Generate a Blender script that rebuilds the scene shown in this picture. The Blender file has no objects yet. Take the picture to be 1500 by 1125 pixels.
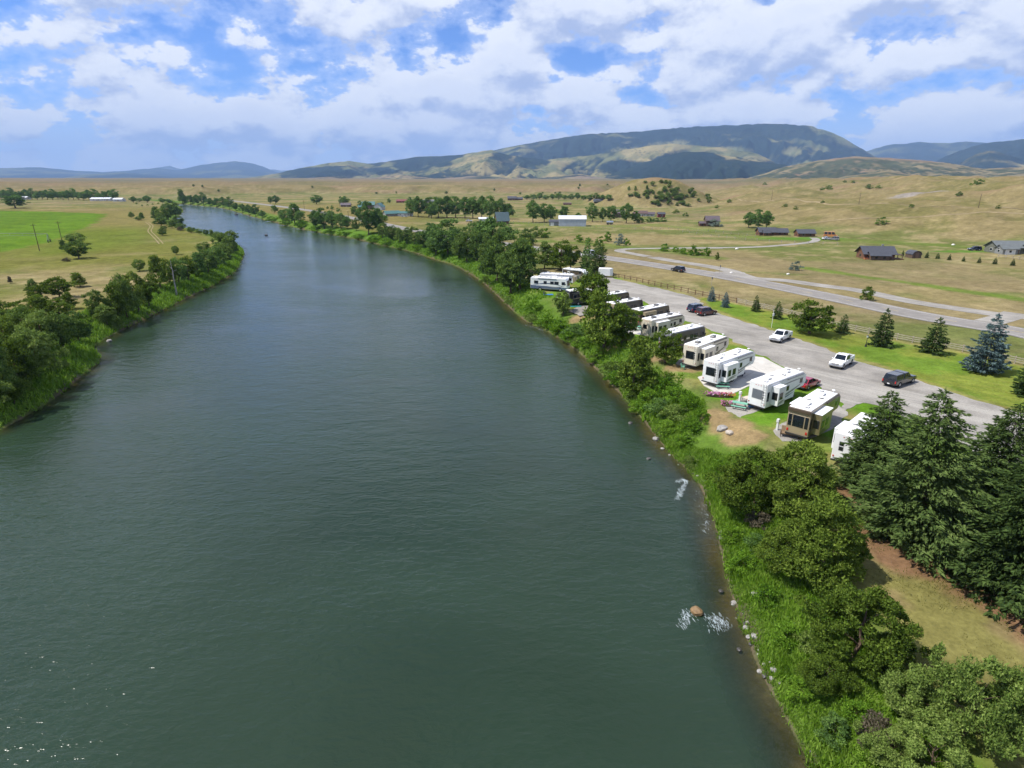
import bpy, bmesh, math, random
import numpy as np
from mathutils import Vector, Matrix

R = math.radians
scene = bpy.context.scene
C = scene.collection

# ------------------------------------------------------------------ camera
FPX, HORIZON, CAM_Z, Z0 = 870.0, 262.0, 32.0, 3.5
PITCH = math.atan((562.5 - HORIZON) / FPX)
cam_d = bpy.data.cameras.new('camera')
cam_d.sensor_width = 36.0
cam_d.lens = FPX / 1500.0 * 36.0
cam_d.clip_start = 0.5
cam_d.clip_end = 120000.0
cam = bpy.data.objects.new('camera', cam_d)
C.objects.link(cam)
cam.location = (0, 0, CAM_Z)
cam.rotation_euler = (math.pi / 2 - PITCH, 0, 0)
scene.camera = cam

# ------------------------------------------------------------------ light
SKYX, SKYY = 4.54, 2.2
SUN_EL, SUN_AZ = 57.0, 186.0      # azimuth of the sun, degrees counter-clockwise from +X (left)
sun_d = bpy.data.lights.new('sun', 'SUN')
sun_d.energy = 5.0
sun_d.angle = R(0.55)
sun_d.color = (1.0, 0.955, 0.88)
sun = bpy.data.objects.new('sun', sun_d)
C.objects.link(sun)
sdir = Vector((math.cos(R(SUN_EL)) * math.cos(R(SUN_AZ)), math.cos(R(SUN_EL)) * math.sin(R(SUN_AZ)), math.sin(R(SUN_EL))))
sun.rotation_euler = (-sdir).to_track_quat('-Z', 'Y').to_euler()
sun.location = (-60, -20, 120)

world = bpy.data.worlds.new('World')
scene.world = world
world.use_nodes = True


def build_world():
    nt = world.node_tree
    nt.nodes.clear()
    N, L = nt.nodes.new, nt.links.new

    def math_(op, a, b=None, clamp=False):
        n = N('ShaderNodeMath'); n.operation = op; n.use_clamp = clamp
        for i, x in enumerate((a, b)):
            if x is None: continue
            if isinstance(x, (int, float)): n.inputs[i].default_value = x
            else: L(x, n.inputs[i])
        return n.outputs[0]

    def ramp(x, a, b, lo=0.0, hi=1.0):
        n = N('ShaderNodeMapRange'); n.interpolation_type = 'SMOOTHSTEP'
        L(x, n.inputs['Value'])
        n.inputs['From Min'].default_value = a; n.inputs['From Max'].default_value = b
        n.inputs['To Min'].default_value = lo; n.inputs['To Max'].default_value = hi
        return n.outputs['Result']

    def mixc(f, a, b):
        n = N('ShaderNodeMix'); n.data_type = 'RGBA'
        if isinstance(f, (int, float)): n.inputs[0].default_value = f
        else: L(f, n.inputs[0])
        for i, x in ((6, a), (7, b)):
            if isinstance(x, tuple): n.inputs[i].default_value = (*x, 1)
            else: L(x, n.inputs[i])
        return n.outputs[2]

    sky = N('ShaderNodeTexSky'); sky.sky_type = 'NISHITA'; sky.sun_disc = False
    sky.sun_elevation = R(SUN_EL)
    sky.sun_rotation = R(90 - SUN_AZ)
    sky.altitude = 1500; sky.air_density = 1.0; sky.dust_density = 0.4; sky.ozone_density = 2.0
    tc = N('ShaderNodeTexCoord')
    sep = N('ShaderNodeSeparateXYZ'); L(tc.outputs['Generated'], sep.inputs[0])
    z = math_('MAXIMUM', sep.outputs[2], 0.0)

    def layer(zoff, lift):
        zz = math_('ADD', z, lift)
        den = math_('ADD', zz, zoff)
        cx = N('ShaderNodeCombineXYZ')
        L(math_('DIVIDE', sep.outputs[0], den), cx.inputs[0])
        L(math_('DIVIDE', sep.outputs[1], den), cx.inputs[1])
        L(math_('MULTIPLY', zz, 0.8), cx.inputs[2])
        return cx.outputs[0]

    def noise(vec, scale, detail, rough, off=(0, 0, 0), dist=0.0):
        mp = N('ShaderNodeMapping'); L(vec, mp.inputs[0]); mp.inputs['Location'].default_value = off
        n = N('ShaderNodeTexNoise'); L(mp.outputs[0], n.inputs['Vector'])
        n.inputs['Scale'].default_value = scale; n.inputs['Detail'].default_value = detail
        n.inputs['Roughness'].default_value = rough; n.inputs['Distortion'].default_value = dist
        return n.outputs['Fac']

    OFF = (SKYX, SKYY, 0.4)

    def density(vec):
        return noise(vec, 4.9, 7.0, 0.58, OFF, 0.0)

    # cumulus seen from below and from the side: plan position plus some of the height
    v0 = layer(0.48, 0.0)
    v1 = layer(0.48, 0.026)
    d0 = density(v0)
    d1 = density(v1)
    cover = math_('ADD', ramp(z, 0.02, 0.24, 0.085, 0.035), ramp(z, 0.2, 0.75, 0.0, -0.07))
    d0c = math_('ADD', d0, cover)
    mask = ramp(d0c, 0.480, 0.520)
    lit = math_('SUBTRACT', d0, d1)
    shade = ramp(lit, -0.14, 0.07)
    core = ramp(d0c, 0.52, 0.74)
    body = mixc(shade, (0.37, 0.45, 0.67), (0.79, 0.82, 0.88))
    body = mixc(math_('MULTIPLY', core, 0.30), body, (0.52, 0.59, 0.77))
    veilm = ramp(d0c, 0.40, 0.50, 0.0, 0.45)
    veilm = math_('MAXIMUM', veilm, ramp(z, 0.0, 0.13, 0.85, 0.0))
    skyc = N('ShaderNodeVectorMath'); skyc.operation = 'MULTIPLY'
    L(sky.outputs[0], skyc.inputs[0]); skyc.inputs[1].default_value = (0.050, 0.080, 0.135)
    clear = mixc(veilm, skyc.outputs[0], (0.60, 0.70, 0.92))
    col = mixc(mask, clear, body)
    world.cycles.sampling_method = 'MANUAL'; world.cycles.sample_map_resolution = 256
    bg = N('ShaderNodeBackground'); L(col, bg.inputs['Color']); bg.inputs['Strength'].default_value = 1.0
    out = N('ShaderNodeOutputWorld'); L(bg.outputs[0], out.inputs['Surface'])


build_world()

scene.view_settings.view_transform = 'Standard'
scene.view_settings.look = 'None'
scene.view_settings.gamma = 1.0
scene.view_settings.exposure = 0.36
scene.render.engine = 'CYCLES'
scene.cycles.use_denoising = True
scene.cycles.use_adaptive_sampling = True
scene.cycles.adaptive_threshold = 0.02
scene.cycles.max_bounces = 6
scene.cycles.diffuse_bounces = 2
scene.cycles.glossy_bounces = 2
scene.cycles.transmission_bounces = 4
scene.cycles.transparent_max_bounces = 8
scene.cycles.volume_bounces = 0
scene.cycles.caustics_reflective = False
scene.cycles.caustics_refractive = False
scene.cycles.sample_clamp_indirect = 4.0
scene.cycles.sample_clamp_direct = 3.0

# ------------------------------------------------------------------ noise
def _hash(ix, iy, seed):
    h = (ix.astype(np.int64) * 374761393 + iy.astype(np.int64) * 668265263 + seed * 1442695041) & 0xffffffff
    h = ((h ^ (h >> 13)) * 1274126177) & 0xffffffff
    h = h ^ (h >> 16)
    return (h & 0xffffff) / float(0xffffff)


def vnoise(x, y, seed=0):
    ix, iy = np.floor(x), np.floor(y)
    fx, fy = x - ix, y - iy
    ux, uy = fx * fx * fx * (fx * (fx * 6 - 15) + 10), fy * fy * fy * (fy * (fy * 6 - 15) + 10)
    a, b = _hash(ix, iy, seed), _hash(ix + 1, iy, seed)
    c, d = _hash(ix, iy + 1, seed), _hash(ix + 1, iy + 1, seed)
    return a + (b - a) * ux + (c - a) * uy + (a - b - c + d) * ux * uy


def fbm(x, y, octv=4, seed=0, gain=0.5):
    s, a, t = 0.0, 1.0, 0.0
    for k in range(octv):
        s = s + a * vnoise(x * 2 ** k + 17.3 * k, y * 2 ** k - 9.1 * k, seed + k)
        t += a; a *= gain
    return s / t


def sstep(a, b, x):
    t = np.clip((x - a) / (b - a), 0, 1)
    return t * t * (3 - 2 * t)


# ------------------------------------------------------------------ picture -> place
def ray(px, py):
    u, v = (px - 750.0) / FPX, -(py - 562.5) / FPX
    return np.array([u, math.cos(PITCH) + v * math.sin(PITCH), -math.sin(PITCH) + v * math.cos(PITCH)])


def at(px, py, z=Z0):
    d = ray(px, py)
    t = (z - CAM_Z) / d[2]
    return np.array([d[0] * t, d[1] * t, z])


def seg_dist(x, y, pts, closed=False):
    P = np.asarray(pts, float)
    n = len(P)
    best = np.full(np.shape(x), 1e18)
    for i in range(n if closed else n - 1):
        a, b = P[i], P[(i + 1) % n]
        e = b - a
        l2 = max(e @ e, 1e-9)
        t = np.clip(((x - a[0]) * e[0] + (y - a[1]) * e[1]) / l2, 0, 1)
        dx, dy = x - a[0] - t * e[0], y - a[1] - t * e[1]
        best = np.minimum(best, dx * dx + dy * dy)
    return np.sqrt(best)


def inside(x, y, pts):
    P = np.asarray(pts, float)
    r = np.zeros(np.shape(x), bool)
    n = len(P)
    for i in range(n):
        a, b = P[i], P[(i + 1) % n]
        if a[1] == b[1]: continue
        c = ((a[1] > y) != (b[1] > y)) & (x < (b[0] - a[0]) * (y - a[1]) / (b[1] - a[1]) + a[0])
        r ^= c
    return r


def sdf(x, y, pts):          # positive inside
    d = seg_dist(x, y, pts, True)
    return np.where(inside(x, y, pts), d, -d)


def px_poly(pts, z=Z0):
    return [tuple(at(p[0], p[1], z)[:2]) for p in pts]


def smooth_line(pts, n=4):    # Catmull-Rom through the points
    P = [np.array(p, float) for p in pts]
    out = []
    for i in range(len(P) - 1):
        p0, p1, p2, p3 = P[max(i - 1, 0)], P[i], P[i + 1], P[min(i + 2, len(P) - 1)]
        for k in range(n):
            t = k / n
            out.append(0.5 * (2 * p1 + (p2 - p0) * t + (2 * p0 - 5 * p1 + 4 * p2 - p3) * t * t + (3 * p1 - p0 - 3 * p2 + p3) * t ** 3))
    out.append(P[-1])
    return out


# ------------------------------------------------------------------ the lie of the land
BANK_R = px_poly([(1215, 1180), (1190, 1125), (1150, 1050), (1108, 970), (1085, 905), (1066, 850), (1052, 790), (1040, 742), (1018, 700), (985, 667),
                  (962, 640), (930, 600), (900, 568), (868, 535), (838, 508), (803, 486), (770, 470), (742, 446), (715, 420), (690, 402), (664, 388),
                  (640, 381), (600, 368), (560, 359), (515, 349), (470, 341), (435, 334), (400, 325), (365, 316), (330, 306), (300, 302), (270, 299.5)], 0)
BANK_L = px_poly([(262, 302), (268, 308), (262, 317), (250, 326), (275, 336), (310, 345), (330, 352), (348, 360), (357, 370), (352, 385), (340, 402), (300, 424),
                  (255, 446), (215, 466), (170, 488), (138, 508), (148, 527), (118, 552), (70, 590), (0, 630)], 0)
BANK_R = [(16.0, -400.0), (14.0, -60.0), (15.5, 0.0)] + [tuple(p) for p in smooth_line(BANK_R, 3)]
BANK_L = [tuple(p) for p in smooth_line(BANK_L, 3)] + [(-84.0, 45.0), (-92.0, 0.0), (-95.0, -400.0)]
RIVER = BANK_R + [(-520.0, 905.0)] + BANK_L

HILL = px_poly([(1010, 321), (1060, 329), (1120, 338), (1240, 345), (1400, 357), (1500, 368), (1640, 392), (1900, 440)], Z0)
HILL = HILL + [(900, 60), (2600, 500), (2600, 3000), (700, 3000), (330, 1150), (235, 830), (190, 690)]
KNOB = at(958, 299)[:2]
HIGHWAY = [tuple(p) for p in smooth_line(px_poly([(1720, 543), (1600, 514), (1500, 488), (1350, 463), (1200, 432), (1060, 405), (900, 379.5), (740, 357.5), (610, 338), (520, 320), (430, 305), (330, 293)]), 5)]


def H(x, y):
    x, y = np.asarray(x, float), np.asarray(y, float)
    dr = -sdf(x, y, RIVER)
    r = np.hypot(x, y)
    nz = fbm(x / 9.0, y / 9.0, 3, 11)
    bw = 7.5 + 3.0 * (nz - 0.5)
    bank = Z0 * np.clip(dr / bw, 0, 1) ** 0.8
    bed = -0.02 - np.clip(-dr, 0, 14) * 0.30
    z = np.where(dr > 0, 0.02 + bank * (1 - 0.006), bed)
    z = np.where(dr > bw, Z0, z)
    bump = np.where((dr > 0), np.exp(-((dr - 4) / 4) ** 2) * 0.5 * (fbm(x / 2.2, y / 2.2, 3, 5) - 0.5), 0)
    z = z + bump
    hw = seg_dist(x, y, HIGHWAY)
    relief = sstep(12, 60, hw) * sstep(10, 30, dr) * sstep(70, 220, r)
    z = z + relief * (fbm(x / 60.0, y / 60.0, 3, 21) - 0.5) * 1.1
    # bench to the right
    dh = sdf(x, y, HILL)
    dh = dh + (fbm(x / 90.0, y / 90.0, 4, 31) - 0.5) * 26 * sstep(-10, 60, dh)
    hz = 10.0 * sstep(0, 85, dh) + 1.5 * sstep(85, 150, dh) + 16.0 * sstep(150, 300, dh)
    gully = (np.abs(fbm(x / 85.0, y / 120.0, 4, 37) - 0.5) - 0.10) * 26.0
    hz = hz + gully * sstep(10, 90, dh) * (1 - 0.5 * sstep(330, 520, dh))
    # wooded knob
    dk = np.hypot((x - KNOB[0]) / 1.25, (y - KNOB[1]) / 1.5) + (fbm(x / 30, y / 30, 3, 41) - 0.5) * 16
    kz = 30.0 * np.clip(1 - (dk / 66.0) ** 1.6, 0, 1)
    # far benches
    az = np.degrees(np.arctan2(x, y))
    rb = 1240 + 260 * (fbm(az / 7.0, az * 0 + 3.3, 3, 51) - 0.5) + sstep(4, 22, az) * 400
    t1 = 12.0 * sstep(0, 90, r - rb) + 7.0 * sstep(300, 480, r - rb)
    t1 = t1 + (np.abs(fbm(x / 200, y / 200, 4, 57) - 0.5) - 0.1) * 24 * sstep(0, 120, r - rb) * (1 - 0.6 * sstep(500, 900, r - rb))
    t1 = t1 + 16 * sstep(2400, 6500, r)
    extra = np.maximum(np.maximum(hz, kz), t1)
    return z + np.where(dr > 6, extra, 0)


def Hs(x, y):
    return float(H(np.array([x]), np.array([y]))[0])


def on_ground(px, py):
    d = ray(px, py)
    t0 = (Z0 + 31 - CAM_Z) / d[2] if d[2] < 0 else 5000
    t1 = (-0.5 - CAM_Z) / d[2] if d[2] < -0.0005 else 9000
    t = np.geomspace(max(t0, 5.0), max(t1, 20.0), 260)
    z = CAM_Z + d[2] * t
    h = H(d[0] * t, d[1] * t)
    below = np.nonzero(z <= h)[0]
    if len(below) == 0 or below[0] == 0:
        p = at(px, py)
        return np.array([p[0], p[1], Hs(p[0], p[1])])
    i = below[0]
    a, b = (z - h)[i - 1], (z - h)[i]
    k = a / (a - b)
    tt = t[i - 1] + (t[i] - t[i - 1]) * k
    return np.array([d[0] * tt, d[1] * tt, Hs(d[0] * tt, d[1] * tt)])


def metres_per_px(p):
    f = np.array([0, math.cos(PITCH), -math.sin(PITCH)])
    return float((np.asarray(p) - np.array([0, 0, CAM_Z])) @ f) / FPX


# ------------------------------------------------------------------ object helpers
def tag(o, label=None, cat=None, group=None, kind=None):
    if label: o['label'] = label
    if cat: o['category'] = cat
    if group: o['group'] = group
    if kind: o['kind'] = kind
    return o


def empty(name, loc=(0, 0, 0), rz=0.0):
    o = bpy.data.objects.new(name, None)
    o.empty_display_size = 0.5
    C.objects.link(o)
    o.location = loc
    o.rotation_euler = (0, 0, rz)
    return o


def mesh_np(name, V, F, smooth=False):
    """V (n,3), F (m,k) with k = 3 or 4"""
    V = np.ascontiguousarray(V, np.float32); F = np.ascontiguousarray(F, np.int32)
    me = bpy.data.meshes.new(name)
    k = F.shape[1]
    me.vertices.add(len(V)); me.vertices.foreach_set('co', V.ravel())
    me.loops.add(F.size); me.loops.foreach_set('vertex_index', F.ravel())
    me.polygons.add(len(F))
    me.polygons.foreach_set('loop_start', np.arange(0, F.size, k, dtype=np.int32))
    if smooth: me.polygons.foreach_set('use_smooth', np.ones(len(F), bool))
    me.update(calc_edges=True)
    return me


def add_obj(name, me, mat=None, parent=None):
    o = bpy.data.objects.new(name, me)
    C.objects.link(o)
    if mat and not me.materials: me.materials.append(mat)
    if parent: o.parent = parent
    return o


class MB:
    def __init__(s): s.v, s.f = [], []

    def add(s, vs, fs):
        n = len(s.v)
        s.v += [tuple(v) for v in vs]
        s.f += [tuple(i + n for i in f) for f in fs]
        return s

    def box(s, c, d, rz=0.0, ry=0.0):
        m = Matrix.Rotation(rz, 3, 'Z') @ Matrix.Rotation(ry, 3, 'Y')
        vs = []
        for z in (-.5, .5):
            for x, y in ((-.5, -.5), (.5, -.5), (.5, .5), (-.5, .5)):
                vs.append(Vector(c) + m @ Vector((x * d[0], y * d[1], z * d[2])))
        return s.add(vs, [(3, 2, 1, 0), (4, 5, 6, 7), (0, 1, 5, 4), (1, 2, 6, 5), (2, 3, 7, 6), (3, 0, 4, 7)])

    def prism(s, prof, y0, y1):      # profile in (x, z), swept along y
        n = len(prof)
        a = sum(prof[i][0] * prof[(i + 1) % n][1] - prof[(i + 1) % n][0] * prof[i][1] for i in range(n))
        if a < 0: prof = prof[::-1]
        lo, hi = min(y0, y1), max(y0, y1)
        vs = [(p[0], lo, p[1]) for p in prof] + [(p[0], hi, p[1]) for p in prof]
        fs = [tuple(range(n)), tuple(range(2 * n - 1, n - 1, -1))]
        fs += [((i + 1) % n, i, n + i, n + (i + 1) % n) for i in range(n)]
        return s.add(vs, fs)

    def slab(s, prof, z0, z1):       # profile in (x, y), swept along z
        n = len(prof)
        a = sum(prof[i][0] * prof[(i + 1) % n][1] - prof[(i + 1) % n][0] * prof[i][1] for i in range(n))
        if a < 0: prof = prof[::-1]
        vs = [(p[0], p[1], z0) for p in prof] + [(p[0], p[1], z1) for p in prof]
        fs = [tuple(range(n - 1, -1, -1)), tuple(range(n, 2 * n))]
        fs += [(i, (i + 1) % n, n + (i + 1) % n, n + i) for i in range(n)]
        return s.add(vs, fs)

    def cyl(s, p, q, r0, r1=None, n=10):
        r1 = r0 if r1 is None else r1
        p, q = Vector(p), Vector(q)
        ax = (q - p).normalized()
        u = ax.orthogonal().normalized(); w = ax.cross(u)
        vs = []
        for c, r in ((p, r0), (q, r1)):
            for k in range(n):
                a = 2 * math.pi * k / n
                vs.append(c + u * (r * math.cos(a)) + w * (r * math.sin(a)))
        fs = [tuple(range(n - 1, -1, -1)), tuple(range(n, 2 * n))]
        fs += [(i, (i + 1) % n, n + (i + 1) % n, n + i) for i in range(n)]
        return s.add(vs, fs)

    def bar(s, p, q, w, h):
        p, q = Vector(p), Vector(q)
        ax = (q - p).normalized()
        up = Vector((0, 0, 1)) if abs(ax.z) < 0.9 else Vector((1, 0, 0))
        u = ax.cross(up).normalized() * (w / 2); v = u.cross(ax).normalized() * (h / 2)
        vs = [c + a * u + b * v for c in (p, q) for a, b in ((-1, -1), (1, -1), (1, 1), (-1, 1))]
        return s.add(vs, [(3, 2, 1, 0), (4, 5, 6, 7), (0, 1, 5, 4), (1, 2, 6, 5), (2, 3, 7, 6), (3, 0, 4, 7)])

    def build(s, name, mat, parent=None, bevel=0.0, segs=2, smooth=False):
        me = bpy.data.meshes.new(name)
        me.from_pydata(s.v, [], s.f)
        bm = bmesh.new(); bm.from_mesh(me)
        bmesh.ops.recalc_face_normals(bm, faces=bm.faces)
        if bevel:
            bmesh.ops.bevel(bm, geom=bm.edges[:], offset=bevel, segments=segs, profile=0.6, affect='EDGES', clamp_overlap=True)
        bm.to_mesh(me); bm.free()
        if smooth:
            me.polygons.foreach_set('use_smooth', np.ones(len(me.polygons), bool))
        return add_obj(name, me, mat, parent)


_ONES = ['', 'first', 'second', 'third', 'fourth', 'fifth', 'sixth', 'seventh', 'eighth', 'ninth', 'tenth', 'eleventh', 'twelfth', 'thirteenth', 'fourteenth',
         'fifteenth', 'sixteenth', 'seventeenth', 'eighteenth', 'nineteenth']
_TENS = ['', '', 'twent', 'thirt', 'fort', 'fift', 'sixt', 'sevent', 'eight', 'ninet']
ORD = [_ONES[n] if n < 20 else _TENS[n // 10] + ('ieth' if n % 10 == 0 else 'y-' + _ONES[n % 10]) for n in range(100)]

# ------------------------------------------------------------------ materials
def nodes(m):
    nt = m.node_tree
    b = nt.nodes.get('Principled BSDF')
    return nt, b, nt.nodes.new, nt.links.new


_mats = {}


def paint(name, col, rough=0.5, var=0.12, scale=1.5, metal=0.0, bump=0.0, bscale=20.0, dirt=0.0, coat=0.0):
    """plain surface with uneven tone, a little dirt and relief"""
    if name in _mats: return _mats[name]
    m = bpy.data.materials.new(name); m.use_nodes = True
    nt, b, N, L = nodes(m)
    tc = N('ShaderNodeTexCoord')
    n = N('ShaderNodeTexNoise'); L(tc.outputs['Object'], n.inputs['Vector'])
    n.inputs['Scale'].default_value = scale; n.inputs['Detail'].default_value = 6; n.inputs['Roughness'].default_value = 0.62
    r = N('ShaderNodeValToRGB'); L(n.outputs['Fac'], r.inputs[0])
    lo = tuple(max(0, c * (1 - var)) for c in col); hi = tuple(min(1, c * (1 + var)) for c in col)
    r.color_ramp.elements[0].position = 0.32; r.color_ramp.elements[0].color = (*lo, 1)
    r.color_ramp.elements[1].position = 0.70; r.color_ramp.elements[1].color = (*hi, 1)
    out = r.outputs[0]
    if dirt:
        n2 = N('ShaderNodeTexNoise'); L(tc.outputs['Object'], n2.inputs['Vector'])
        n2.inputs['Scale'].default_value = scale * 0.8; n2.inputs['Detail'].default_value = 8; n2.inputs['Roughness'].default_value = 0.7
        mr = N('ShaderNodeMapRange'); L(n2.outputs['Fac'], mr.inputs[0])
        mr.inputs[1].default_value = 0.5; mr.inputs[2].default_value = 0.75; mr.inputs[4].default_value = dirt
        mx = N('ShaderNodeMix'); mx.data_type = 'RGBA'
        L(mr.outputs[0], mx.inputs[0]); L(out, mx.inputs[6]); mx.inputs[7].default_value = (0.16, 0.14, 0.11, 1)
        out = mx.outputs[2]
    L(out, b.inputs['Base Color'])
    b.inputs['Roughness'].default_value = rough
    if rough >= 0.85: b.inputs['Specular IOR Level'].default_value = 0.06
    b.inputs['Metallic'].default_value = metal
    if coat: b.inputs['Coat Weight'].default_value = coat
    if bump:
        n3 = N('ShaderNodeTexNoise'); L(tc.outputs['Object'], n3.inputs['Vector']); n3.inputs['Scale'].default_value = bscale; n3.inputs['Detail'].default_value = 4
        bp = N('ShaderNodeBump'); bp.inputs['Strength'].default_value = bump; bp.inputs['Distance'].default_value = 0.03
        L(n3.outputs['Fac'], bp.inputs['Height']); L(bp.outputs[0], b.inputs['Normal'])
    _mats[name] = m
    return m


def banded(name, col, dark, pitch, rough=0.7, axis=2):
    """boards, logs or ribs: colour bands plus relief along one axis"""
    if name in _mats: return _mats[name]
    m = bpy.data.materials.new(name); m.use_nodes = True
    nt, b, N, L = nodes(m)
    tc = N('ShaderNodeTexCoord'); sp = N('ShaderNodeSeparateXYZ'); L(tc.outputs['Object'], sp.inputs[0])
    a = N('ShaderNodeMath'); a.operation = 'MULTIPLY'; L(sp.outputs[axis], a.inputs[0]); a.inputs[1].default_value = 2 * math.pi / pitch
    sn = N('ShaderNodeMath'); sn.operation = 'SINE'; L(a.outputs[0], sn.inputs[0])
    mr = N('ShaderNodeMapRange'); L(sn.outputs[0], mr.inputs[0]); mr.inputs[1].default_value = -1; mr.inputs[2].default_value = -0.3
    n = N('ShaderNodeTexNoise'); L(tc.outputs['Object'], n.inputs['Vector']); n.inputs['Scale'].default_value = 0.8; n.inputs['Detail'].default_value = 7
    mx0 = N('ShaderNodeMix'); mx0.data_type = 'RGBA'; L(n.outputs['Fac'], mx0.inputs[0])
    mx0.inputs[6].default_value = (*[c * 0.7 for c in col], 1); mx0.inputs[7].default_value = (*[min(1, c * 1.3) for c in col], 1)
    mx = N('ShaderNodeMix'); mx.data_type = 'RGBA'; L(mr.outputs[0], mx.inputs[0]); mx.inputs[6].default_value = (*dark, 1); L(mx0.outputs[2], mx.inputs[7])
    L(mx.outputs[2], b.inputs['Base Color']); b.inputs['Roughness'].default_value = rough
    bp = N('ShaderNodeBump'); bp.inputs['Strength'].default_value = 0.5; bp.inputs['Distance'].default_value = 0.05
    L(sn.outputs[0], bp.inputs['Height']); L(bp.outputs[0], b.inputs['Normal'])
    _mats[name] = m
    return m


def glass(name='dark_glass', col=(0.012, 0.016, 0.02), rough=0.04):
    if name in _mats: return _mats[name]
    m = paint(name, col, rough, 0.3, 0.7)
    _mats[name] = m
    b = m.node_tree.nodes['Principled BSDF']
    b.inputs['IOR'].default_value = 1.5
    return m


def foliage(name, dark, mid, light, trans=0.28):
    if name in _mats: return _mats[name]
    m = bpy.data.materials.new(name); m.use_nodes = True
    nt = m.node_tree; nt.nodes.clear(); N, L = nt.nodes.new, nt.links.new
    g = N('ShaderNodeNewGeometry'); oi = N('ShaderNodeObjectInfo'); tc = N('ShaderNodeTexCoord')
    n = N('ShaderNodeTexNoise'); L(tc.outputs['Object'], n.inputs['Vector']); n.inputs['Scale'].default_value = 0.55; n.inputs['Detail'].default_value = 3
    a = N('ShaderNodeMath'); a.operation = 'MULTIPLY_ADD'; L(g.outputs['Random Per Island'], a.inputs[0]); a.inputs[1].default_value = 0.55
    s = N('ShaderNodeMath'); s.operation = 'MULTIPLY_ADD'; L(n.outputs['Fac'], s.inputs[0]); s.inputs[1].default_value = 0.8
    s2 = N('ShaderNodeMath'); s2.operation = 'MULTIPLY_ADD'; L(oi.outputs['Random'], s2.inputs[0]); s2.inputs[1].default_value = 0.34; s2.inputs[2].default_value = -0.36
    L(s2.outputs[0], s.inputs[2]); L(s.outputs[0], a.inputs[2])
    r = N('ShaderNodeValToRGB'); L(a.outputs[0], r.inputs[0])
    e = r.color_ramp.elements
    e[0].position = 0.08; e[0].color = (*dark, 1); e[1].position = 0.95; e[1].color = (*light, 1)
    k = e.new(0.5); k.color = (*mid, 1)
    d = N('ShaderNodeBsdfDiffuse'); L(r.outputs[0], d.inputs['Color'])
    t = N('ShaderNodeBsdfTranslucent'); L(r.outputs[0], t.inputs['Color'])
    mx = N('ShaderNodeMixShader'); mx.inputs[0].default_value = trans
    L(d.outputs[0], mx.inputs[1]); L(t.outputs[0], mx.inputs[2])
    o = N('ShaderNodeOutputMaterial'); L(mx.outputs[0], o.inputs['Surface'])
    _mats[name] = m
    return m


F_JUN = lambda: foliage('juniper_leaves', (0.040, 0.072, 0.011), (0.120, 0.182, 0.026), (0.235, 0.308, 0.055))
F_JUND = lambda: foliage('juniper_leaves_dark', (0.049, 0.095, 0.027), (0.137, 0.212, 0.045), (0.275, 0.350, 0.081))
F_SPR = lambda: foliage('spruce_needles', (0.030, 0.054, 0.016), (0.080, 0.126, 0.034), (0.155, 0.212, 0.066), 0.18)
F_BLUE = lambda: foliage('blue_spruce_needles', (0.055, 0.090, 0.085), (0.140, 0.205, 0.205), (0.270, 0.345, 0.350), 0.15)
F_COT = lambda: foliage('cottonwood_leaves', (0.046, 0.096, 0.027), (0.123, 0.215, 0.052), (0.245, 0.360, 0.092))
F_LITE = lambda: foliage('pale_leaves', (0.055, 0.100, 0.020), (0.150, 0.225, 0.045), (0.280, 0.360, 0.095))
F_SILV = lambda: foliage('silver_leaves', (0.12, 0.15, 0.11), (0.22, 0.27, 0.21), (0.36, 0.40, 0.33))
F_BUSH = lambda: foliage('bush_leaves', (0.050, 0.110, 0.012), (0.125, 0.245, 0.022), (0.230, 0.370, 0.045))
F_WEED = lambda: foliage('bank_weeds', (0.060, 0.130, 0.012), (0.150, 0.280, 0.022), (0.280, 0.410, 0.070), 0.35)
F_DEAD = lambda: foliage('dead_twigs', (0.075, 0.065, 0.04), (0.15, 0.13, 0.085), (0.24, 0.215, 0.15))
BARK = lambda: paint('bark', (0.12, 0.085, 0.06), 0.9, 0.45, 6.0, bump=0.8, bscale=14)
SNAG = lambda: paint('weathered_wood', (0.34, 0.31, 0.28), 0.85, 0.35, 5.0, bump=0.6, bscale=10)

# ================================================================== GROUND
def lerp(a, b, t):
    return a * (1 - t[..., None]) + np.asarray(b, float) * t[..., None]


def ell(x, y, px, py, rx, ry=None, seed=0):      # soft round patch, radii in metres
    p = at(px, py)
    ry = rx if ry is None else ry
    d = np.hypot((x - p[0]) / rx, (y - p[1]) / ry) + (fbm(x / 3.0, y / 3.0, 3, 70 + seed) - 0.5) * 0.7
    return sstep(1.1, 0.75, d)


CAMP = px_poly([(905, 405), (1000, 430), (1100, 470), (1300, 535), (1520, 600), (1700, 760), (1250, 690), (1120, 640), (1060, 590), (1000, 545), (930, 505), (850, 462), (780, 432), (760, 418), (800, 402), (850, 398)])
LAWN_EDGE = [(1018, 437), (1025, 441), (1034, 452), (1050, 458), (1088, 471), (1128, 484), (1165, 495), (1211, 512), (1254, 528), (1299, 541), (1350, 559), (1414, 583), (1500, 606), (1640, 648)]
FENCE_PX = [(890, 404), (935, 413), (980, 423), (1030, 434), (1080, 444), (1130, 455), (1180, 468), (1260, 487), (1330, 501), (1400, 513), (1480, 531), (1600, 559), (1700, 580)]
LAWN = px_poly(LAWN_EDGE + [(1700, 580)] + FENCE_PX[-2:2:-1])
FIELD = px_poly([(-500, 309), (0, 308.5), (80, 310), (158, 313), (132, 330), (103, 341), (73, 354), (44, 360), (0, 368), (-200, 420), (-700, 560)])
FIELD2 = px_poly([(158, 313), (215, 316), (222, 335), (200, 352), (140, 366), (60, 372), (73, 354), (103, 341), (132, 330)])
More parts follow.
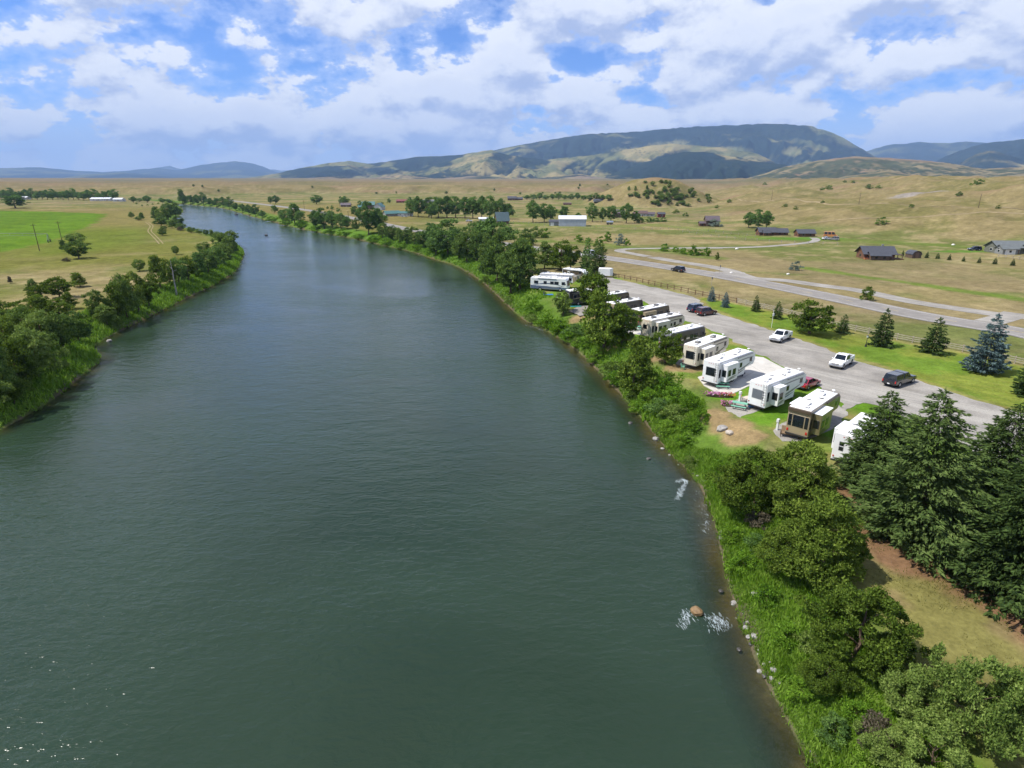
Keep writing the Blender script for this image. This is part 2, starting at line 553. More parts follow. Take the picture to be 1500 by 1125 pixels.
DITCH = px_poly([(1180, 392), (1230, 399), (1290, 408), (1370, 420), (1440, 430), (1520, 442)])
DITCH2 = px_poly([(770, 352), (860, 356), (960, 366), (1050, 378)])
GREEN3 = px_poly([(1080, 345), (1150, 349), (1230, 352), (1330, 356), (1430, 362)])
GREEN4 = px_poly([(760, 327), (830, 333), (960, 330), (1040, 336)])


def ground_colour(x, y, z):
    dr = -sdf(x, y, RIVER)
    r = np.hypot(x, y)
    n1 = fbm(x / 38, y / 38, 5, 101, 0.6); n2 = fbm(x / 7, y / 7, 4, 103, 0.6); n3 = fbm(x / 130, y / 60, 4, 107)
    col = np.empty(x.shape + (3,)); col[:] = (0.205, 0.168, 0.078)
    col = lerp(col, (0.122, 0.130, 0.042), sstep(0.38, 0.58, n1))
    col = lerp(col, (0.27, 0.22, 0.115), sstep(0.52, 0.72, n2) * 0.7)
    col = lerp(col, (0.185, 0.145, 0.08), sstep(0.55, 0.7, n3) * 0.6)
    col = lerp(col, (0.098, 0.122, 0.034), sstep(0.54, 0.66, fbm(x / 55, y / 22, 4, 109, 0.6)) * 0.7)
    # left-hand meadow is greener
    left = sstep(0, -60, x + 40) * sstep(900, 600, r)
    col = lerp(col, (0.125, 0.128, 0.030), left * sstep(0.34, 0.54, 0.5 * n1 + 0.5 * n3) * 0.9)
    d = sdf(x, y, FIELD2); col = lerp(col, (0.105, 0.135, 0.022), sstep(-14, 10, d + 20 * (n2 - 0.5)) * 0.8)
    behind = sstep(330, 420, y) * left
    col = lerp(col, (0.185, 0.145, 0.060), behind * 0.7)
    d = sdf(x, y, FIELD); f = sstep(-2.5, 2.5, d + 9 * (n2 - 0.5))
    col = lerp(col, (0.088, 0.150, 0.018), f)
    stripe = 0.5 + 0.5 * np.sin((x * 0.35 + y) * 0.32 + 3 * n1)
    col = lerp(col, (0.064, 0.118, 0.016), f * stripe * 0.6)
    arc = 0.5 + 0.5 * np.sin(np.hypot(x + 330, y - 330) * 0.55)
    col = lerp(col, (0.11, 0.150, 0.020), f * sstep(0.9, 1.0, arc) * 0.6)
    col = lerp(col, (0.10, 0.175, 0.016), f * sstep(0.48, 0.62, n1) * 0.5)
    # benches and hills: short tan grass, sage, some bare ground
    up = sstep(4.6, 8, z)
    hillc = np.empty_like(col); hillc[:] = (0.186, 0.150, 0.070)
    hillc = lerp(hillc, (0.14, 0.125, 0.048), sstep(0.42, 0.6, n1))
    hillc = lerp(hillc, (0.21, 0.145, 0.085), sstep(0.55, 0.7, n3) * 0.8)
    hillc = lerp(hillc, (0.27, 0.215, 0.11), sstep(0.55, 0.7, n2) * 0.5)
    col = col * (1 - up[..., None]) + hillc * up[..., None]
    far = sstep(1100, 2200, r)
    col = lerp(col, (0.165, 0.125, 0.070), far * 0.8)
    col = lerp(col, (0.10, 0.105, 0.05), far * sstep(0.52, 0.66, fbm(x / 420, y / 420, 3, 131)) * 0.55)
    # green ditches and wetter ground
    for line, w, s in ((DITCH, 3.2, .85), (DITCH2, 5, .6), (GREEN3, 8, .55), (GREEN4, 9, .5)):
        d = seg_dist(x, y, line)
        col = lerp(col, (0.10, 0.155, 0.024), sstep(w * 1.5, w * 0.4, d + 5 * (n2 - 0.5)) * s)
    col = lerp(col, (0.075, 0.165, 0.02), ell(x, y, 1168, 349, 26, 6) * 0.8)
    col = lerp(col, (0.075, 0.165, 0.02), ell(x, y, 1405, 368, 14, 4) * 0.8)
    col = lerp(col, (0.24, 0.215, 0.20), ell(x, y, 1345, 317, 26, 10) * 0.8 * sstep(4, 6, z))
    # campground turf
    d = sdf(x, y, CAMP); k = sstep(-2, 4, d + 5 * (n2 - 0.5))
    col = lerp(col, (0.105, 0.18, 0.020), k)
    col = lerp(col, (0.22, 0.17, 0.07), k * sstep(0.5, 0.68, n2) * 0.8)
    d = sdf(x, y, LAWN); k = sstep(-1.2, 1.2, d + 1.5 * (n2 - 0.5))
    lawn = np.empty_like(col); lawn[:] = (0.108, 0.170, 0.024)
    lawn = lerp(lawn, (0.17, 0.185, 0.036), sstep(0.40, 0.62, n2) * 0.85)
    lawn = lerp(lawn, (0.22, 0.19, 0.07), sstep(0.55, 0.70, n1) * 0.6)
    lawn = lerp(lawn, (0.085, 0.150, 0.018), (0.5 + 0.5 * np.sin((x * 0.85 + y * 0.53) * 2.4)) * 0.35)
    lawn = lerp(lawn, (0.26, 0.205, 0.085), sstep(1.8, 0.2, d + 2.2 * (n2 - 0.5)) * 0.9)
    col = col * (1 - k[..., None]) + lawn * k[..., None]
    # picked spots at the pitches: fresh turf and bare earth
    for i, (px, py, rx, ry) in enumerate([(1135, 612, 5.0, 3.0), (1200, 645, 5, 3.4), (1225, 625, 5, 3), (1065, 580, 3.0, 2.4), (1270, 600, 4, 2.5), (990, 525, 4, 3.5),
                                          (930, 492, 5, 3), (850, 448, 6, 3.5), (815, 434, 6, 3), (1080, 560, 4, 3), (1160, 600, 6, 3.5), (1020, 548, 3.2, 2.6)]):
        col = lerp(col, (0.088, 0.178, 0.016), ell(x, y, px, py, rx, ry, i) * (0.95 - 0.4 * sstep(0.5, 0.65, n2)))
    # dry turf and needle litter under the big spruces
    k = ell(x, y, 1400, 960, 13, 11, 40)
    col = lerp(col, (0.170, 0.155, 0.050), k)
    col = lerp(col, (0.195, 0.150, 0.070), k * sstep(0.52, 0.66, n2) * 0.8)
    for px, py, rr in ((1338, 800, 5.0), (1490, 875, 5.2), (1290, 735, 4), (1440, 770, 5)):
        col = lerp(col, (0.175, 0.098, 0.055), ell(x, y, px, py, rr, rr, 50) * 0.9)
    # river banks and bed
    k = sstep(9.5, 5.5, dr + 5 * (n2 - 0.5)) * sstep(500, 330, r)
    col = lerp(col, (0.075, 0.135, 0.018), k * 0.95)
    far_bank = sstep(14, 6, dr) * sstep(150, 300, r)
    col = lerp(col, (0.075, 0.145, 0.02), far_bank * 0.85)
    for i, (px, py, rx, ry) in enumerate([(1068, 620, 2.9, 2.0), (1050, 607, 2, 2), (1092, 636, 2.8, 2.0), (858, 462, 4.5, 2.4), (905, 500, 4, 2.5), (955, 525, 3.5, 2), (1003, 540, 3.5, 2)]):
        col = lerp(col, (0.235, 0.165, 0.085), ell(x, y, px, py, rx, ry, 20 + i) * 0.9)
    col = lerp(col, (0.10, 0.085, 0.055), sstep(0.7, 0.1, dr + 2.6 * (n2 - 0.5)))
    bed = sstep(0.1, -0.5, dr)
    col = lerp(col, (0.115, 0.078, 0.034), bed)
    col = lerp(col, (0.05, 0.045, 0.028), bed * sstep(0.45, 0.6, n2) * 0.7)
    return col


def polar_grid(az, rr):
    A, RR = np.meshgrid(np.radians(az), rr, indexing='ij')
    return np.sin(A) * RR, np.cos(A) * RR


def grid_faces(na, nr, wrap=False):
    i = np.arange(na if wrap else na - 1)[:, None]; j = np.arange(nr - 1)[None, :]
    i2 = (i + 1) % na
    return np.stack([i * nr + j, i2 * nr + j, i2 * nr + j + 1, i * nr + j + 1], -1).reshape(-1, 4)


def noisy_colour_material(name, rough, grain):
    """tone comes from the 'Col' attribute; noise adds grain and relief"""
    m = bpy.data.materials.new(name); m.use_nodes = True
    nt, b, N, L = nodes(m)
    at_ = N('ShaderNodeAttribute'); at_.attribute_name = 'Col'
    tc = N('ShaderNodeTexCoord')
    out = at_.outputs['Color']
    hgt = None
    for sc, amt in grain:
        n = N('ShaderNodeTexNoise'); L(tc.outputs['Object'], n.inputs['Vector'])
        n.inputs['Scale'].default_value = sc; n.inputs['Detail'].default_value = 5; n.inputs['Roughness'].default_value = 0.65
        mr = N('ShaderNodeMapRange'); L(n.outputs['Fac'], mr.inputs[0])
        mr.inputs[1].default_value = 0.3; mr.inputs[2].default_value = 0.7; mr.inputs[3].default_value = 1 - amt; mr.inputs[4].default_value = 1 + amt
        mx = N('ShaderNodeVectorMath'); mx.operation = 'SCALE'; L(out, mx.inputs[0]); L(mr.outputs[0], mx.inputs['Scale'])
        out = mx.outputs[0]
        hgt = n.outputs['Fac']
    L(out, b.inputs['Base Color']); b.inputs['Roughness'].default_value = rough
    b.inputs['Specular IOR Level'].default_value = 0.0
    bp = N('ShaderNodeBump'); bp.inputs['Strength'].default_value = 0.6; bp.inputs['Distance'].default_value = 0.15
    L(hgt, bp.inputs['Height']); L(bp.outputs[0], b.inputs['Normal'])
    return m


def set_colour(me, col):
    a = me.color_attributes.new('Col', 'FLOAT_COLOR', 'POINT')
    c = np.ones((len(col), 4), np.float32); c[:, :3] = np.clip(col, 0, 1)
    a.data.foreach_set('color', c.ravel())


AZ = np.concatenate([np.linspace(-56, 56, 600), np.linspace(58, 302, 52)])
RR = np.concatenate([[0.01, 6, 10], np.geomspace(14, 1400, 430), np.geomspace(1440, 30000, 56)])
GX, GY = polar_grid(AZ, RR)
GZ = H(GX, GY)
gcol = ground_colour(GX, GY, GZ)
gf = grid_faces(len(AZ), len(RR), True)
me = mesh_np('ground', np.stack([GX, GY, GZ], -1).reshape(-1, 3), gf, True)
set_colour(me, gcol.reshape(-1, 3))
M_GROUND = noisy_colour_material('ground_cover', 0.95, [(0.05, 0.16), (0.4, 0.2), (3.0, 0.24)])
tag(add_obj('ground', me, M_GROUND), kind='structure')

# ================================================================== RIVER
def water_material():
    m = bpy.data.materials.new('river_water'); m.use_nodes = True
    nt, b, N, L = nodes(m)
    tc = N('ShaderNodeTexCoord')
    dep = N('ShaderNodeAttribute'); dep.attribute_name = 'depth'

    def noise(sc, stretch, det, rough=0.55, dist=0.0, rot=0.0):
        mp = N('ShaderNodeMapping'); L(tc.outputs['Object'], mp.inputs[0]); mp.inputs['Scale'].default_value = (stretch, 1, 1); mp.inputs['Rotation'].default_value = (0, 0, rot)
        n = N('ShaderNodeTexNoise'); L(mp.outputs[0], n.inputs['Vector'])
        n.inputs['Scale'].default_value = sc; n.inputs['Detail'].default_value = det; n.inputs['Roughness'].default_value = rough; n.inputs['Distortion'].default_value = dist
        return n.outputs['Fac']
    a = noise(0.50, 0.5, 2, 0.5, 0.5, 0.3)
    c = noise(2.0, 0.55, 3, 0.62, 0.3, -0.15)
    s = N('ShaderNodeMath'); s.operation = 'MULTIPLY_ADD'; L(c, s.inputs[0]); s.inputs[1].default_value = 0.6; L(a, s.inputs[2])
    # calmer and rougher reaches
    big = noise(0.035, 0.5, 2, 0.6, 0.8, 0.5)
    amp = N('ShaderNodeMapRange'); L(big, amp.inputs[0]); amp.inputs[1].default_value = 0.3; amp.inputs[2].default_value = 0.7; amp.inputs[3].default_value = 0.28; amp.inputs[4].default_value = 1.0
    rgh = N('ShaderNodeMapRange'); L(noise(0.022, 0.35, 3, 0.6, 1.2, 0.9), rgh.inputs[0]); rgh.inputs[1].default_value = 0.35; rgh.inputs[2].default_value = 0.65; rgh.inputs[3].default_value = 0.09; rgh.inputs[4].default_value = 0.17
    L(rgh.outputs[0], b.inputs['Roughness'])
    bp = N('ShaderNodeBump'); bp.inputs['Distance'].default_value = 0.24
    L(amp.outputs[0], bp.inputs['Strength']); L(s.outputs[0], bp.inputs['Height'])
    L(bp.outputs[0], b.inputs['Normal'])
    r = N('ShaderNodeValToRGB'); L(big, r.inputs[0])
    r.color_ramp.elements[0].position = 0.3; r.color_ramp.elements[0].color = (0.015, 0.029, 0.015, 1)
    r.color_ramp.elements[1].position = 0.72; r.color_ramp.elements[1].color = (0.023, 0.044, 0.025, 1)
    L(r.outputs[0], b.inputs['Base Color'])
    b.inputs['Roughness'].default_value = 0.13
    b.inputs['IOR'].default_value = 1.333
    # shallow water lets the bed through
    al = N('ShaderNodeMapRange'); al.interpolation_type = 'SMOOTHSTEP'; L(dep.outputs['Fac'], al.inputs[0])
    al.inputs[1].default_value = 0.0; al.inputs[2].default_value = 1.15; al.inputs[3].default_value = 0.12; al.inputs[4].default_value = 1.0
    tr = N('ShaderNodeBsdfTransparent'); tr.inputs[0].default_value = (0.80, 0.86, 0.74, 1)
    gl = N('ShaderNodeBsdfGlossy'); gl.inputs['Roughness'].default_value = 0.09; L(bp.outputs[0], gl.inputs['Normal'])
    fr = N('ShaderNodeFresnel'); fr.inputs['IOR'].default_value = 1.333; L(bp.outputs[0], fr.inputs['Normal'])
    m1 = N('ShaderNodeMixShader'); L(fr.outputs[0], m1.inputs[0]); L(tr.outputs[0], m1.inputs[1]); L(gl.outputs[0], m1.inputs[2])
    m2 = N('ShaderNodeMixShader'); L(al.outputs[0], m2.inputs[0]); L(m1.outputs[0], m2.inputs[1]); L(b.outputs[0], m2.inputs[2])
    o = nt.nodes['Material Output']; L(m2.outputs[0], o.inputs['Surface'])
    return m


wd = sdf(GX, GY, RIVER)
na, nr = GX.shape
wet = (wd > -2.5).ravel()
wf = gf[wet[gf].any(1)]
used = np.unique(wf)
remap = np.full(na * nr, -1); remap[used] = np.arange(len(used))
WV = np.stack([GX.ravel()[used], GY.ravel()[used], np.zeros(len(used))], -1)
me = mesh_np('river', WV, remap[wf], True)
a = me.attributes.new('depth', 'FLOAT', 'POINT')
a.data.foreach_set('value', np.maximum(0, -GZ.ravel()[used]).astype(np.float32))
tag(add_obj('river', me, water_material()), kind='structure')

# ================================================================== ROADS AND PADS
def ribbon(name, line, w, mat, lift=0.07, kind=True, parent=None, z=None, off=0.0):
    P = np.array(line, float)
    T = np.gradient(P, axis=0); T /= np.linalg.norm(T, axis=1)[:, None] + 1e-9
    Nn = np.stack([T[:, 1], -T[:, 0]], -1)
    w = np.broadcast_to(np.asarray(w, float), (len(P),))
    rows = []
    for s in (-0.5, -0.17, 0.17, 0.5):
        q = P + Nn * (s * w + off)[:, None] if True else P
        zz = H(q[:, 0], q[:, 1]) if z is None else np.full(len(q), z)
        rows.append(np.column_stack([q, zz + lift - (0.03 if abs(s) == 0.5 else 0)]))
    n = len(P)
    V = np.concatenate(rows)
    F = [(k * n + i, k * n + i + 1, (k + 1) * n + i + 1, (k + 1) * n + i) for k in range(3) for i in range(n - 1)]
    me = mesh_np(name, V, np.array(F)[:, ::-1], True)
    o = add_obj(name, me, mat, parent)
    if kind and not parent: tag(o, kind='structure')
    return o


def resample(line, step):
    P = np.array(line, float)
    s = np.concatenate([[0], np.cumsum(np.linalg.norm(np.diff(P, axis=0), axis=1))])
    t = np.arange(0, s[-1], step)
    return np.column_stack([np.interp(t, s, P[:, 0]), np.interp(t, s, P[:, 1])])


M_ASPH = paint('worn_asphalt', (0.225, 0.210, 0.192), 0.9, 0.16, 0.35, bump=0.3, bscale=18)
M_GRAV = paint('grey_gravel', (0.272, 0.254, 0.226), 0.95, 0.24, 0.22, bump=0.8, bscale=9, dirt=0.30)


def add_tracks(m):
    """paler wheel tracks and darker damp streaks drawn out along the drive"""
    nt, b, N, L = nodes(m)
    src = b.inputs['Base Color'].links[0].from_socket
    tc = N('ShaderNodeTexCoord')
    mp = N('ShaderNodeMapping'); L(tc.outputs['Object'], mp.inputs[0]); mp.inputs['Rotation'].default_value = (0, 0, R(47)); 
    mp2 = N('ShaderNodeMapping'); L(mp.outputs[0], mp2.inputs[0]); mp2.inputs['Scale'].default_value = (0.03, 0.45, 1)
    for sc, lo, hi, colr, amt in ((1.0, 0.52, 0.66, (0.36, 0.34, 0.30, 1), 0.65), (2.3, 0.58, 0.72, (0.15, 0.145, 0.14, 1), 0.55)):
        n = N('ShaderNodeTexNoise'); L(mp2.outputs[0], n.inputs['Vector']); n.inputs['Scale'].default_value = sc; n.inputs['Detail'].default_value = 3; n.inputs['Roughness'].default_value = 0.6
        mr = N('ShaderNodeMapRange'); L(n.outputs['Fac'], mr.inputs[0]); mr.inputs[1].default_value = lo; mr.inputs[2].default_value = hi; mr.inputs[4].default_value = amt
        mx = N('ShaderNodeMix'); mx.data_type = 'RGBA'; L(mr.outputs[0], mx.inputs[0]); L(src, mx.inputs[6]); mx.inputs[7].default_value = colr
        src = mx.outputs[2]
    g = N('ShaderNodeTexNoise'); L(tc.outputs['Object'], g.inputs['Vector']); g.inputs['Scale'].default_value = 5.0; g.inputs['Detail'].default_value = 6; g.inputs['Roughness'].default_value = 0.75
    mr = N('ShaderNodeMapRange'); L(g.outputs['Fac'], mr.inputs[0]); mr.inputs[1].default_value = 0.3; mr.inputs[2].default_value = 0.7; mr.inputs[3].default_value = 0.78; mr.inputs[4].default_value = 1.22
    vm = N('ShaderNodeVectorMath'); vm.operation = 'SCALE'; L(src, vm.inputs[0]); L(mr.outputs[0], vm.inputs['Scale'])
    L(vm.outputs[0], b.inputs['Base Color'])


add_tracks(M_GRAV)
M_CONC = paint('pale_concrete', (0.50, 0.475, 0.43), 0.9, 0.10, 0.6, bump=0.2, bscale=12, dirt=0.25)
M_WHITEL = paint('white_line', (0.40, 0.39, 0.37), 0.8, 0.25, 2.5)
M_YEL = paint('yellow_line', (0.50, 0.38, 0.12), 0.8, 0.25, 2.5)
hw_line = resample(HIGHWAY, 4.0)
hw = ribbon('highway', hw_line, 9.4, M_ASPH, 0.10)
ribbon('edge_line', hw_line, 0.11, M_WHITEL, 0.115, parent=hw, off=3.6)
ribbon('edge_line', hw_line, 0.11, M_WHITEL, 0.115, parent=hw, off=-3.6)
dash = resample(HIGHWAY, 1.0)
for i in range(0, min(len(dash), 330) - 5, 12):
    ribbon('centre_dash', dash[i:i + 5], 0.13, M_YEL, 0.116, parent=hw)
SIDE = [(1530, 466), (1470, 462), (1400, 452), (1330, 441), (1260, 426), (1200, 418), (1150, 411), (1105, 408), (1085, 403), (1066, 396), (1030, 389), (990, 383), (950, 376), (923, 371), (908, 368), (912, 365.5), (935, 364),
        (990, 363.5), (1060, 363), (1110, 362), (1150, 359), (1190, 356)]
ribbon('gravel_road', resample(smooth_line(px_poly(SIDE[:13]), 4), 2.5), 5.6, M_GRAV, 0.09)
ribbon('gravel_road', resample(smooth_line(px_poly(SIDE[12:19]), 4), 2.5), 4.6, M_GRAV, 0.085)
ribbon('gravel_road', resample(smooth_line(px_poly([(1000, 363.5), (1060, 362.5), (1110, 361.5), (1150, 358.5), (1185, 355), (1196, 351), (1190, 348)]), 4), 2.5), 3.8, M_GRAV, 0.08)
ribbon('gravel_road', resample(smooth_line(px_poly([(1082, 410), (1075, 404), (1068, 398)]), 4), 2.0), 9, M_GRAV, 0.082)
ribbon('gravel_road', resample(smooth_line(px_poly([(1440, 474), (1470, 466), (1490, 459)]), 4), 2.0), 5, M_GRAV, 0.082)


def sheet(name, poly, mat, z, kind='structure', parent=None, rough_edge=0.0, step=1.0):
    """flat sheet with an uneven rim, 4 cm thick so its edge is real"""
    P = np.array(poly + [poly[0]], float)
    if rough_edge:
        P = resample(P, step)
        k = np.stack([fbm(P[:, 0] / 2.0, P[:, 1] / 2.0, 2, 301), fbm(P[:, 0] / 2.0 + 40, P[:, 1] / 2.0, 2, 302)], -1) - 0.5
        P = P + k * 2 * rough_edge
    else:
        P = P[:-1]
    o = MB().slab([tuple(p) for p in P], z - 0.10, z).build(name, mat, parent)
    if kind and not parent: tag(o, kind=kind)
    return o


DRIVE = px_poly(LAWN_EDGE[::-1] + [(1012, 434), (980, 426), (935, 416), (900, 408), (884, 405), (872, 412), (880, 425), (905, 432), (940, 440), (965, 452), (1000, 468), (1035, 480), (1070, 496), (1105, 516), (1150, 540), (1185, 560), (1222, 577), (1240, 604), (1252, 597), (1267, 591), (1290, 596), (1330, 612), (1400, 650), (1500, 700), (1640, 760)])
sheet('gravel_drive', DRIVE, M_GRAV, Z0 + 0.05, rough_edge=0.75, step=0.6)
CONC = sheet('concrete_pad', px_poly([(1022, 553), (1031, 565), (1062, 583), (1105, 562), (1150, 541), (1118, 524), (1100, 522), (1062, 540)]), M_CONC, Z0 + 0.085)
sheet('concrete_pad', px_poly([(896, 474), (910, 487), (948, 492), (975, 480), (1000, 470), (985, 462), (940, 470)]), M_CONC, Z0 + 0.085)
sheet('gravel_pad', px_poly([(1060, 596), (1068, 607), (1085, 612), (1108, 604), (1130, 592), (1120, 578), (1090, 582), (1072, 588)]), M_GRAV, Z0 + 0.03, rough_edge=0.5)
sheet('gravel_pad', px_poly([(1133, 632), (1145, 647), (1175, 648), (1215, 630), (1245, 606), (1222, 590), (1185, 608), (1150, 620)]), M_GRAV, Z0 + 0.03, rough_edge=0.4)
sheet('gravel_pad', px_poly([(990, 533), (1008, 541), (1035, 530), (1065, 512), (1040, 500), (1012, 512)]), M_GRAV, Z0 + 0.03, rough_edge=0.4)
sheet('gravel_pad', px_poly([(835, 455), (850, 463), (872, 457), (868, 449), (850, 447)]), M_GRAV, Z0 + 0.03, rough_edge=0.6)
# saw-cut joints of the concrete pad
M_JOINT = paint('concrete_joint', (0.22, 0.20, 0.18), 0.95, 0.1)
for a_, b_ in (((1046, 574), (1104, 545)), ((1075, 577), (1050, 560)), ((1105, 562), (1077, 545)), ((1128, 552), (1096, 533))):
    p, q = at(*a_, Z0 + 0.088), at(*b_, Z0 + 0.088)
    MB().bar(p, q, 0.05, 0.004).build('joint', M_JOINT, CONC)

# faint tracks: two ruts across the left meadow, a graded track along the bench, one up the knob
M_TRACK = paint('dirt_track', (0.24, 0.19, 0.105), 0.95, 0.2, 0.3, bump=0.4)
rut = np.array(resample(smooth_line([on_ground(*q)[:2] for q in ((236, 357), (231, 351), (224, 344), (219, 338), (222, 331), (215, 325))], 4), 1.5))
ribbon('meadow_track', rut, 0.5, M_TRACK, 0.05, off=0.8); ribbon('meadow_track', rut, 0.5, M_TRACK, 0.05, off=-0.8)
ribbon('hill_track', resample(smooth_line([on_ground(*q)[:2] for q in ((1075, 292), (1130, 294), (1200, 297), (1260, 299), (1330, 301), (1400, 303), (1470, 305), (1540, 308))], 4), 3.0), 2.2, M_TRACK, 0.12)
ribbon('hill_track', resample(smooth_line([on_ground(*q)[:2] for q in ((1150, 330), (1230, 322), (1300, 319), (1390, 314), (1470, 312), (1540, 314))], 4), 3.0), 1.8, M_TRACK, 0.12)

# ================================================================== MOUNTAINS
def azel(px, py):
    d = ray(px, py)
    return math.degrees(math.atan2(d[0], d[1])), d[2] / math.hypot(d[0], d[1])


def mountain(name, ridges, az0, az1, r0, r1, na, nr, seed, paint_fn, amp=0.16):
    az = np.linspace(az0, az1, na); rr = np.geomspace(r0, r1, nr)
    X, Y = polar_grid(az, rr)
    A = np.repeat(az[:, None], nr, 1); RRR = np.repeat(rr[None, :], na, 0)
    best = np.full(X.shape, -60.0); ids = np.zeros(X.shape, int); gl = np.zeros(X.shape); shp = np.zeros(X.shape)
    warp = (fbm(X / 900, Y / 900, 4, seed) - 0.5)
    for i, (dist, wf_, wb_, prof) in enumerate(ridges):
        pts = sorted(azel(*p) for p in prof)
        ax = np.array([p[0] for p in pts]); hx = np.array([p[1] * dist + CAM_Z for p in pts])
        top = np.interp(A, ax, hx, left=-60, right=-60)
        t = RRR - dist * (1 + 0.06 * warp)
        s = np.where(t < 0, np.clip(1 + t / wf_, 0, 1) ** 1.15, np.clip(1 - t / wb_, 0, 1))
        wob = 0.9 * (fbm(X / (dist * 0.11), Y / (dist * 0.11), 3, seed + 3 * i) - 0.5)
        gul = (np.abs(fbm(np.radians(A) / 0.055 + wob, RRR / (dist * 0.22) + wob, 6, seed + 7 * i, 0.55) - 0.5) * 2) ** 0.8
        hgt = top * s - amp * 1.6 * np.maximum(top, 0) * (0.55 - gul) * np.clip(1.0 - s, 0, 1) ** 0.8 * (s > 0)
        hgt = np.where(top < 1, -60, hgt)
        up = hgt > best
        ids = np.where(up, i, ids); gl = np.where(up, gul, gl); shp = np.where(up, s, shp); best = np.maximum(best, hgt)
    best = best + (fbm(X / (r0 * 0.02), Y / (r0 * 0.02), 3, seed + 91) - 0.5) * r0 * 0.0022
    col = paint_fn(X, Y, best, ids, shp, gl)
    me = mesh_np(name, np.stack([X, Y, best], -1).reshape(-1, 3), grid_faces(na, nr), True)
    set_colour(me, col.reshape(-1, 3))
    return tag(add_obj(name, me, M_MOUNT), kind='structure')


def mountain_material():
    m = bpy.data.materials.new('mountain_slopes'); m.use_nodes = True
    nt, b, N, L = nodes(m)
    at_ = N('ShaderNodeAttribute'); at_.attribute_name = 'Col'
    tc = N('ShaderNodeTexCoord')
    n = N('ShaderNodeTexNoise'); L(tc.outputs['Object'], n.inputs['Vector']); n.inputs['Scale'].default_value = 0.004; n.inputs['Detail'].default_value = 8; n.inputs['Roughness'].default_value = 0.7
    mr = N('ShaderNodeMapRange'); L(n.outputs['Fac'], mr.inputs[0]); mr.inputs[1].default_value = 0.3; mr.inputs[2].default_value = 0.7; mr.inputs[3].default_value = 0.72; mr.inputs[4].default_value = 1.28
    mx = N('ShaderNodeVectorMath'); mx.operation = 'SCALE'; L(at_.outputs['Color'], mx.inputs[0]); L(mr.outputs[0], mx.inputs['Scale'])
    # scattered trees, too far away to pick apart
    v = N('ShaderNodeTexVoronoi'); L(tc.outputs['Object'], v.inputs['Vector']); v.inputs['Scale'].default_value = 0.022
    n2 = N('ShaderNodeTexNoise'); L(tc.outputs['Object'], n2.inputs['Vector']); n2.inputs['Scale'].default_value = 0.0016; n2.inputs['Detail'].default_value = 4
    th = N('ShaderNodeMapRange'); L(n2.outputs['Fac'], th.inputs[0]); th.inputs[1].default_value = 0.40; th.inputs[2].default_value = 0.62; th.inputs[3].default_value = 0.05; th.inputs[4].default_value = 0.50
    lt = N('ShaderNodeMath'); lt.operation = 'LESS_THAN'; L(v.outputs['Distance'], lt.inputs[0]); L(th.outputs[0], lt.inputs[1])
    k = N('ShaderNodeMath'); k.operation = 'MULTIPLY'; L(lt.outputs[0], k.inputs[0]); k.inputs[1].default_value = 0.75
    mc = N('ShaderNodeMix'); mc.data_type = 'RGBA'; L(k.outputs[0], mc.inputs[0]); L(mx.outputs[0], mc.inputs[6]); mc.inputs[7].default_value = (0.03, 0.042, 0.024, 1)
    L(mc.outputs[2], b.inputs['Base Color']); b.inputs['Roughness'].default_value = 1.0; b.inputs['Specular IOR Level'].default_value = 0.0
    return m


M_MOUNT = mountain_material()
FOREST_AND_SHADE = np.array((0.014, 0.026, 0.024)); TAN = np.array((0.235, 0.195, 0.085)); SAGE = np.array((0.125, 0.130, 0.055))  # forest colour, also used to paint cloud shadow and gully shade


def project(X, Y, Z):
    dz = Z - CAM_Z
    fz = Y * math.cos(PITCH) - dz * math.sin(PITCH)
    return 750 + FPX * X / fz, 562.5 - FPX * (Y * math.sin(PITCH) + dz * math.cos(PITCH)) / fz


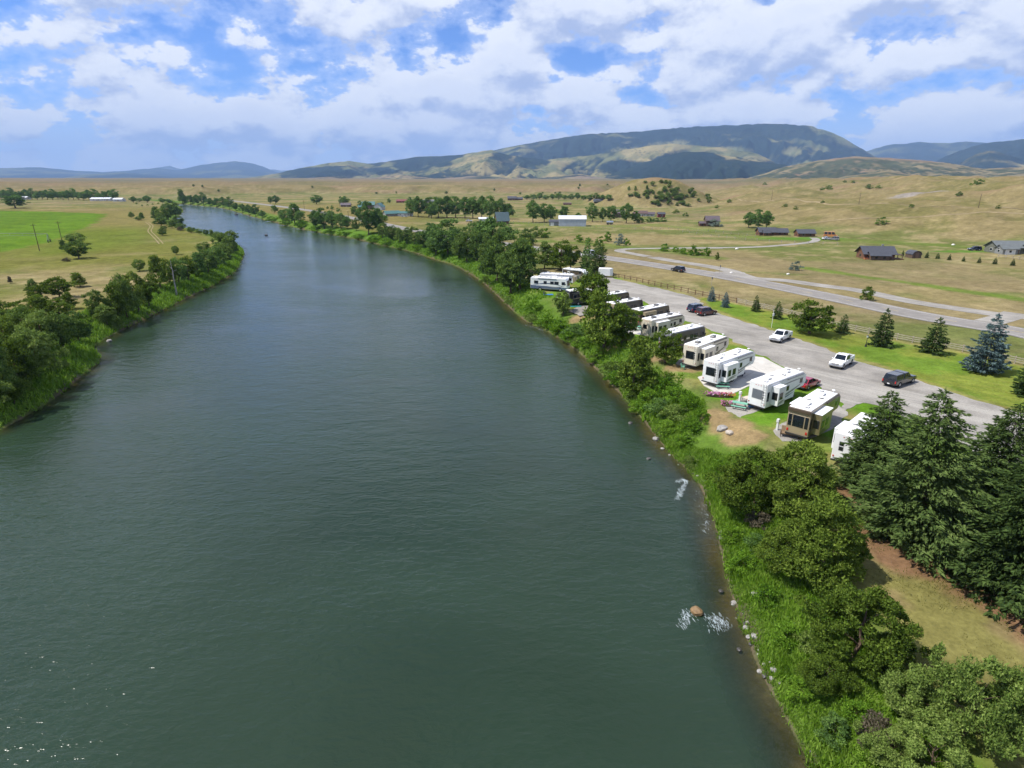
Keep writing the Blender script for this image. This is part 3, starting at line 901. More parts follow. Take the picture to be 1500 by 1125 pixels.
def main_paint(X, Y, Z, ids, s, gl):
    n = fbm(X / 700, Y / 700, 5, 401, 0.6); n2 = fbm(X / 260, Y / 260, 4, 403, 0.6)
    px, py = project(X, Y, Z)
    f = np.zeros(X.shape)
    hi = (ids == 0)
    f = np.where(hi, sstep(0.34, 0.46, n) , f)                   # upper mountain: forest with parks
    f = np.where(ids == 3, sstep(0.30, 0.42, n2), f)             # front ridge: woods, the dark colour also standing for cloud shadow
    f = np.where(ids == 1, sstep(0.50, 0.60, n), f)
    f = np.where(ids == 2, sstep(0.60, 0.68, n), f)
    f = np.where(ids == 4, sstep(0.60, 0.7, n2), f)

    f = np.maximum(f, np.where(ids == 0, 0, 0.95) * sstep(0.24, 0.12, gl + 0.25 * (n2 - 0.5)) * sstep(0.98, 0.8, s) * sstep(0.10, 0.25, s))  # woods in the gullies, also painting in the shade between spurs

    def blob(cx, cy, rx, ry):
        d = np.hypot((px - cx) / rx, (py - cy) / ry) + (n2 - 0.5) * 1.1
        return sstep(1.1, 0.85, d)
    for b in ((600, 243, 34, 9), (640, 238, 26, 7), (470, 252, 70, 8), (780, 236, 24, 12), (880, 216, 40, 12), (560, 250, 26, 6), (730, 229, 18, 6), (930, 244, 60, 14), (1000, 240, 60, 16), (1060, 250, 70, 14), (1120, 245, 30, 8)):  # forest patches, with cloud shadow put into the same dark colour
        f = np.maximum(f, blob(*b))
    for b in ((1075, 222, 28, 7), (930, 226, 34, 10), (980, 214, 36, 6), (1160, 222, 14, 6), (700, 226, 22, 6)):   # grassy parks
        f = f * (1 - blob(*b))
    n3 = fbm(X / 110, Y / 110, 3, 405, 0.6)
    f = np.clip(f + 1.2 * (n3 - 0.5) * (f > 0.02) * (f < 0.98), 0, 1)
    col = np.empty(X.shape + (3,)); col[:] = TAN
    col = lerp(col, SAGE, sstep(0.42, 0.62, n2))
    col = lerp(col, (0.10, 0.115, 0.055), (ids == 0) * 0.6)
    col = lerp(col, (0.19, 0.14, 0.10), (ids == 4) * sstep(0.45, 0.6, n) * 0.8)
    return lerp(col, FOREST_AND_SHADE, f)


def scrub_paint(X, Y, Z, ids, s, gl):
    n = fbm(X / 300, Y / 300, 5, 421, 0.6); n2 = fbm(X / 55, Y / 55, 3, 423, 0.6)
    col = np.empty(X.shape + (3,)); col[:] = (0.19, 0.155, 0.085)
    col = lerp(col, (0.20, 0.13, 0.085), sstep(0.5, 0.62, n) * 0.7)
    return lerp(col, (0.045, 0.058, 0.030), sstep(0.36, 0.52, 0.45 * n + 0.55 * n2) * 0.9 * sstep(1.0, 0.9, s))


def forest_paint(X, Y, Z, ids, s, gl):
    n = fbm(X / 900, Y / 900, 5, 441, 0.6)
    col = np.empty(X.shape + (3,)); col[:] = FOREST_AND_SHADE
    return lerp(col, SAGE, sstep(0.55, 0.68, n) * 0.7)


def mixed_paint(X, Y, Z, ids, s, gl):
    n = fbm(X / 500, Y / 500, 5, 451, 0.6)
    col = np.empty(X.shape + (3,)); col[:] = FOREST_AND_SHADE
    col = lerp(col, TAN, (ids == 1) * sstep(0.65, 0.45, n))
    return col


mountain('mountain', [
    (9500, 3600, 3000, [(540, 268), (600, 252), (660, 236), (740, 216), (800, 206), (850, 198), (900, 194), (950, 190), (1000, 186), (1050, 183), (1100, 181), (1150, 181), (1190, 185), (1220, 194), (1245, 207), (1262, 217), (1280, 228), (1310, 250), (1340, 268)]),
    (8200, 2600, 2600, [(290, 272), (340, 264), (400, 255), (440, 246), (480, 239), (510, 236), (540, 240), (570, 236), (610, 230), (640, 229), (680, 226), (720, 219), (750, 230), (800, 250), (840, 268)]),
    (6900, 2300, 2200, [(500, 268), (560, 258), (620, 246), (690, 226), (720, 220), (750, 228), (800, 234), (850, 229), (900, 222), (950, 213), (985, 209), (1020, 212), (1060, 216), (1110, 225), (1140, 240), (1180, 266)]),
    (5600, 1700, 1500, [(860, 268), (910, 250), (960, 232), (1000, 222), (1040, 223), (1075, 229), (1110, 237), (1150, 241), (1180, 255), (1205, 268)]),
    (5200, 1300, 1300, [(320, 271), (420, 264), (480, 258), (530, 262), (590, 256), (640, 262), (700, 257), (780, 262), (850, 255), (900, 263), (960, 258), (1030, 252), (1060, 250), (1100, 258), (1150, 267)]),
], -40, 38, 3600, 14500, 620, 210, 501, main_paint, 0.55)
mountain('hills', [
    (3900, 1200, 1000, [(1060, 270), (1110, 257), (1150, 244), (1200, 235), (1250, 229), (1300, 231), (1350, 234), (1400, 240), (1440, 247), (1480, 245), (1540, 243), (1640, 240), (1760, 250), (1900, 265)]),
    (3000, 900, 700, [(1180, 270), (1240, 258), (1300, 250), (1350, 258), (1400, 268), (1440, 262), (1500, 255), (1580, 250), (1700, 262)]),
], 16, 62, 2000, 5200, 330, 130, 541, scrub_paint, 0.40)
mountain('mountain', [(15000, 5000, 4000, [(1200, 255), (1240, 236), (1270, 221), (1300, 212), (1345, 206), (1390, 208), (1440, 206), (1490, 214), (1560, 224), (1650, 240), (1750, 262)])],
         18, 56, 9500, 19500, 260, 70, 561, forest_paint, 0.35)
mountain('mountain', [(9800, 3200, 2500, [(1330, 262), (1370, 236), (1400, 223), (1440, 209), (1480, 204), (1510, 203), (1600, 200), (1750, 215), (1900, 250)]),
                      (7600, 2000, 1800, [(1370, 262), (1400, 243), (1430, 224), (1450, 220), (1475, 226), (1500, 233), (1560, 245), (1640, 262)])],
         26, 60, 5200, 13000, 260, 110, 571, mixed_paint, 0.4)
mountain('mountain', [(21000, 7000, 5000, [(-300, 255), (-150, 248), (0, 246), (60, 245), (110, 250), (150, 252), (185, 250), (230, 246), (260, 249), (290, 242), (320, 238), (345, 236), (368, 238), (390, 246), (412, 255), (440, 264)]),
                      (16000, 5000, 5000, [(-200, 268), (40, 266), (120, 256), (180, 252), (240, 258), (300, 262), (360, 259), (420, 263), (460, 266)])],
         -62, -16, 10500, 26000, 300, 80, 581, forest_paint, 0.14)
mountain('mountain', [(26500, 4000, 3000, [(150, 258), (215, 247), (247, 242), (264, 247), (300, 256), (380, 248), (420, 250), (452, 258), (480, 264)])],
         -46, -14, 23000, 29500, 200, 40, 591, forest_paint, 0.10)

# ================================================================== HAZE
def build_haze():
    m = bpy.data.materials.new('haze_air'); m.use_nodes = True
    nt = m.node_tree; nt.nodes.clear()
    v = nt.nodes.new('ShaderNodeVolumePrincipled')
    v.inputs['Color'].default_value = (0.40, 0.61, 1.0, 1)
    v.inputs['Density'].default_value = 5.4e-5
    v.inputs['Anisotropy'].default_value = 0.0
    o = nt.nodes.new('ShaderNodeOutputMaterial')
    nt.links.new(v.outputs[0], o.inputs['Volume'])
    tag(MB().box((0, 0, 730), (64000, 64000, 1480)).build('haze', m), kind='stuff')


build_haze()

# ================================================================== TREES
rng = np.random.default_rng(7)


def leaf_tris(P, D, size, r, wide=0.55, nrm=None):
    """one small triangle per row: base near P, tip along D, random roll (or facing nrm)"""
    n = len(P)
    D = D / (np.linalg.norm(D, axis=1)[:, None] + 1e-9)
    q = r.normal(size=(n, 3)) if nrm is None else nrm
    S = np.cross(D, q); S /= np.linalg.norm(S, axis=1)[:, None] + 1e-9
    size = np.broadcast_to(size, (n,))[:, None] * r.uniform(0.65, 1.45, (n, 1))
    a, b, c = P + S * size * wide * 0.5, P - S * size * wide * 0.5, P + D * size
    V = np.stack([a, b, c], 1).reshape(-1, 3)
    return V


def tri_mesh(name, V):
    return mesh_np(name, V, np.arange(len(V)).reshape(-1, 3))


def clump_crown(name, r, height, radius, base, prof, n_clumps, per, leaf, clump_r, lean=0.0, hollow=0.45, up=0.35, vstretch=0.85):
    t = r.uniform(0, 1, n_clumps * 3)
    w = prof(t); keep = r.uniform(0, 1, len(t)) < w / w.max()
    t = t[keep][:n_clumps]; n = len(t)
    a = r.uniform(0, 2 * math.pi, n)
    # a lobed outline
    lob = 1 + 0.24 * np.sin(2 * a + r.uniform(0, 6)) + 0.18 * np.sin(3 * a + 5 * t + r.uniform(0, 6)) + 0.10 * np.sin(5 * a - 7 * t)
    rad = radius * prof(t) * lob * (hollow + (1 - hollow) * r.uniform(0, 1, n) ** 0.4)
    ctr = np.stack([np.cos(a) * rad + lean * t * radius, np.sin(a) * rad, base + (height - base) * t], -1)
    ctr[:, :2] *= 1 + (r.uniform(0, 1, n) > 0.92)[:, None] * 0.22
    cr = clump_r * r.uniform(0.5, 1.4, n)
    u = r.normal(size=(n, per, 3)); u /= np.linalg.norm(u, axis=2)[..., None]
    u[..., 2] = np.abs(u[..., 2]) * 0.75 + u[..., 2] * 0.25
    dist = r.uniform(0.35, 1.0, (n, per)) ** 0.5
    P = ctr[:, None, :] + u * (cr[:, None] * dist)[..., None] * np.array([1, 1, vstretch])
    D = u * 0.55 + np.array([0, 0, up]) + r.normal(size=u.shape) * 0.8
    nr_ = u + r.normal(size=u.shape) * 0.42
    return tri_mesh(name, leaf_tris(P.reshape(-1, 3), D.reshape(-1, 3), leaf, r, 0.7, nr_.reshape(-1, 3)))


def trunk_mesh(name, r, height, rad, limbs, spread, start=0.25, lean=0.0, n=6):
    mb = MB()
    p = Vector((0, 0, -0.35)); q = p.copy(); segs = 5
    pts = []
    for k in range(segs + 1):
        f = k / segs
        pts.append(Vector((lean * spread * f + r.normal() * rad * 0.5 * (k > 0), r.normal() * rad * 0.5 * (k > 0), -0.35 + height * 0.86 * f)))
    for k in range(segs):
        mb.cyl(pts[k], pts[k + 1], rad * (1 - 0.8 * k / segs) * (1.25 if k == 0 else 1), rad * (1 - 0.8 * (k + 1) / segs), n)
    for i in range(limbs):
        f = start + (0.85 - start) * i / max(limbs, 1)
        k = min(int(f * segs), segs - 1)
        b = pts[k].lerp(pts[k + 1], f * segs - k)
        a = i * 2.4 + r.uniform(-.5, .5)
        e = b + Vector((math.cos(a) * spread * (1 - 0.5 * f), math.sin(a) * spread * (1 - 0.5 * f), height * 0.16))
        m = b.lerp(e, 0.5) + Vector((r.normal() * .06, r.normal() * .06, height * 0.02)) * 1.0
        mb.cyl(b, m, rad * 0.42 * (1 - 0.6 * f), rad * 0.28 * (1 - 0.6 * f), 5)
        mb.cyl(m, e, rad * 0.28 * (1 - 0.6 * f), rad * 0.08, 5)
    me = bpy.data.meshes.new(name); me.from_pydata(mb.v, [], mb.f); me.update()
    return me


def spruce_crown(name, r, height, radius, base, whorls, per, sprays, leaf, droop=0.30):
    Vs = []; ph = r.uniform(0, 6)
    for k in range(whorls):
        f = (k + 0.5) / whorls
        z0 = base + (height - base) * f ** 0.92
        Lb = radius * (1 - f) ** 0.66 * (0.9 if f > .08 else 0.8) + 0.14
        nb = max(5, int(per * (1 - 0.45 * f)))
        for i in range(nb):
            a = 2 * math.pi * (i + r.uniform(-.45, .45)) / nb + k * 1.1; z = z0 + r.normal() * 0.14 * (height - base) / whorls * 2
            L = Lb * r.uniform(0.62, 1.16) * (1 + 0.13 * math.sin(2 * a + ph) + 0.08 * math.sin(3 * a - 5 * f + ph))
            if r.uniform() < 0.05: continue
            m = max(8, int(sprays * (L / radius) ** 1.1))
            s = r.uniform(0.10, 1.0, m) ** 0.75
            wid = 0.30 * L * np.clip(1.15 - s, 0.06, 1) * np.clip(s * 3, 0, 1)
            side = r.uniform(-1, 1, m) * wid
            dz = -droop * L * s ** 1.3 + 0.16 * L * s ** 3.2 - np.abs(side) * 0.35 + r.normal(size=m) * 0.05 - r.uniform(0, 0.12, m) * leaf * 2
            ca, sa = math.cos(a), math.sin(a)
            P = np.stack([ca * s * L - sa * side, sa * s * L + ca * side, z + dz + (1 - f) * 0.05], -1)
            sg = np.sign(side) * 0.55
            D = np.stack([ca - sa * sg, sa + ca * sg, np.full(m, -0.12) + r.normal(size=m) * 0.28], -1)
            Vs.append(leaf_tris(P, D, leaf * (0.75 + 0.4 * (1 - f)), r, 0.5))
    # leader and inner fill
    m = 60
    P = np.stack([r.normal(size=m) * 0.04, r.normal(size=m) * 0.04, height * (0.90 + 0.1 * r.uniform(0, 1, m))], -1)
    Vs.append(leaf_tris(P, np.stack([r.normal(size=m) * .5, r.normal(size=m) * .5, np.full(m, 1.0)], -1), leaf * 0.7, r, 0.4))
    return tri_mesh(name, np.concatenate(Vs))


p_dome = lambda t: np.clip(1.02 - (np.abs(t - 0.36) / 0.68) ** 2.1, 0.05, 1)
p_cone = lambda t: np.clip(1.0 - 0.72 * t, 0.06, 1) * np.clip(0.45 + t * 5, 0, 1)
p_round = lambda t: np.sqrt(np.clip(1 - ((t - 0.5) / 0.53) ** 2, 0.02, 1))
p_bush = lambda t: np.sqrt(np.clip(1.05 - t ** 2, 0.02, 1))
p_tall = lambda t: np.clip(np.sin(np.clip(t, 0, 1) * math.pi * 0.93 + 0.18), 0.08, 1)

PROTO = {}


def proto(kind, crown, trunk, h, w):
    PROTO.setdefault(kind, []).append((crown, trunk, h, w))


def rg(s): return np.random.default_rng(s)


for s in range(3):
    proto('juniper_near', clump_crown('juniper_crown', rg(10 + s), 6.0, 2.9, 0.5, (p_dome, p_cone, p_dome)[s], 150, 230, 0.165, 0.62, hollow=0.55, vstretch=1.0), trunk_mesh('juniper_trunk', rg(20 + s), 6.0, 0.20, 6, 1.6), 6.0, 5.8)
    proto('pale_near', clump_crown('pale_crown', rg(30 + s), 5.5, 2.9, 0.4, (p_dome, p_cone, p_dome)[s], 70, 300, 0.19, 0.74, hollow=0.5, up=0.6, vstretch=1.25), trunk_mesh('pale_trunk', rg(33 + s), 5.5, 0.14, 9, 2.0, 0.1), 5.5, 5.8)
for s in range(4):
    proto('juniper', clump_crown('juniper_crown', rg(40 + s), 6.0, 2.5, 0.7, (p_dome, p_cone, p_tall, p_round)[s], 75, 90, 0.27, 0.72, lean=0.25 * (s % 2), hollow=0.4), trunk_mesh('juniper_trunk', rg(50 + s), 6.0, 0.20, 5, 1.4), 6.0, 5.0)
    proto('cottonwood', clump_crown('cottonwood_crown', rg(60 + s), 13.0, 4.4, 2.2, (p_round, p_tall, p_dome, p_tall)[s], 70, 100, 0.52, 1.55, hollow=0.4), trunk_mesh('cottonwood_trunk', rg(64 + s), 13.0, 0.36, 6, 3.0), 13.0, 8.8)
    proto('bush', clump_crown('bush_crown', rg(70 + s), 2.2, 1.6, 0.05, p_bush, 30, 95, 0.18, 0.50, hollow=0.35, up=0.7), trunk_mesh('bush_stem', rg(74 + s), 1.9, 0.05, 5, 0.9, 0.05), 2.2, 3.2)
for s in range(2):
    proto('spruce_near', spruce_crown('spruce_crown', rg(80 + s), 14.0, 4.9, 0.4, 30, 16, 190, 0.29), trunk_mesh('spruce_trunk', rg(84 + s), 14.0, 0.26, 0, 1), 14.0, 9.8)
    proto('spruce', spruce_crown('spruce_crown', rg(90 + s), 5.0, 1.75, 0.15, 17, 11, 60, 0.24), trunk_mesh('spruce_trunk', rg(94 + s), 5.0, 0.11, 0, 1), 5.0, 3.5)
    proto('spruce_wide', spruce_crown('spruce_crown', rg(97 + s), 8.0, 3.5, 0.3, 15, 13, 110, 0.34, 0.14), trunk_mesh('spruce_trunk', rg(99 + s), 8.0, 0.17, 0, 1), 8.0, 7.0)

NTREE = [0]


def tree(kind, p, h, w, leaves, name, label, group=None, cat='tree', v=None, trunk=True, bark=None):
    k = NTREE[0]; NTREE[0] += 1
    lst = PROTO[kind]
    crown, tr, ph, pw = lst[(k * 7 + 3) % len(lst) if v is None else v % len(lst)]
    rr = rg(1000 + k)
    o = empty(name, (p[0], p[1], p[2]), rr.uniform(0, 6.28))
    o.rotation_euler[0], o.rotation_euler[1] = rr.normal() * 0.03, rr.normal() * 0.03
    o.scale = (w / pw * rr.uniform(0.92, 1.08), w / pw * rr.uniform(0.92, 1.08), h / ph)
    tag(o, label, cat, group)
    c = bpy.data.objects.new('crown' if cat == 'tree' else 'foliage', crown); C.objects.link(c); c.parent = o
    if not crown.materials: crown.materials.append(leaves)
    c.material_slots[0].link = 'OBJECT'; c.material_slots[0].material = leaves
    if trunk:
        t = bpy.data.objects.new('trunk' if cat == 'tree' else 'stem', tr); C.objects.link(t); t.parent = o
        bk = bark or BARK()
        if not tr.materials: tr.materials.append(bk)
        t.material_slots[0].link = 'OBJECT'; t.material_slots[0].material = bk
    return o


def ptree(kind, px, py, hpx, wpx, leaves, name, label, group=None, cat='tree', **kw):
    p = on_ground(px, py)
    for _ in range(30):          # keep feet dry
        if p[2] > 0.35: break
        py -= 1.0; p = on_ground(px, py)
    m = metres_per_px(p)
    return tree(kind, p, hpx * m / 0.93, wpx * m, leaves, name, label, group, cat, **kw)


# ---- foreground, right bank
for px, py, h, w, v, lab in [
    (1338, 790, 13.4, 11.4, 0, 'tallest dark green spruce in the foreground, left of the two biggest'),
    (1494, 860, 13.6, 12.0, 1, 'broad dark green spruce at the right edge over bare needle litter'),
    (1284, 722, 10.4, 9.4, 1, 'smaller dark spruce standing against the half hidden white trailer'),
    (1445, 752, 10.8, 9.6, 0, 'dark spruce behind the two biggest spruces, its tip before the gravel drive'),
    (1548, 800, 12.5, 9.0, 1, 'dark spruce cut by the right edge beside the gravel drive')]:
    p = on_ground(px, py)
    tree('spruce_near', p, h, w, F_SPR(), 'spruce_tree', lab, 'big spruces in the right foreground', v=v)
for px, py, h, w, v, lab in [
    (1102, 752, 6.2, 5.4, 0, 'olive juniper nearest the water below the tan fifth wheel trailer'),
    (1168, 748, 6.4, 6.2, 2, 'olive juniper right beside the bench, filling the bank behind'),
    (1203, 850, 6.6, 5.9, 1, 'large olive juniper in the middle of the near bank'),
    (1160, 838, 4.2, 4.0, 0, 'low olive juniper leaning on the larger one on the near bank'),
    (1248, 968, 5.4, 4.6, 2, 'rounded olive juniper at the edge of the dry foreground turf'),
    (1208, 1008, 2.2, 2.4, 0, 'small olive juniper low on the near bank')]:
    tree('juniper_near', on_ground(px, py), h, w, F_JUN(), 'juniper_tree', lab, 'junipers on the near bank', v=v)
for px, py, h, w, v, lab in [
    (1412, 1078, 4.9, 3.7, 0, 'tallest pale green tree in the bottom right corner'),
    (1335, 1046, 3.0, 3.0, 1, 'pale green tree nearest the rounded juniper in the foreground'),
    (1360, 1128, 2.6, 3.2, 2, 'pale green tree at the bottom edge of the picture'),
    (1472, 1070, 3.8, 3.0, 1, 'pale green tree over the shaded turf at the lower right'),
    (1300, 1118, 2.0, 2.4, 0, 'low pale green tree beside the bottom bank weeds')]:
    tree('pale_near', on_ground(px, py), h, w, F_LITE(), 'willow_tree', lab, 'pale trees in the bottom right corner', v=v)
tree('bush', on_ground(1282, 1085), 1.5, 2.2, F_DEAD(), 'dead_bush', 'grey brown leafless bush among the bottom bank weeds', None, 'bush', v=1)
tree('bush', on_ground(1110, 772), 1.4, 2.0, F_DEAD(), 'dead_bush', 'grey twiggy bush at the foot of the waterside juniper', None, 'bush', v=2)
tree('bush', on_ground(1182, 668 + 100), 1.2, 1.5, F_DEAD(), 'dead_bush', 'small grey twiggy bush between the near bank junipers', None, 'bush', v=3)

# ---- trees among the trailers
for kind, px, py, h, w, lf, lab in [
    ('juniper', 884, 509, 78, 66, F_JUN, 'big olive juniper with a spreading crown before the dark motorhomes'),
    ('juniper', 912, 502, 48, 40, F_JUN, 'olive juniper bough tree leaning over the second concrete pad'),
    ('juniper', 868, 457, 56, 44, F_JUN, 'upright olive juniper with bare limbs before the tan motorhome'),
    ('juniper', 926, 578, 74, 56, F_JUN, 'ragged olive juniper on the bank below the cream trailer'),
    ('juniper', 974, 532, 48, 36, F_JUN, 'small juniper with a bare trunk beside the cream fifth wheel'),
    ('juniper', 825, 462, 30, 24, F_JUND, 'small dark round juniper on the bank below the tan motorhome'),
    ('juniper', 748, 430, 58, 44, F_JUND, 'dark juniper low on the bank left of the blue and white motorhome'),
    ('juniper', 762, 424, 62, 46, F_JUND, 'dark juniper touching the rear of the blue and white motorhome'),
    ('juniper', 728, 412, 52, 40, F_JUND, 'dark juniper on the waterside left of the motorhomes'),
    ('juniper', 738, 402, 54, 44, F_JUND, 'dark juniper behind the waterside pair near the highway'),
    ('juniper', 768, 398, 44, 36, F_JUN, 'olive juniper between highway and the white trailer roof'),
    ('juniper', 798, 394, 34, 24, F_JUND, 'slim dark juniper behind the white fifth wheel roof'),
    ('juniper', 822, 396, 40, 34, F_JUN, 'round olive juniper behind the white fifth wheel roof'),
    ('juniper', 836, 394, 30, 26, F_JUN, 'low olive juniper right behind the awning trailer'),
    ('spruce', 857, 396, 44, 22, F_COT, 'slender green conifer behind the white ended trailer'),
    ('spruce_wide', 874, 402, 42, 34, F_SPR, 'dark conifer beside the small white cargo trailer'),
    ('juniper', 1185, 489, 46, 48, F_JUN, 'round olive juniper alone on the lawn behind the white pickups')]:
    ptree(kind, px, py, h, w, lf(), 'spruce_tree' if 'spruce' in kind else 'juniper_tree', lab, 'trees among the trailers')
# ---- lawn spruces
for kind, px, py, h, w, lf, lab in [
    ('spruce', 1042, 441, 20, 15, F_BLUE, 'small spruce nearest the two parked dark cars on the lawn'),
    ('spruce', 1062, 450, 21, 15, F_BLUE, 'small spruce second from the dark cars along the fence'),
    ('spruce', 1107, 456, 22, 15, F_SPR, 'small spruce third from the dark cars along the fence'),
    ('spruce', 1138, 467, 24, 17, F_SPR, 'small spruce beside the white lawn pole'),
    ('spruce', 1233, 488, 26, 21, F_SPR, 'small spruce right of the round lawn juniper'),
    ('spruce', 1290, 507, 52, 34, F_SPR, 'tall narrow dark spruce beside the black lawn lamp'),
    ('spruce', 1365, 517, 50, 38, F_SPR, 'tall dark spruce between the lamp and the blue spruce'),
    ('spruce_wide', 1440, 545, 80, 66, F_BLUE, 'big silvery blue spruce with layered boughs on the lawn'),
    ('spruce_wide', 1502, 580, 56, 46, F_SPR, 'dark spruce at the right edge of the lawn')]:
    ptree(kind, px, py, h, w, lf(), 'spruce_tree', lab, 'spruces on the lawn')

# ---- right bank upstream: cottonwoods and junipers
def row(items, kind, name, phrase, group, leaves, cat='tree', **kw):
    items = sorted(items)
    for i, it in enumerate(items):
        px, py, h, w = it[:4]
        lf = it[4] if len(it) > 4 else (leaves[(i * 7 + i // 3) % len(leaves)] if isinstance(leaves, list) else leaves)
        ptree(kind, px, py, h, w, lf(), name, '%s, %s from the left' % (phrase, ORD[i + 1]), group, cat, **kw)


row([(432, 328, 26, 19), (419, 327, 17, 14), (441, 328, 17, 12), (463, 335, 23, 18), (475, 335, 25, 17), (487, 335, 23, 17), (500, 336, 21, 17), (540, 344, 40, 27), (556, 340, 30, 24), (508, 336, 16, 13),
     (655, 374, 44, 40), (722, 374, 48, 42), (703, 368, 40, 30), (633, 360, 30, 24), (668, 372, 30, 26), (402, 312, 10, 8), (412, 318, 9, 7), (638, 374, 26, 22)],
    'cottonwood', 'cottonwood_tree', 'leafy cottonwood along the right river bank', 'cottonwoods along the right bank', F_COT)
row([(522, 338, 17, 9), (560, 348, 18, 16), (574, 352, 20, 18), (586, 354, 17, 14), (596, 357, 21, 18), (607, 358, 22, 18), (621, 362, 22, 20), (640, 366, 24, 20), (684, 384, 38, 30), (698, 382, 40, 28), (714, 392, 36, 26), (706, 378, 30, 26), (672, 378, 28, 22)],
    'juniper', 'juniper_tree', 'dark juniper along the right bank upstream of the camp', 'junipers along the right bank', F_JUND)
row([(270 + i * 9.5, 297.5 + i * 1.9 + (i % 3) * 0.5, 10 + (i % 4) * 1.6, 9.5) for i in range(13)], 'cottonwood', 'cottonwood_tree', 'small cottonwood in the far row where the river bends', 'far bend trees', F_COT)
row([(396, 299, 10, 6), (404, 299, 11, 9), (464, 299, 11, 14), (505, 300, 11, 11)], 'cottonwood', 'cottonwood_tree', 'lone cottonwood on the dry plain past the right bank', 'plain trees', F_COT)
row([(602, 317, 22, 14), (613, 318, 26, 17), (628, 318, 24, 17), (642, 319, 27, 20), (655, 319, 27, 18), (668, 319, 26, 17), (681, 320, 27, 18), (693, 320, 28, 17), (706, 320, 28, 17), (718, 321, 28, 18), (733, 321, 26, 17), (744, 321, 20, 13), (632, 320, 18, 13)],
    'cottonwood', 'cottonwood_tree', 'cottonwood in the grove behind the steep roofed cabin', 'grove behind the cabin', F_COT)
row([(781, 326, 28, 18), (797, 325, 22, 15), (807, 325, 22, 15), (826, 319, 15, 13), (868, 325, 23, 13), (883, 325, 18, 11), (895, 325, 21, 15), (917, 327, 25, 15), (930, 327, 15, 10), (847, 321, 8, 9)],
    'cottonwood', 'cottonwood_tree', 'tree near the white metal shed and farmhouses', 'farmyard trees', F_COT)
row([(772 + i * 9.2, 292.5 + (i % 2) * 0.4, 6 + (i % 3) * 1.3, 9) for i in range(14)], 'cottonwood', 'cottonwood_tree', 'tree in the thin far row on the dry plain', 'far plain row', F_COT)
row([(772, 359, 19, 22, F_JUND), (787, 348, 14, 20, F_LITE), (800, 348, 11, 12, F_BUSH), (877, 371, 15, 17, F_JUN), (848, 355, 9, 11, F_BUSH), (890, 354, 12, 11, F_BUSH), (880, 356, 8, 14, F_BUSH), (907, 360, 14, 13, F_SILV), (918, 359, 9, 8, F_BUSH), (973, 368, 9, 14, F_BUSH), (1015, 374, 14, 11, F_BUSH), (1002, 372, 7, 14, F_BUSH), (1035, 375, 10, 11, F_BUSH), (1025, 374, 7, 12, F_BUSH), (1050, 381, 9, 7, F_JUN), (989, 369, 6, 12, F_BUSH), (860, 356, 6, 14, F_BUSH)],
    'bush', 'roadside_bush', 'bush on the dry grass beyond the highway', 'bushes beyond the highway', F_BUSH, 'bush')
ptree('bush', 1047, 332, 10, 15, F_SILV(), 'silver_bush', 'silvery bush against the purple roofed barn', None, 'bush')
ptree('bush', 1166, 396, 11, 16, F_SILV(), 'silver_bush', 'silvery round bush alone on the dry grass below the log houses', None, 'bush')
ptree('bush', 1270, 440, 17, 18, F_JUN(), 'roadside_bush', 'olive bush between highway and gravel road at the right', None, 'bush')
row([(1097, 334, 20, 15), (1110, 336, 24, 16), (1122, 335, 23, 14)], 'cottonwood', 'cottonwood_tree', 'green tree of the clump left of the log house', 'clump by the log house', F_COT)
row([(1322, 375, 8, 5), (1357, 378, 9, 6), (1373, 379, 8, 6), (1390, 381, 8, 6), (1411, 383, 7, 6), (1434, 385, 8, 6), (1457, 387, 9, 7), (1483, 389, 9, 8)], 'spruce', 'spruce_tree', 'tiny spruce of the planted line by the right-hand log house', 'planted spruce line', F_SPR)
row([(938, 327, 7, 12), (950, 326, 6, 12), (960, 325, 5, 12), (972, 325, 5, 12)], 'bush', 'hedge_bush', 'low bush of the hedge right of the farmhouse', 'farmhouse hedge', F_COT, 'bush')
row([(560, 305, 7, 8), (528, 303, 8, 8), (517, 311, 7, 8), (522, 316, 11, 10, F_JUND), (600, 296, 6, 7), (499, 299, 9, 6), (570, 297, 5, 6), (487, 307, 5, 5), (496, 310, 5, 6), (480, 306, 3, 4)], 'bush', 'farm_bush', 'small bush around the green roofed houses', 'bushes by the green roofs', F_COT, 'bush')

# ---- the wooded knob and the bench
rk = rg(5)
knob = []
for i in range(88):
    a, q = rk.uniform(0, 6.28), rk.uniform(0, 1)
    px, py = rk.normal(968, 20), rk.uniform(284, 306)
    if i > 44: px, py = rk.normal(1004, 20), rk.uniform(278, 302)
    if i > 70: px, py = rk.uniform(915, 985), rk.uniform(268, 290)
    if px < 905: px += 60
    p = on_ground(px, py)
    if p[2] < 4.2 or p[1] > 1000: continue
    knob.append((px, tuple(p), rk.uniform(2.6, 5.4), rk.uniform(2.8, 6.0)))
for i, (px, p, h, w) in enumerate(sorted(knob)):
    tree('juniper', p, h, w, F_JUND(), 'juniper_tree', 'dark juniper on the wooded knob, %s from the left' % ORD[i + 1], 'junipers on the wooded knob')
for i, (px, py, h) in enumerate(sorted([(1150, 303, 4), (1068, 297, 4), (990, 313, 5), (1004, 317, 5), (1204, 279, 4), (1205, 297, 3), (1213, 278, 6), (1273, 276, 5), (1287, 276, 4), (1292, 329, 9), (1405, 287, 5), (1432, 271, 8), (1462, 306, 4), (1120, 272, 4), (1335, 304, 4), (1237, 268, 3), (1250, 268, 3), (1050, 305, 4), (1165, 307, 4)])):
    ptree('bush', px, py, h, h * 1.7, F_JUND(), 'sage_bush', 'dark bush on the bare tan hillside at the right, %s from the left' % ORD[i + 1], 'hillside bushes', 'bush')
rk = rg(9)
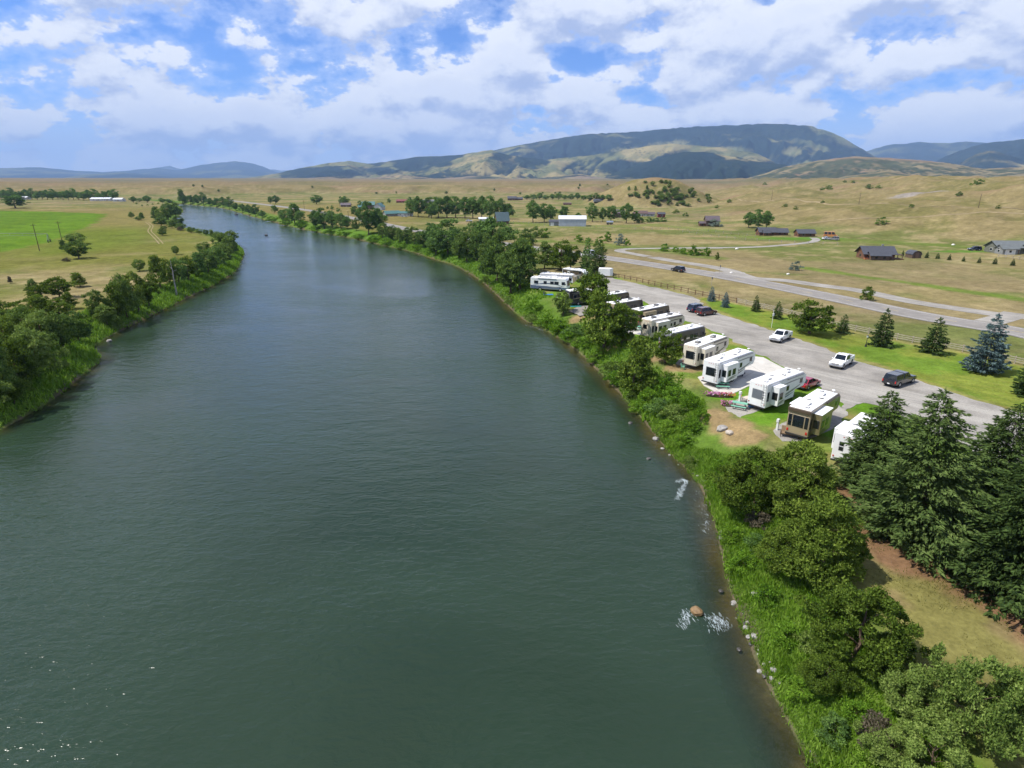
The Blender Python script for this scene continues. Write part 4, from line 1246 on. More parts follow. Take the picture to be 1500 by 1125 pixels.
row([(px, rk.uniform(271, 287), rk.uniform(2.2, 3.6), rk.uniform(2.6, 4.2)) for px in rk.uniform(280, 900, 15)], 'juniper', 'juniper_tree', 'speck of a juniper on the far tan bench', 'junipers on the far bench', F_JUND)

# ---- left bank
row([(172, 469, 45, 32), (187, 465, 59, 30), (204, 457, 50, 34), (219, 449, 38, 25), (143, 465, 35, 25), (235, 421, 40, 25), (249, 416, 34, 22), (263, 415, 32, 24), (277, 411, 32, 25), (291, 405, 30, 25), (305, 399, 29, 24), (317, 393, 27, 22), (329, 387, 27, 22), (335, 375, 24, 20), (343, 371, 22, 17), (327, 367, 21, 20), (340, 357, 18, 17), (322, 355, 14, 17), (157, 475, 27, 25)],
    'juniper', 'juniper_tree', 'juniper along the left river bank', 'junipers along the left bank', [F_JUND, F_JUN, F_JUND, F_COT, F_JUN])
row([(1, 581, 77, 52), (-23, 551, 80, 67), (29, 569, 62, 47), (55, 551, 69, 49), (11, 519, 53, 45), (37, 499, 48, 42), (67, 511, 53, 44), (93, 511, 50, 39), (115, 501, 42, 34), (63, 473, 35, 34), (91, 471, 29, 30), (-13, 601, 48, 42), (23, 591, 37, 37), (103, 453, 22, 20), (49, 469, 30, 25), (17, 481, 35, 37), (-9, 486, 40, 42)],
    'juniper', 'juniper_tree', 'juniper in the thicket at the left edge', 'thicket at the left edge', [F_JUN, F_JUN, F_JUND, F_LITE, F_JUN])
ptree('bush', 84, 540, 42, 40, F_LITE(), 'willow_bush', 'pale green willow bush before the left thicket', None, 'bush')
ptree('bush', 172, 494, 18, 16, F_LITE(), 'willow_bush', 'small pale willow bush on the left waterline', None, 'bush')
row([(88, 436, 28, 34, F_JUN), (57, 445, 24, 22, F_JUN), (50, 430, 20, 14, F_JUND), (118, 420, 18, 24, F_JUN), (116, 379, 24, 28, F_JUND), (113, 358, 14, 26, F_JUND), (96, 368, 14, 12, F_JUND), (205, 397, 16, 18, F_JUND), (258, 373, 12, 10, F_JUND), (300, 371, 15, 19, F_JUND), (16, 415, 9, 7, F_DEAD), (98, 383, 5, 10, F_DEAD), (238, 345, 9, 11, F_JUND), (193, 319, 8, 7, F_JUND), (207, 322, 9, 9, F_JUND), (203, 323, 5, 10, F_JUND), (240, 338, 6, 8, F_JUND), (264, 338, 5, 8, F_DEAD), (312, 356, 6, 5, F_JUND)],
    'juniper', 'juniper_tree', 'juniper standing apart on the left meadow', 'meadow junipers', F_JUND)
ptree('cottonwood', 23, 305, 17, 27, F_COT(), 'cottonwood_tree', 'round dark tree alone behind the bright green field', 'plain trees')
row([(228, 322, 16, 14), (238, 326, 18, 16), (247, 322, 22, 17), (258, 319, 20, 16), (268, 314, 17, 13), (236, 331, 13, 15), (252, 334, 10, 14), (266, 337, 9, 13), (280, 341, 8, 11), (292, 343, 7, 9), (302, 345, 8, 8), (311, 347, 9, 9), (318, 350, 10, 8), (262, 326, 13, 14)],
    'juniper', 'juniper_tree', 'dark tree on the left bank at the river bend', 'left bend trees', F_JUND)
row([(-6 + i * 7.6, 291.5 + (i % 3) * 0.5 + i * 0.06, 10 + (i * 5 % 4) * 1.2, 10) for i in range(24)], 'cottonwood', 'cottonwood_tree', 'tree in the long far row behind the green field', 'far left tree row', F_COT)
row([(196, 297, 8, 9), (216, 297, 9, 12), (238, 297, 6, 9), (205, 296, 5, 10), (247, 297, 5, 9)], 'cottonwood', 'cottonwood_tree', 'small tree past the white sheds on the far left', 'far left stragglers', F_COT)
row([(200 + 8 * i, 299 + (i * 3 % 4), 2, 3) for i in range(5)], 'bush', 'meadow_bush', 'tiny bush on the far meadow below the tree row', 'far meadow bushes', F_JUND, 'bush')
# grey snag on the left bank
p = on_ground(259, 432)
mb = MB(); m_ = metres_per_px(p) * 50
for k in range(6):
    mb.cyl((0.06 * math.sin(k * 2), 0.06 * math.cos(k * 3), m_ * k / 6 - 0.3 * (k == 0)), (0.06 * math.sin(k * 2 + 2), 0.06 * math.cos(k * 3 + 3), m_ * (k + 1) / 6), 0.24 * (1 - k / 7.5), 0.24 * (1 - (k + 1) / 7.5), 7)
root = empty('dead_tree', p); tag(root, 'bare grey dead trunk among the left bank junipers', 'tree')
mb.build('trunk', SNAG(), root)
for k in range(6):
    a = k * 2.2
    MB().cyl((0, 0, m_ * (0.4 + 0.09 * k)), (1.1 * math.cos(a), 0.9 * math.sin(a), m_ * (0.46 + 0.09 * k)), 0.06, 0.015, 5).build('branch', SNAG(), root)

# ---- bank bushes (bright green growth on the slopes)
row([(800, 476, 13, 28), (782, 458, 14, 26), (818, 486, 14, 32), (840, 492, 15, 30), (858, 508, 15, 30), (832, 500, 12, 26), (872, 530, 15, 30), (896, 548, 16, 32), (905, 562, 16, 32), (955, 566, 16, 36), (974, 574, 18, 38), (994, 584, 18, 38), (1014, 598, 17, 32), (950, 588, 17, 34), (968, 604, 18, 38), (990, 614, 18, 38), (1012, 632, 16, 32), (938, 600, 13, 28), (978, 634, 16, 32), (1002, 652, 15, 32), (940, 560, 16, 30), (1026, 614, 15, 24)],
    'bush', 'bank_bush', 'leafy green bush on the slope below the trailers', 'bushes on the camp bank', [F_BUSH, F_BUSH, F_WEED, F_LITE, F_BUSH, F_COT], 'bush')
row([(1050, 690, 15, 24), (1070, 792, 20, 32), (1088, 832, 20, 34), (1122, 884, 24, 40), (1150, 940, 24, 42), (1108, 802, 18, 30), (1188, 948, 26, 38), (1180, 1020, 24, 44), (1222, 1075, 26, 46), (1252, 1052, 24, 40), (1270, 1112, 24, 44)],
    'bush', 'bank_bush', 'leafy green bush on the near bank', 'bushes on the near bank', [F_BUSH, F_WEED, F_BUSH, F_LITE, F_COT, F_BUSH], 'bush')
row([(905 + 0, 566, 12, 18), (925, 594, 12, 18), (870, 540, 12, 18), (845, 516, 11, 18), (780, 476, 10, 18), (712, 424, 9, 14), (745, 448, 9, 14), (1012, 690, 14, 20)], 'bush', 'willow_bush', 'grey green willow bush at the right waterline', 'waterline willows', F_LITE, 'bush', trunk=False)
row([(400 + i * 21, 325 + i * 4.35 - (i > 9) * 1.5, 6 + (i % 3) * 1.5, 18) for i in range(13)], 'bush', 'bank_bush', 'low green bush on the far right waterline', 'far waterline bushes', F_BUSH, 'bush', trunk=False)


# ---- grass and weeds nobody could count
def blades(name, n, region, hmin, hmax, width, mat, seed, fan=4, label=None, cat='grass'):
    r = rg(seed)
    x, y = region(r, n)
    z = H(x, y)
    n = len(x)
    sc = 0.55 + 0.9 * fbm(x / 2.5, y / 2.5, 3, seed)
    h = r.uniform(hmin, hmax, n) * sc
    P = np.repeat(np.stack([x, y, z - 0.03], -1), fan, 0)
    P[:, :2] += r.normal(size=(len(P), 2)) * 0.11
    D = np.stack([r.normal(size=len(P)) * 0.42, r.normal(size=len(P)) * 0.42, np.ones(len(P))], -1)
    V = leaf_tris(P, D, np.repeat(h, fan), r, width)
    o = add_obj(name, tri_mesh(name, V), mat)
    return tag(o, label, cat, kind='stuff')


def bank_region(line, y0, y1, d0, d1, power=1.0):
    B = np.array([p for p in line if y0 - 30 < p[1] < y1 + 30], float)
    B = B[np.argsort(B[:, 1])]

    def f(r, n):
        y = y0 + (y1 - y0) * r.uniform(0, 1, n) ** power
        xb = np.interp(y, B[:, 1], B[:, 0])
        x = xb + (1 if line is BANK_R else -1) * r.uniform(d0 - 4, d1 + 4, n)
        d = -sdf(x, y, RIVER)
        k = (d > d0 + 0.8 * (fbm(x / 3, y / 3, 2, 8) - 0.6)) & (d < d1 * (0.6 + 0.8 * fbm(x / 5, y / 5, 2, 9)))
        for px, py, rr in ((1062, 622, 4.5), (1080, 634, 3.5), (1100, 640, 3.0), (1066, 600, 3.0), (860, 464, 4.0), (1140, 650, 3), (1040, 568, 4.2), (1052, 578, 3.5), (1012, 540, 4.2), (990, 530, 4.0), (1066, 592, 3.0), (935, 492, 5.0), (905, 482, 5.0), (960, 505, 5.0), (845, 452, 6.0), (815, 442, 6.0)):
            c = at(px, py); k &= np.hypot(x - c[0], y - c[1]) > rr
        return x[k], y[k]
    return f


blades('bank_grass', 80000, bank_region(BANK_R, 14, 75, 0.15, 6.8, 1.25), 0.16, 0.46, 0.22, F_WEED(), 301, 4, 'dense bright green grass and weeds on the near right bank')
blades('bank_grass', 26000, bank_region(BANK_R, 75, 330, 0.2, 8.5, 1.3), 0.25, 0.7, 0.30, F_WEED(), 302, 3, 'green grass and weeds on the far right bank')
blades('bank_grass', 22000, bank_region(BANK_L, 60, 330, 0.1, 8, 1.2), 0.4, 1.0, 0.32, F_WEED(), 303, 3, 'green grass along the left bank waterline')


def turf_region(r, n):
    c = at(1400, 950)
    a, q = r.uniform(0, 6.28, n), np.sqrt(r.uniform(0, 1, n)) * 16
    x, y = c[0] + np.cos(a) * q, c[1] + np.sin(a) * q
    k = (-sdf(x, y, RIVER) > 9) & (fbm(x / 2.5, y / 2.5, 3, 77) > 0.42)
    return x[k], y[k]


blades('turf', 16000, turf_region, 0.06, 0.16, 0.35, foliage('dry_turf', (0.09, 0.10, 0.02), (0.17, 0.17, 0.045), (0.27, 0.23, 0.09)), 305, 3, 'short dry turf in the right foreground')

# ================================================================== TRAILERS, MOTORHOMES, CARS
P_WHITE = paint('gelcoat_white', (0.76, 0.76, 0.75), 0.35, 0.05, 0.8, dirt=0.06)
P_ROOF = paint('roof_membrane', (0.80, 0.80, 0.79), 0.55, 0.06, 0.7, dirt=0.14)
P_CREAM = paint('gelcoat_cream', (0.66, 0.60, 0.48), 0.35, 0.05, 0.8, dirt=0.08)
P_TAN = paint('coach_tan', (0.31, 0.25, 0.155), 0.32, 0.08, 0.7, coat=0.3)
P_BROWN = paint('coach_brown', (0.085, 0.06, 0.038), 0.3, 0.15, 0.7, coat=0.4)
P_OLIVE = paint('coach_olive', (0.15, 0.13, 0.065), 0.3, 0.12, 0.7, coat=0.4)
P_CHAR = paint('coach_charcoal', (0.045, 0.042, 0.042), 0.3, 0.15, 0.7, coat=0.4)
P_GREY = paint('coach_grey', (0.22, 0.22, 0.23), 0.35, 0.08, 0.7, coat=0.3)
P_BLUE = paint('coach_slate_blue', (0.10, 0.13, 0.20), 0.35, 0.08, 0.7, coat=0.3)
P_BLACK = paint('black_plastic', (0.02, 0.02, 0.02), 0.5, 0.2)
P_TYRE = paint('tyre_rubber', (0.025, 0.025, 0.026), 0.85, 0.2, 8)
P_RIM = paint('wheel_rim', (0.45, 0.45, 0.46), 0.35, 0.1, 3, metal=0.6)
P_RED = paint('tail_light_red', (0.45, 0.02, 0.015), 0.2, 0.1)
P_LAMP = paint('head_light', (0.70, 0.72, 0.74), 0.12, 0.05)
P_CHROME = paint('chrome', (0.55, 0.56, 0.58), 0.2, 0.05, metal=0.9)
P_BLIND = paint('window_blind', (0.13, 0.145, 0.165), 0.3, 0.1)
P_AWN = paint('awning_cloth', (0.70, 0.71, 0.74), 0.8, 0.06)
GLS = glass()


def wheel(parent, x, y, r, w, side):
    t = MB().cyl((x, y - w / 2, r), (x, y + w / 2, r), r, n=18).build('wheel', P_TYRE, parent, bevel=0.02, segs=1)
    e = y + side * w / 2
    MB().cyl((x, e - side * 0.03, r), (x, e + side * 0.012, r), r * 0.6, r * 0.5, n=14).build('rim', P_RIM, t)


def pane(parent, face, a0, a1, z0, z1, where, name='window', mat=None, frame=None, t=0.018):
    """flat panel on a side ('y', sign) or end ('x', pos): built proud of the wall; optional frame behind it"""
    ax, pos, sg = where
    def bx(grow, d0, d1, nm, m, par):
        c = (a0 + a1) / 2; s = a1 - a0 + grow; zc = (z0 + z1) / 2; h = z1 - z0 + grow
        d = pos + sg * (d0 + d1) / 2
        if ax == 'y': return MB().box((c, d, zc), (s, abs(d1 - d0), h)).build(nm, m, par, bevel=0.008, segs=1)
        return MB().box((d, c, zc), (abs(d1 - d0), s, h)).build(nm, m, par, bevel=0.008, segs=1)
    w = bx(0, 0.002, t, name, mat or GLS, parent)
    if frame: bx(0.09, 0.0, t * 0.55, 'frame', frame, w)
    return w


def decal(parent, pts, y, sg, mat, name='stripe', t=0.006):
    return MB().prism(pts, y + sg * 0.001, y + sg * t).build(name, mat, parent)


def swoosh(x0, z0, x1, z1, th, bow, n=12, taper=True):
    up, dn = [], []
    for k in range(n + 1):
        f = k / n
        x = x0 + (x1 - x0) * f; z = z0 + (z1 - z0) * f + bow * math.sin(math.pi * f)
        h = th * (math.sin(math.pi * min(1, f * 0.9 + 0.08)) if taper else 1)
        up.append((x, z + h / 2)); dn.append((x, z - h / 2))
    return up + dn[::-1]


def roof_gear(root, L, H, seed, ac_mat, n_ac=2):
    r = rg(seed)
    xs = (-L * 0.30, L * 0.17, -L * 0.05)
    for i in range(n_ac):
        a = MB().prism([(xs[i] - 0.5, H), (xs[i] + 0.45, H), (xs[i] + 0.38, H + 0.27), (xs[i] - 0.3, H + 0.30)], -0.34, 0.34).build('air_conditioner', ac_mat, root, bevel=0.05)
        MB().box((xs[i], 0, H + 0.06), (0.98, 0.72, 0.03)).build('base_flange', P_BLACK, a)
    for i, (fx, y, m) in enumerate(((-0.12, 0.5, P_GREY), (0.03, -0.45, P_CHAR), (0.30, 0.42, P_CHAR), (-0.42, -0.5, P_GREY))):
        v = MB().box((fx * L, y, H + 0.06), (0.42, 0.42, 0.12)).build('roof_vent', m, root, bevel=0.03)
        MB().box((fx * L, y, H + 0.13), (0.36, 0.36, 0.03)).build('lid', P_WHITE, v)
    MB().cyl((0.36 * L, -0.7, H), (0.36 * L, -0.7, H + 0.35), 0.03, 0.02, 6).cyl((0.36 * L, -0.7, H + 0.3), (0.36 * L, -0.7, H + 0.36), 0.2, 0.16, 10).build('antenna', P_WHITE, root)


def ladder(root, x, y, H):
    m = MB()
    for yy in (y - 0.19, y + 0.19): m.cyl((x - 0.09, yy, 0.9), (x - 0.09, yy, H + 0.05), 0.022, n=6)
    for k in range(8): m.cyl((x - 0.09, y - 0.19, 1.05 + k * 0.36), (x - 0.09, y + 0.19, 1.05 + k * 0.36), 0.018, n=6)
    m.build('ladder', P_CHROME, root)


def fifth_wheel(label, ctr, head, L, body, trim, seed, W=2.5, H=3.85, cap=None, rear='big', slide=(0.9, 3.2, 0.85), group='trailers and motorhomes parked along the river', side=None, nose=None, blind=None, ac=None, wins=True, lad=0.78, name='fifth_wheel_trailer', left_slide=True, cat='trailer'):
    root = empty(name, (ctr[0], ctr[1], Z0 + 0.05), head); tag(root, label, cat, group)
    side = side or body
    hb = H - 0.05
    prof = [(-L / 2, 0.62), (L / 2 - 2.95, 0.62), (L / 2 - 2.7, 1.62), (L / 2 - 0.55, 1.72), (L / 2 - 0.04, 2.35), (L / 2 - 0.2, hb - 0.55), (L / 2 - 1.0, hb), (-L / 2, hb)]
    MB().prism(prof, -W / 2, W / 2).build('body', body, root, bevel=0.07)
    MB().prism([(-L / 2 + 0.05, hb - 0.02), (L / 2 - 1.05, hb - 0.02), (L / 2 - 1.2, hb + 0.07), (-L / 2 + 0.14, hb + 0.07)], -W / 2 + 0.06, W / 2 - 0.06).build('roof', P_ROOF, root, bevel=0.03)
    for s in (-1, 1):     # eave rails
        MB().box((-0.5, s * (W / 2 + 0.012), hb - 0.08), (L - 1.2, 0.03, 0.07)).build('drip_rail', trim[0], root)
    ys, xr = -W / 2, -L / 2
    if side is not body:      # painted flanks
        for s in (-1, 1):
            decal(root, [(-L / 2 + 0.1, 0.72), (L / 2 - 3.05, 0.72), (L / 2 - 2.8, 1.74), (L / 2 - 0.62, 1.82), (L / 2 - 0.2, 2.4), (L / 2 - 0.36, hb - 0.62), (L / 2 - 1.1, hb - 0.2), (-L / 2 + 0.1, hb - 0.2)], s * W / 2, s, side, 'side_panel', 0.004)
    if cap: MB().box((xr - 0.06, 0, hb - 0.22), (0.24, W + 0.04, 0.40)).build('rear_cap', cap, root, bevel=0.06)
    if nose: MB().prism([(L / 2 - 0.62, 1.70), (L / 2 - 0.0, 2.35), (L / 2 - 0.16, hb - 0.52), (L / 2 - 0.96, hb + 0.02), (L / 2 - 0.9, hb - 0.6), (L / 2 - 0.7, 2.3)], -W / 2 - 0.012, W / 2 + 0.012).build('front_cap', nose, root, bevel=0.03)
    R_ = ('x', xr, -1)
    if rear == 'big': pane(root, 0, -W / 2 + 0.42, W / 2 - 0.55, 1.65, 2.85, R_, 'rear_window', blind or GLS, trim[0])
    if rear == 'three':
        pane(root, 0, -0.62, 0.62, 1.55, 2.95, R_, 'rear_window', GLS, body)
        pane(root, 0, 0.72, 1.12, 1.55, 2.95, R_, 'rear_window', GLS, body)
        pane(root, 0, -1.12, -0.72, 1.55, 2.95, R_, 'rear_window', GLS, body)
    if rear == 'small': pane(root, 0, -0.1, 0.75, 2.0, 2.75, R_, 'rear_window', GLS, trim[0])
    if rear == 'twin':
        pane(root, 0, 0.25, 0.65, 2.35, 2.75, R_, 'rear_window', GLS, trim[0]); pane(root, 0, 0.25, 0.65, 1.8, 2.2, R_, 'rear_window', GLS, trim[0])
    for s in (-1, 1):
        MB().box((xr - 0.03, s * (W / 2 - 0.2), 1.05), (0.06, 0.2 if cap else 0.13, 0.3 if cap else 0.16)).build('tail_light', P_RED, root, bevel=0.015)
    MB().box((xr - 0.12, 0, 0.62), (0.16, W - 0.1, 0.16)).build('bumper', P_BLACK, root, bevel=0.03)
    for k in range(3): MB().box((xr - 0.02, -0.35 + 0.35 * k, hb - 0.32), (0.04, 0.12, 0.05)).build('clearance_light', P_RED, root)
    if lad: ladder(root, xr, -W / 2 + 0.33, H)
    # slide-outs
    def slide_box(x0, ln, dep, s):
        z0, z1 = 0.95, hb - 0.42
        y = s * W / 2
        so = MB().box((x0 + ln / 2, y + s * dep / 2, (z0 + z1) / 2), (ln, dep, z1 - z0)).build('slide_out', side, root, bevel=0.04)
        MB().box((x0 + ln / 2, y + s * dep / 2, z1 + 0.03), (ln + 0.06, dep + 0.04, 0.05)).build('slide_roof', P_ROOF, so, bevel=0.015)
        f = ('y', y + s * dep, s)
        pane(so, 0, x0 + 0.3, x0 + 1.05, 1.75, 2.65, f, 'window', GLS, trim[0])
        if ln > 2.2: pane(so, 0, x0 + 1.5, min(x0 + 2.35, x0 + ln - 0.2), 1.75, 2.65, f, 'window', GLS, trim[0])
        pane(so, 0, min(y, y + s * dep) + 0.16, max(y, y + s * dep) - 0.16, 1.7, 2.65, ('x', x0, -1), 'window', GLS, trim[0])
        decal(so, swoosh(x0 + 0.05, 1.2, x0 + ln - 0.05, 1.5, 0.26, 0.1), f[1], s, trim[0])
        if len(trim) > 1: decal(so, swoosh(x0 + 0.05, 1.02, x0 + ln - 0.05, 1.28, 0.08, 0.1), f[1], s, trim[1])
    if slide: slide_box(xr + slide[0], slide[1], slide[2], -1)
    if left_slide: slide_box(xr + 2.0, 3.0, 0.7, 1)
    xs = xr + (slide[0] + slide[1] if slide else 0.8)
    if wins:
        pane(root, 0, L / 2 - 1.75, L / 2 - 1.05, 2.35, 2.95, ('y', ys, -1), 'window', GLS, trim[0])
        pane(root, 0, xr + 0.2, xr + 0.62, 1.5, 2.7, ('y', ys, -1), 'window', GLS, trim[0])
        dr = pane(root, 0, xs + 1.0, xs + 1.75, 0.85, 2.75, ('y', ys, -1), 'door', body, trim[0], t=0.03)
        pane(dr, 0, xs + 1.15, xs + 1.6, 1.95, 2.55, ('y', ys - 0.03, -1), 'door_window', GLS)
        MB().box((xs + 1.68, ys - 0.06, 1.7), (0.05, 0.05, 0.22)).build('handle', P_BLACK, dr)
        pane(root, 0, xs + 2.1, xs + 2.7, 1.95, 2.6, ('y', ys, -1), 'window', GLS, trim[0])
    for s in (-1, 1):
        y = s * W / 2
        decal(root, swoosh(xs + 0.15, 1.2, L / 2 - 0.7, 2.35, 0.30, -0.12), y, s, trim[0])
        decal(root, swoosh(xs + 0.15, 1.0, L / 2 - 2.95, 1.45, 0.20, -0.10), y, s, trim[-1])
        decal(root, swoosh(xs + 0.4, 2.95, L / 2 - 0.5, 3.0, 0.18, 0.08), y, s, trim[0])
    MB().cyl((-L * 0.02, ys - 0.07, hb - 0.22), (L / 2 - 1.0, ys - 0.07, hb - 0.22), 0.075, n=8).build('awning_roll', trim[0], root)
    roof_gear(root, L, H + 0.02, seed, ac or P_WHITE)
    for x in (-L * 0.08, -L * 0.08 - 0.95):
        for s in (-1, 1): wheel(root, x, s * (W / 2 - 0.16), 0.39, 0.24, s)
    MB().box((-L * 0.05, 0, 0.52), (L * 0.7, W - 0.5, 0.22)).build('chassis', P_BLACK, root)
    for s in (-1, 1): MB().box((L / 2 - 2.4, s * 0.8, 0.85), (0.12, 0.12, 1.7)).build('landing_leg', P_BLACK, root)
    MB().cyl((L / 2 - 1.3, 0, 1.15), (L / 2 - 1.3, 0, 1.75), 0.12, 0.18, 8).build('king_pin', P_BLACK, root)
    return root


def motorhome(label, ctr, head, L, body, lower, trim, seed, W=2.5, H=3.6, slide=None, group='trailers and motorhomes parked along the river', side=None, rear_win=True, ac=None):
    root = empty('motorhome', (ctr[0], ctr[1], Z0 + 0.05), head); tag(root, label, 'motorhome', group)
    hb = H - 0.05
    prof = [(-L / 2, 0.55), (L / 2 - 0.35, 0.5), (L / 2 - 0.02, 0.85), (L / 2, 1.45), (L / 2 - 0.32, hb - 0.5), (L / 2 - 0.7, hb), (-L / 2 + 0.12, hb), (-L / 2, hb - 0.2)]
    MB().prism(prof, -W / 2, W / 2).build('body', body, root, bevel=0.08)
    MB().prism([(-L / 2 + 0.1, hb - 0.02), (L / 2 - 0.75, hb - 0.02), (L / 2 - 0.9, hb + 0.06), (-L / 2 + 0.2, hb + 0.06)], -W / 2 + 0.07, W / 2 - 0.07).build('roof', P_ROOF, root, bevel=0.025)
    xr = -L / 2
    for s in (-1, 1):
        y = s * W / 2
        wf = ('y', y, s)
        decal(root, [(-L / 2 + 0.06, 0.62), (L / 2 - 0.4, 0.6), (L / 2 - 0.12, 0.95), (L / 2 - 0.12, 1.15), (-L / 2 + 0.06, 1.42)], y, s, lower, 'lower_panel', 0.005)
        if side: decal(root, [(-L / 2 + 0.06, 1.44), (L / 2 - 0.2, 1.2), (L / 2 - 0.42, hb - 0.55), (L / 2 - 0.75, hb - 0.16), (-L / 2 + 0.06, hb - 0.22)], y, s, side, 'side_panel', 0.003)
        decal(root, swoosh(-L * 0.42, 1.5, L * 0.40, 1.45, 0.30, 0.55), y, s, trim[0], t=0.008)
        decal(root, swoosh(-L * 0.05, 1.3, L * 0.44, 1.7, 0.22, -0.35), y, s, trim[-1], t=0.009)
        decal(root, swoosh(-L * 0.46, 2.95, L * 0.30, 3.0, 0.10, 0.12), y, s, trim[-1], t=0.009)
        for x0, x1 in ((-L * 0.40, -L * 0.29), (-L * 0.14, -L * 0.06), (L * 0.04, L * 0.13), (L * 0.15, L * 0.26), (L * 0.345, L * 0.43)):
            pane(root, 0, x0, x1, 1.85, 2.62, wf, 'window', GLS, trim[-1], t=0.022)
        MB().box((L * 0.45, y + s * 0.22, 2.1), (0.12, 0.2, 0.42)).build('mirror', P_BLACK, root, bevel=0.03)
        for x, r in ((L * 0.31, 0.46), (-L * 0.24, 0.46)): wheel(root, x, s * (W / 2 - 0.13), r, 0.28, s)
        MB().cyl((-L * 0.3, y + s * 0.07, hb - 0.16), (L * 0.2, y + s * 0.07, hb - 0.16), 0.07, n=8).build('awning_roll', trim[-1], root)
        MB().box((xr - 0.02, s * (W / 2 - 0.24), 1.45), (0.05, 0.2, 0.42)).build('tail_light', P_RED, root, bevel=0.015)
    wsh = [(L / 2 + 0.012, 1.55), (L / 2 - 0.29, hb - 0.55), (L / 2 - 0.34, hb - 0.55), (L / 2 - 0.04, 1.55)]
    MB().prism(wsh, -W / 2 + 0.16, W / 2 - 0.16).build('windshield', GLS, root)
    for s in (-1, 1): MB().box((L / 2 - 0.0, s * 0.85, 1.0), (0.06, 0.36, 0.18)).build('headlight', P_LAMP, root, bevel=0.02)
    if rear_win: pane(root, 0, -0.75, 0.75, 2.15, 2.85, ('x', xr, -1), 'rear_window', GLS, trim[-1])
    pane(root, 0, -0.8, 0.8, 0.85, 1.35, ('x', xr, -1), 'engine_grille', P_BLACK, lower)
    MB().box((xr - 0.06, 0, 0.62), (0.14, W - 0.1, 0.18)).build('bumper', P_BLACK, root, bevel=0.03)
    if slide:
        x0, ln, dep, m = slide
        y = -W / 2; z0, z1 = 1.0, hb - 0.4
        so = MB().box((x0 + ln / 2, y - dep / 2, (z0 + z1) / 2), (ln, dep, z1 - z0)).build('slide_out', m, root, bevel=0.04)
        MB().box((x0 + ln / 2, y - dep / 2, z1 + 0.03), (ln + 0.06, dep + 0.04, 0.05)).build('slide_roof', P_TAN, so)
        for a in (0.3, 1.5): pane(so, 0, x0 + a, x0 + a + 0.8, 1.75, 2.6, ('y', y - dep, -1), 'window', GLS, trim[-1])
        pane(so, 0, y - dep + 0.12, y - 0.12, 1.7, 2.6, ('x', x0, -1), 'window', GLS)
    roof_gear(root, L, H + 0.01, seed, ac or P_WHITE)
    MB().box((0, 0, 0.45), (L * 0.8, W - 0.5, 0.2)).build('chassis', P_BLACK, root)
    return root


def roof_fit(c, H):
    Q = [at(q[0], q[1], Z0 + 0.05 + H) for q in c]
    ctr = sum(Q) / 4
    d = (Q[2] + Q[3] - Q[0] - Q[1]) / 2
    return ctr, math.atan2(d[1], d[0]), float(np.hypot(d[0], d[1]))


def corner_fit(px, py, H, head, L, W, which):
    q = at(px, py, Z0 + 0.05 + H)
    f = np.array([math.cos(head), math.sin(head)]); l = np.array([-f[1], f[0]])
    sx, sy = {'rl': (1, -1), 'rr': (1, 1), 'fr': (-1, 1), 'fl': (-1, -1)}[which]
    return q[:2] + f * (sx * L / 2) + l * (sy * W / 2)


c, h, L_ = roof_fit([(1155.2, 593.9), (1189.3, 603.5), (1235.2, 572.5), (1201, 566)], 3.85)
fifth_wheel('tan and brown fifth wheel trailer with three rear windows, nearest of the row', c, h, 9.6, P_TAN, [P_BROWN, P_CHAR], 1, cap=P_BROWN, rear='three', side=P_OLIVE, slide=(0.7, 3.4, 0.95), nose=P_BROWN, lad=0)
c, h, L_ = roof_fit([(1096.5, 556.5), (1128.5, 563.4), (1184, 541.6), (1156.3, 536.3)], 3.85)
fifth_wheel('white fifth wheel trailer with grey covered rear window, red car at its nose', c, h, 10.0, P_WHITE, [P_GREY, P_BLUE], 2, slide=(1.1, 1.7, 1.0), blind=P_BLIND, left_slide=False)
c, h, L_ = roof_fit([(1029.3, 526.7), (1055, 531), (1107, 511.7), (1088, 507.9)], 3.85)
fifth_wheel('white fifth wheel trailer with black rear window on the concrete pad', c, h, 10.4, P_WHITE, [P_GREY, P_CHAR], 3, slide=(0.8, 3.0, 0.9))
c, h, L_ = roof_fit([(1001.6, 504.3), (1021.9, 507.5), (1067.7, 490.4), (1051.7, 487.2)], 3.85)
fifth_wheel('cream and white fifth wheel trailer next behind the one on concrete', c, h, 10.4, P_CREAM, [P_BROWN, P_CHAR], 4, slide=(0.8, 3.2, 0.85), ac=P_CHAR)
c, h, L_ = roof_fit([(966, 484), (985, 488.5), (1035.5, 476.5), (1016, 473)], 3.6)
motorhome('grey and beige swirled motorhome between the two cream trailers', c, h, 10.0, P_GREY, P_CHAR, [P_CREAM, P_CHAR], 5, side=P_CHAR)
c, h, L_ = roof_fit([(940.5, 465.9), (957.6, 468.6), (1003.5, 459.5), (987.5, 456.3)], 3.85)
fifth_wheel('cream fifth wheel trailer with a small rear window on the second concrete pad', c, h, 9.8, P_CREAM, [P_BROWN, P_CHAR], 6, rear='small', slide=(0.9, 3.4, 0.8), ac=P_CHAR)
c, h, L_ = roof_fit([(925.6, 452), (940, 454.5), (981, 446.7), (966, 443.5)], 3.6)
motorhome('dark brown motorhome with a tan slide-out behind the spreading juniper', c, h, 9.8, P_BROWN, P_TAN, [P_TAN, P_CHAR], 7, slide=(-4.2, 3.6, 0.8, P_TAN), ac=P_CHAR)
hd = R(37)
motorhome('dark motorhome third from the far end, white roof above the juniper', corner_fit(943.7, 437.5, 3.6, hd, 9.4, 2.5, 'fr'), hd, 9.4, P_TAN, P_CHAR, [P_CREAM, P_CHAR], 8, side=P_CHAR, ac=P_CHAR)
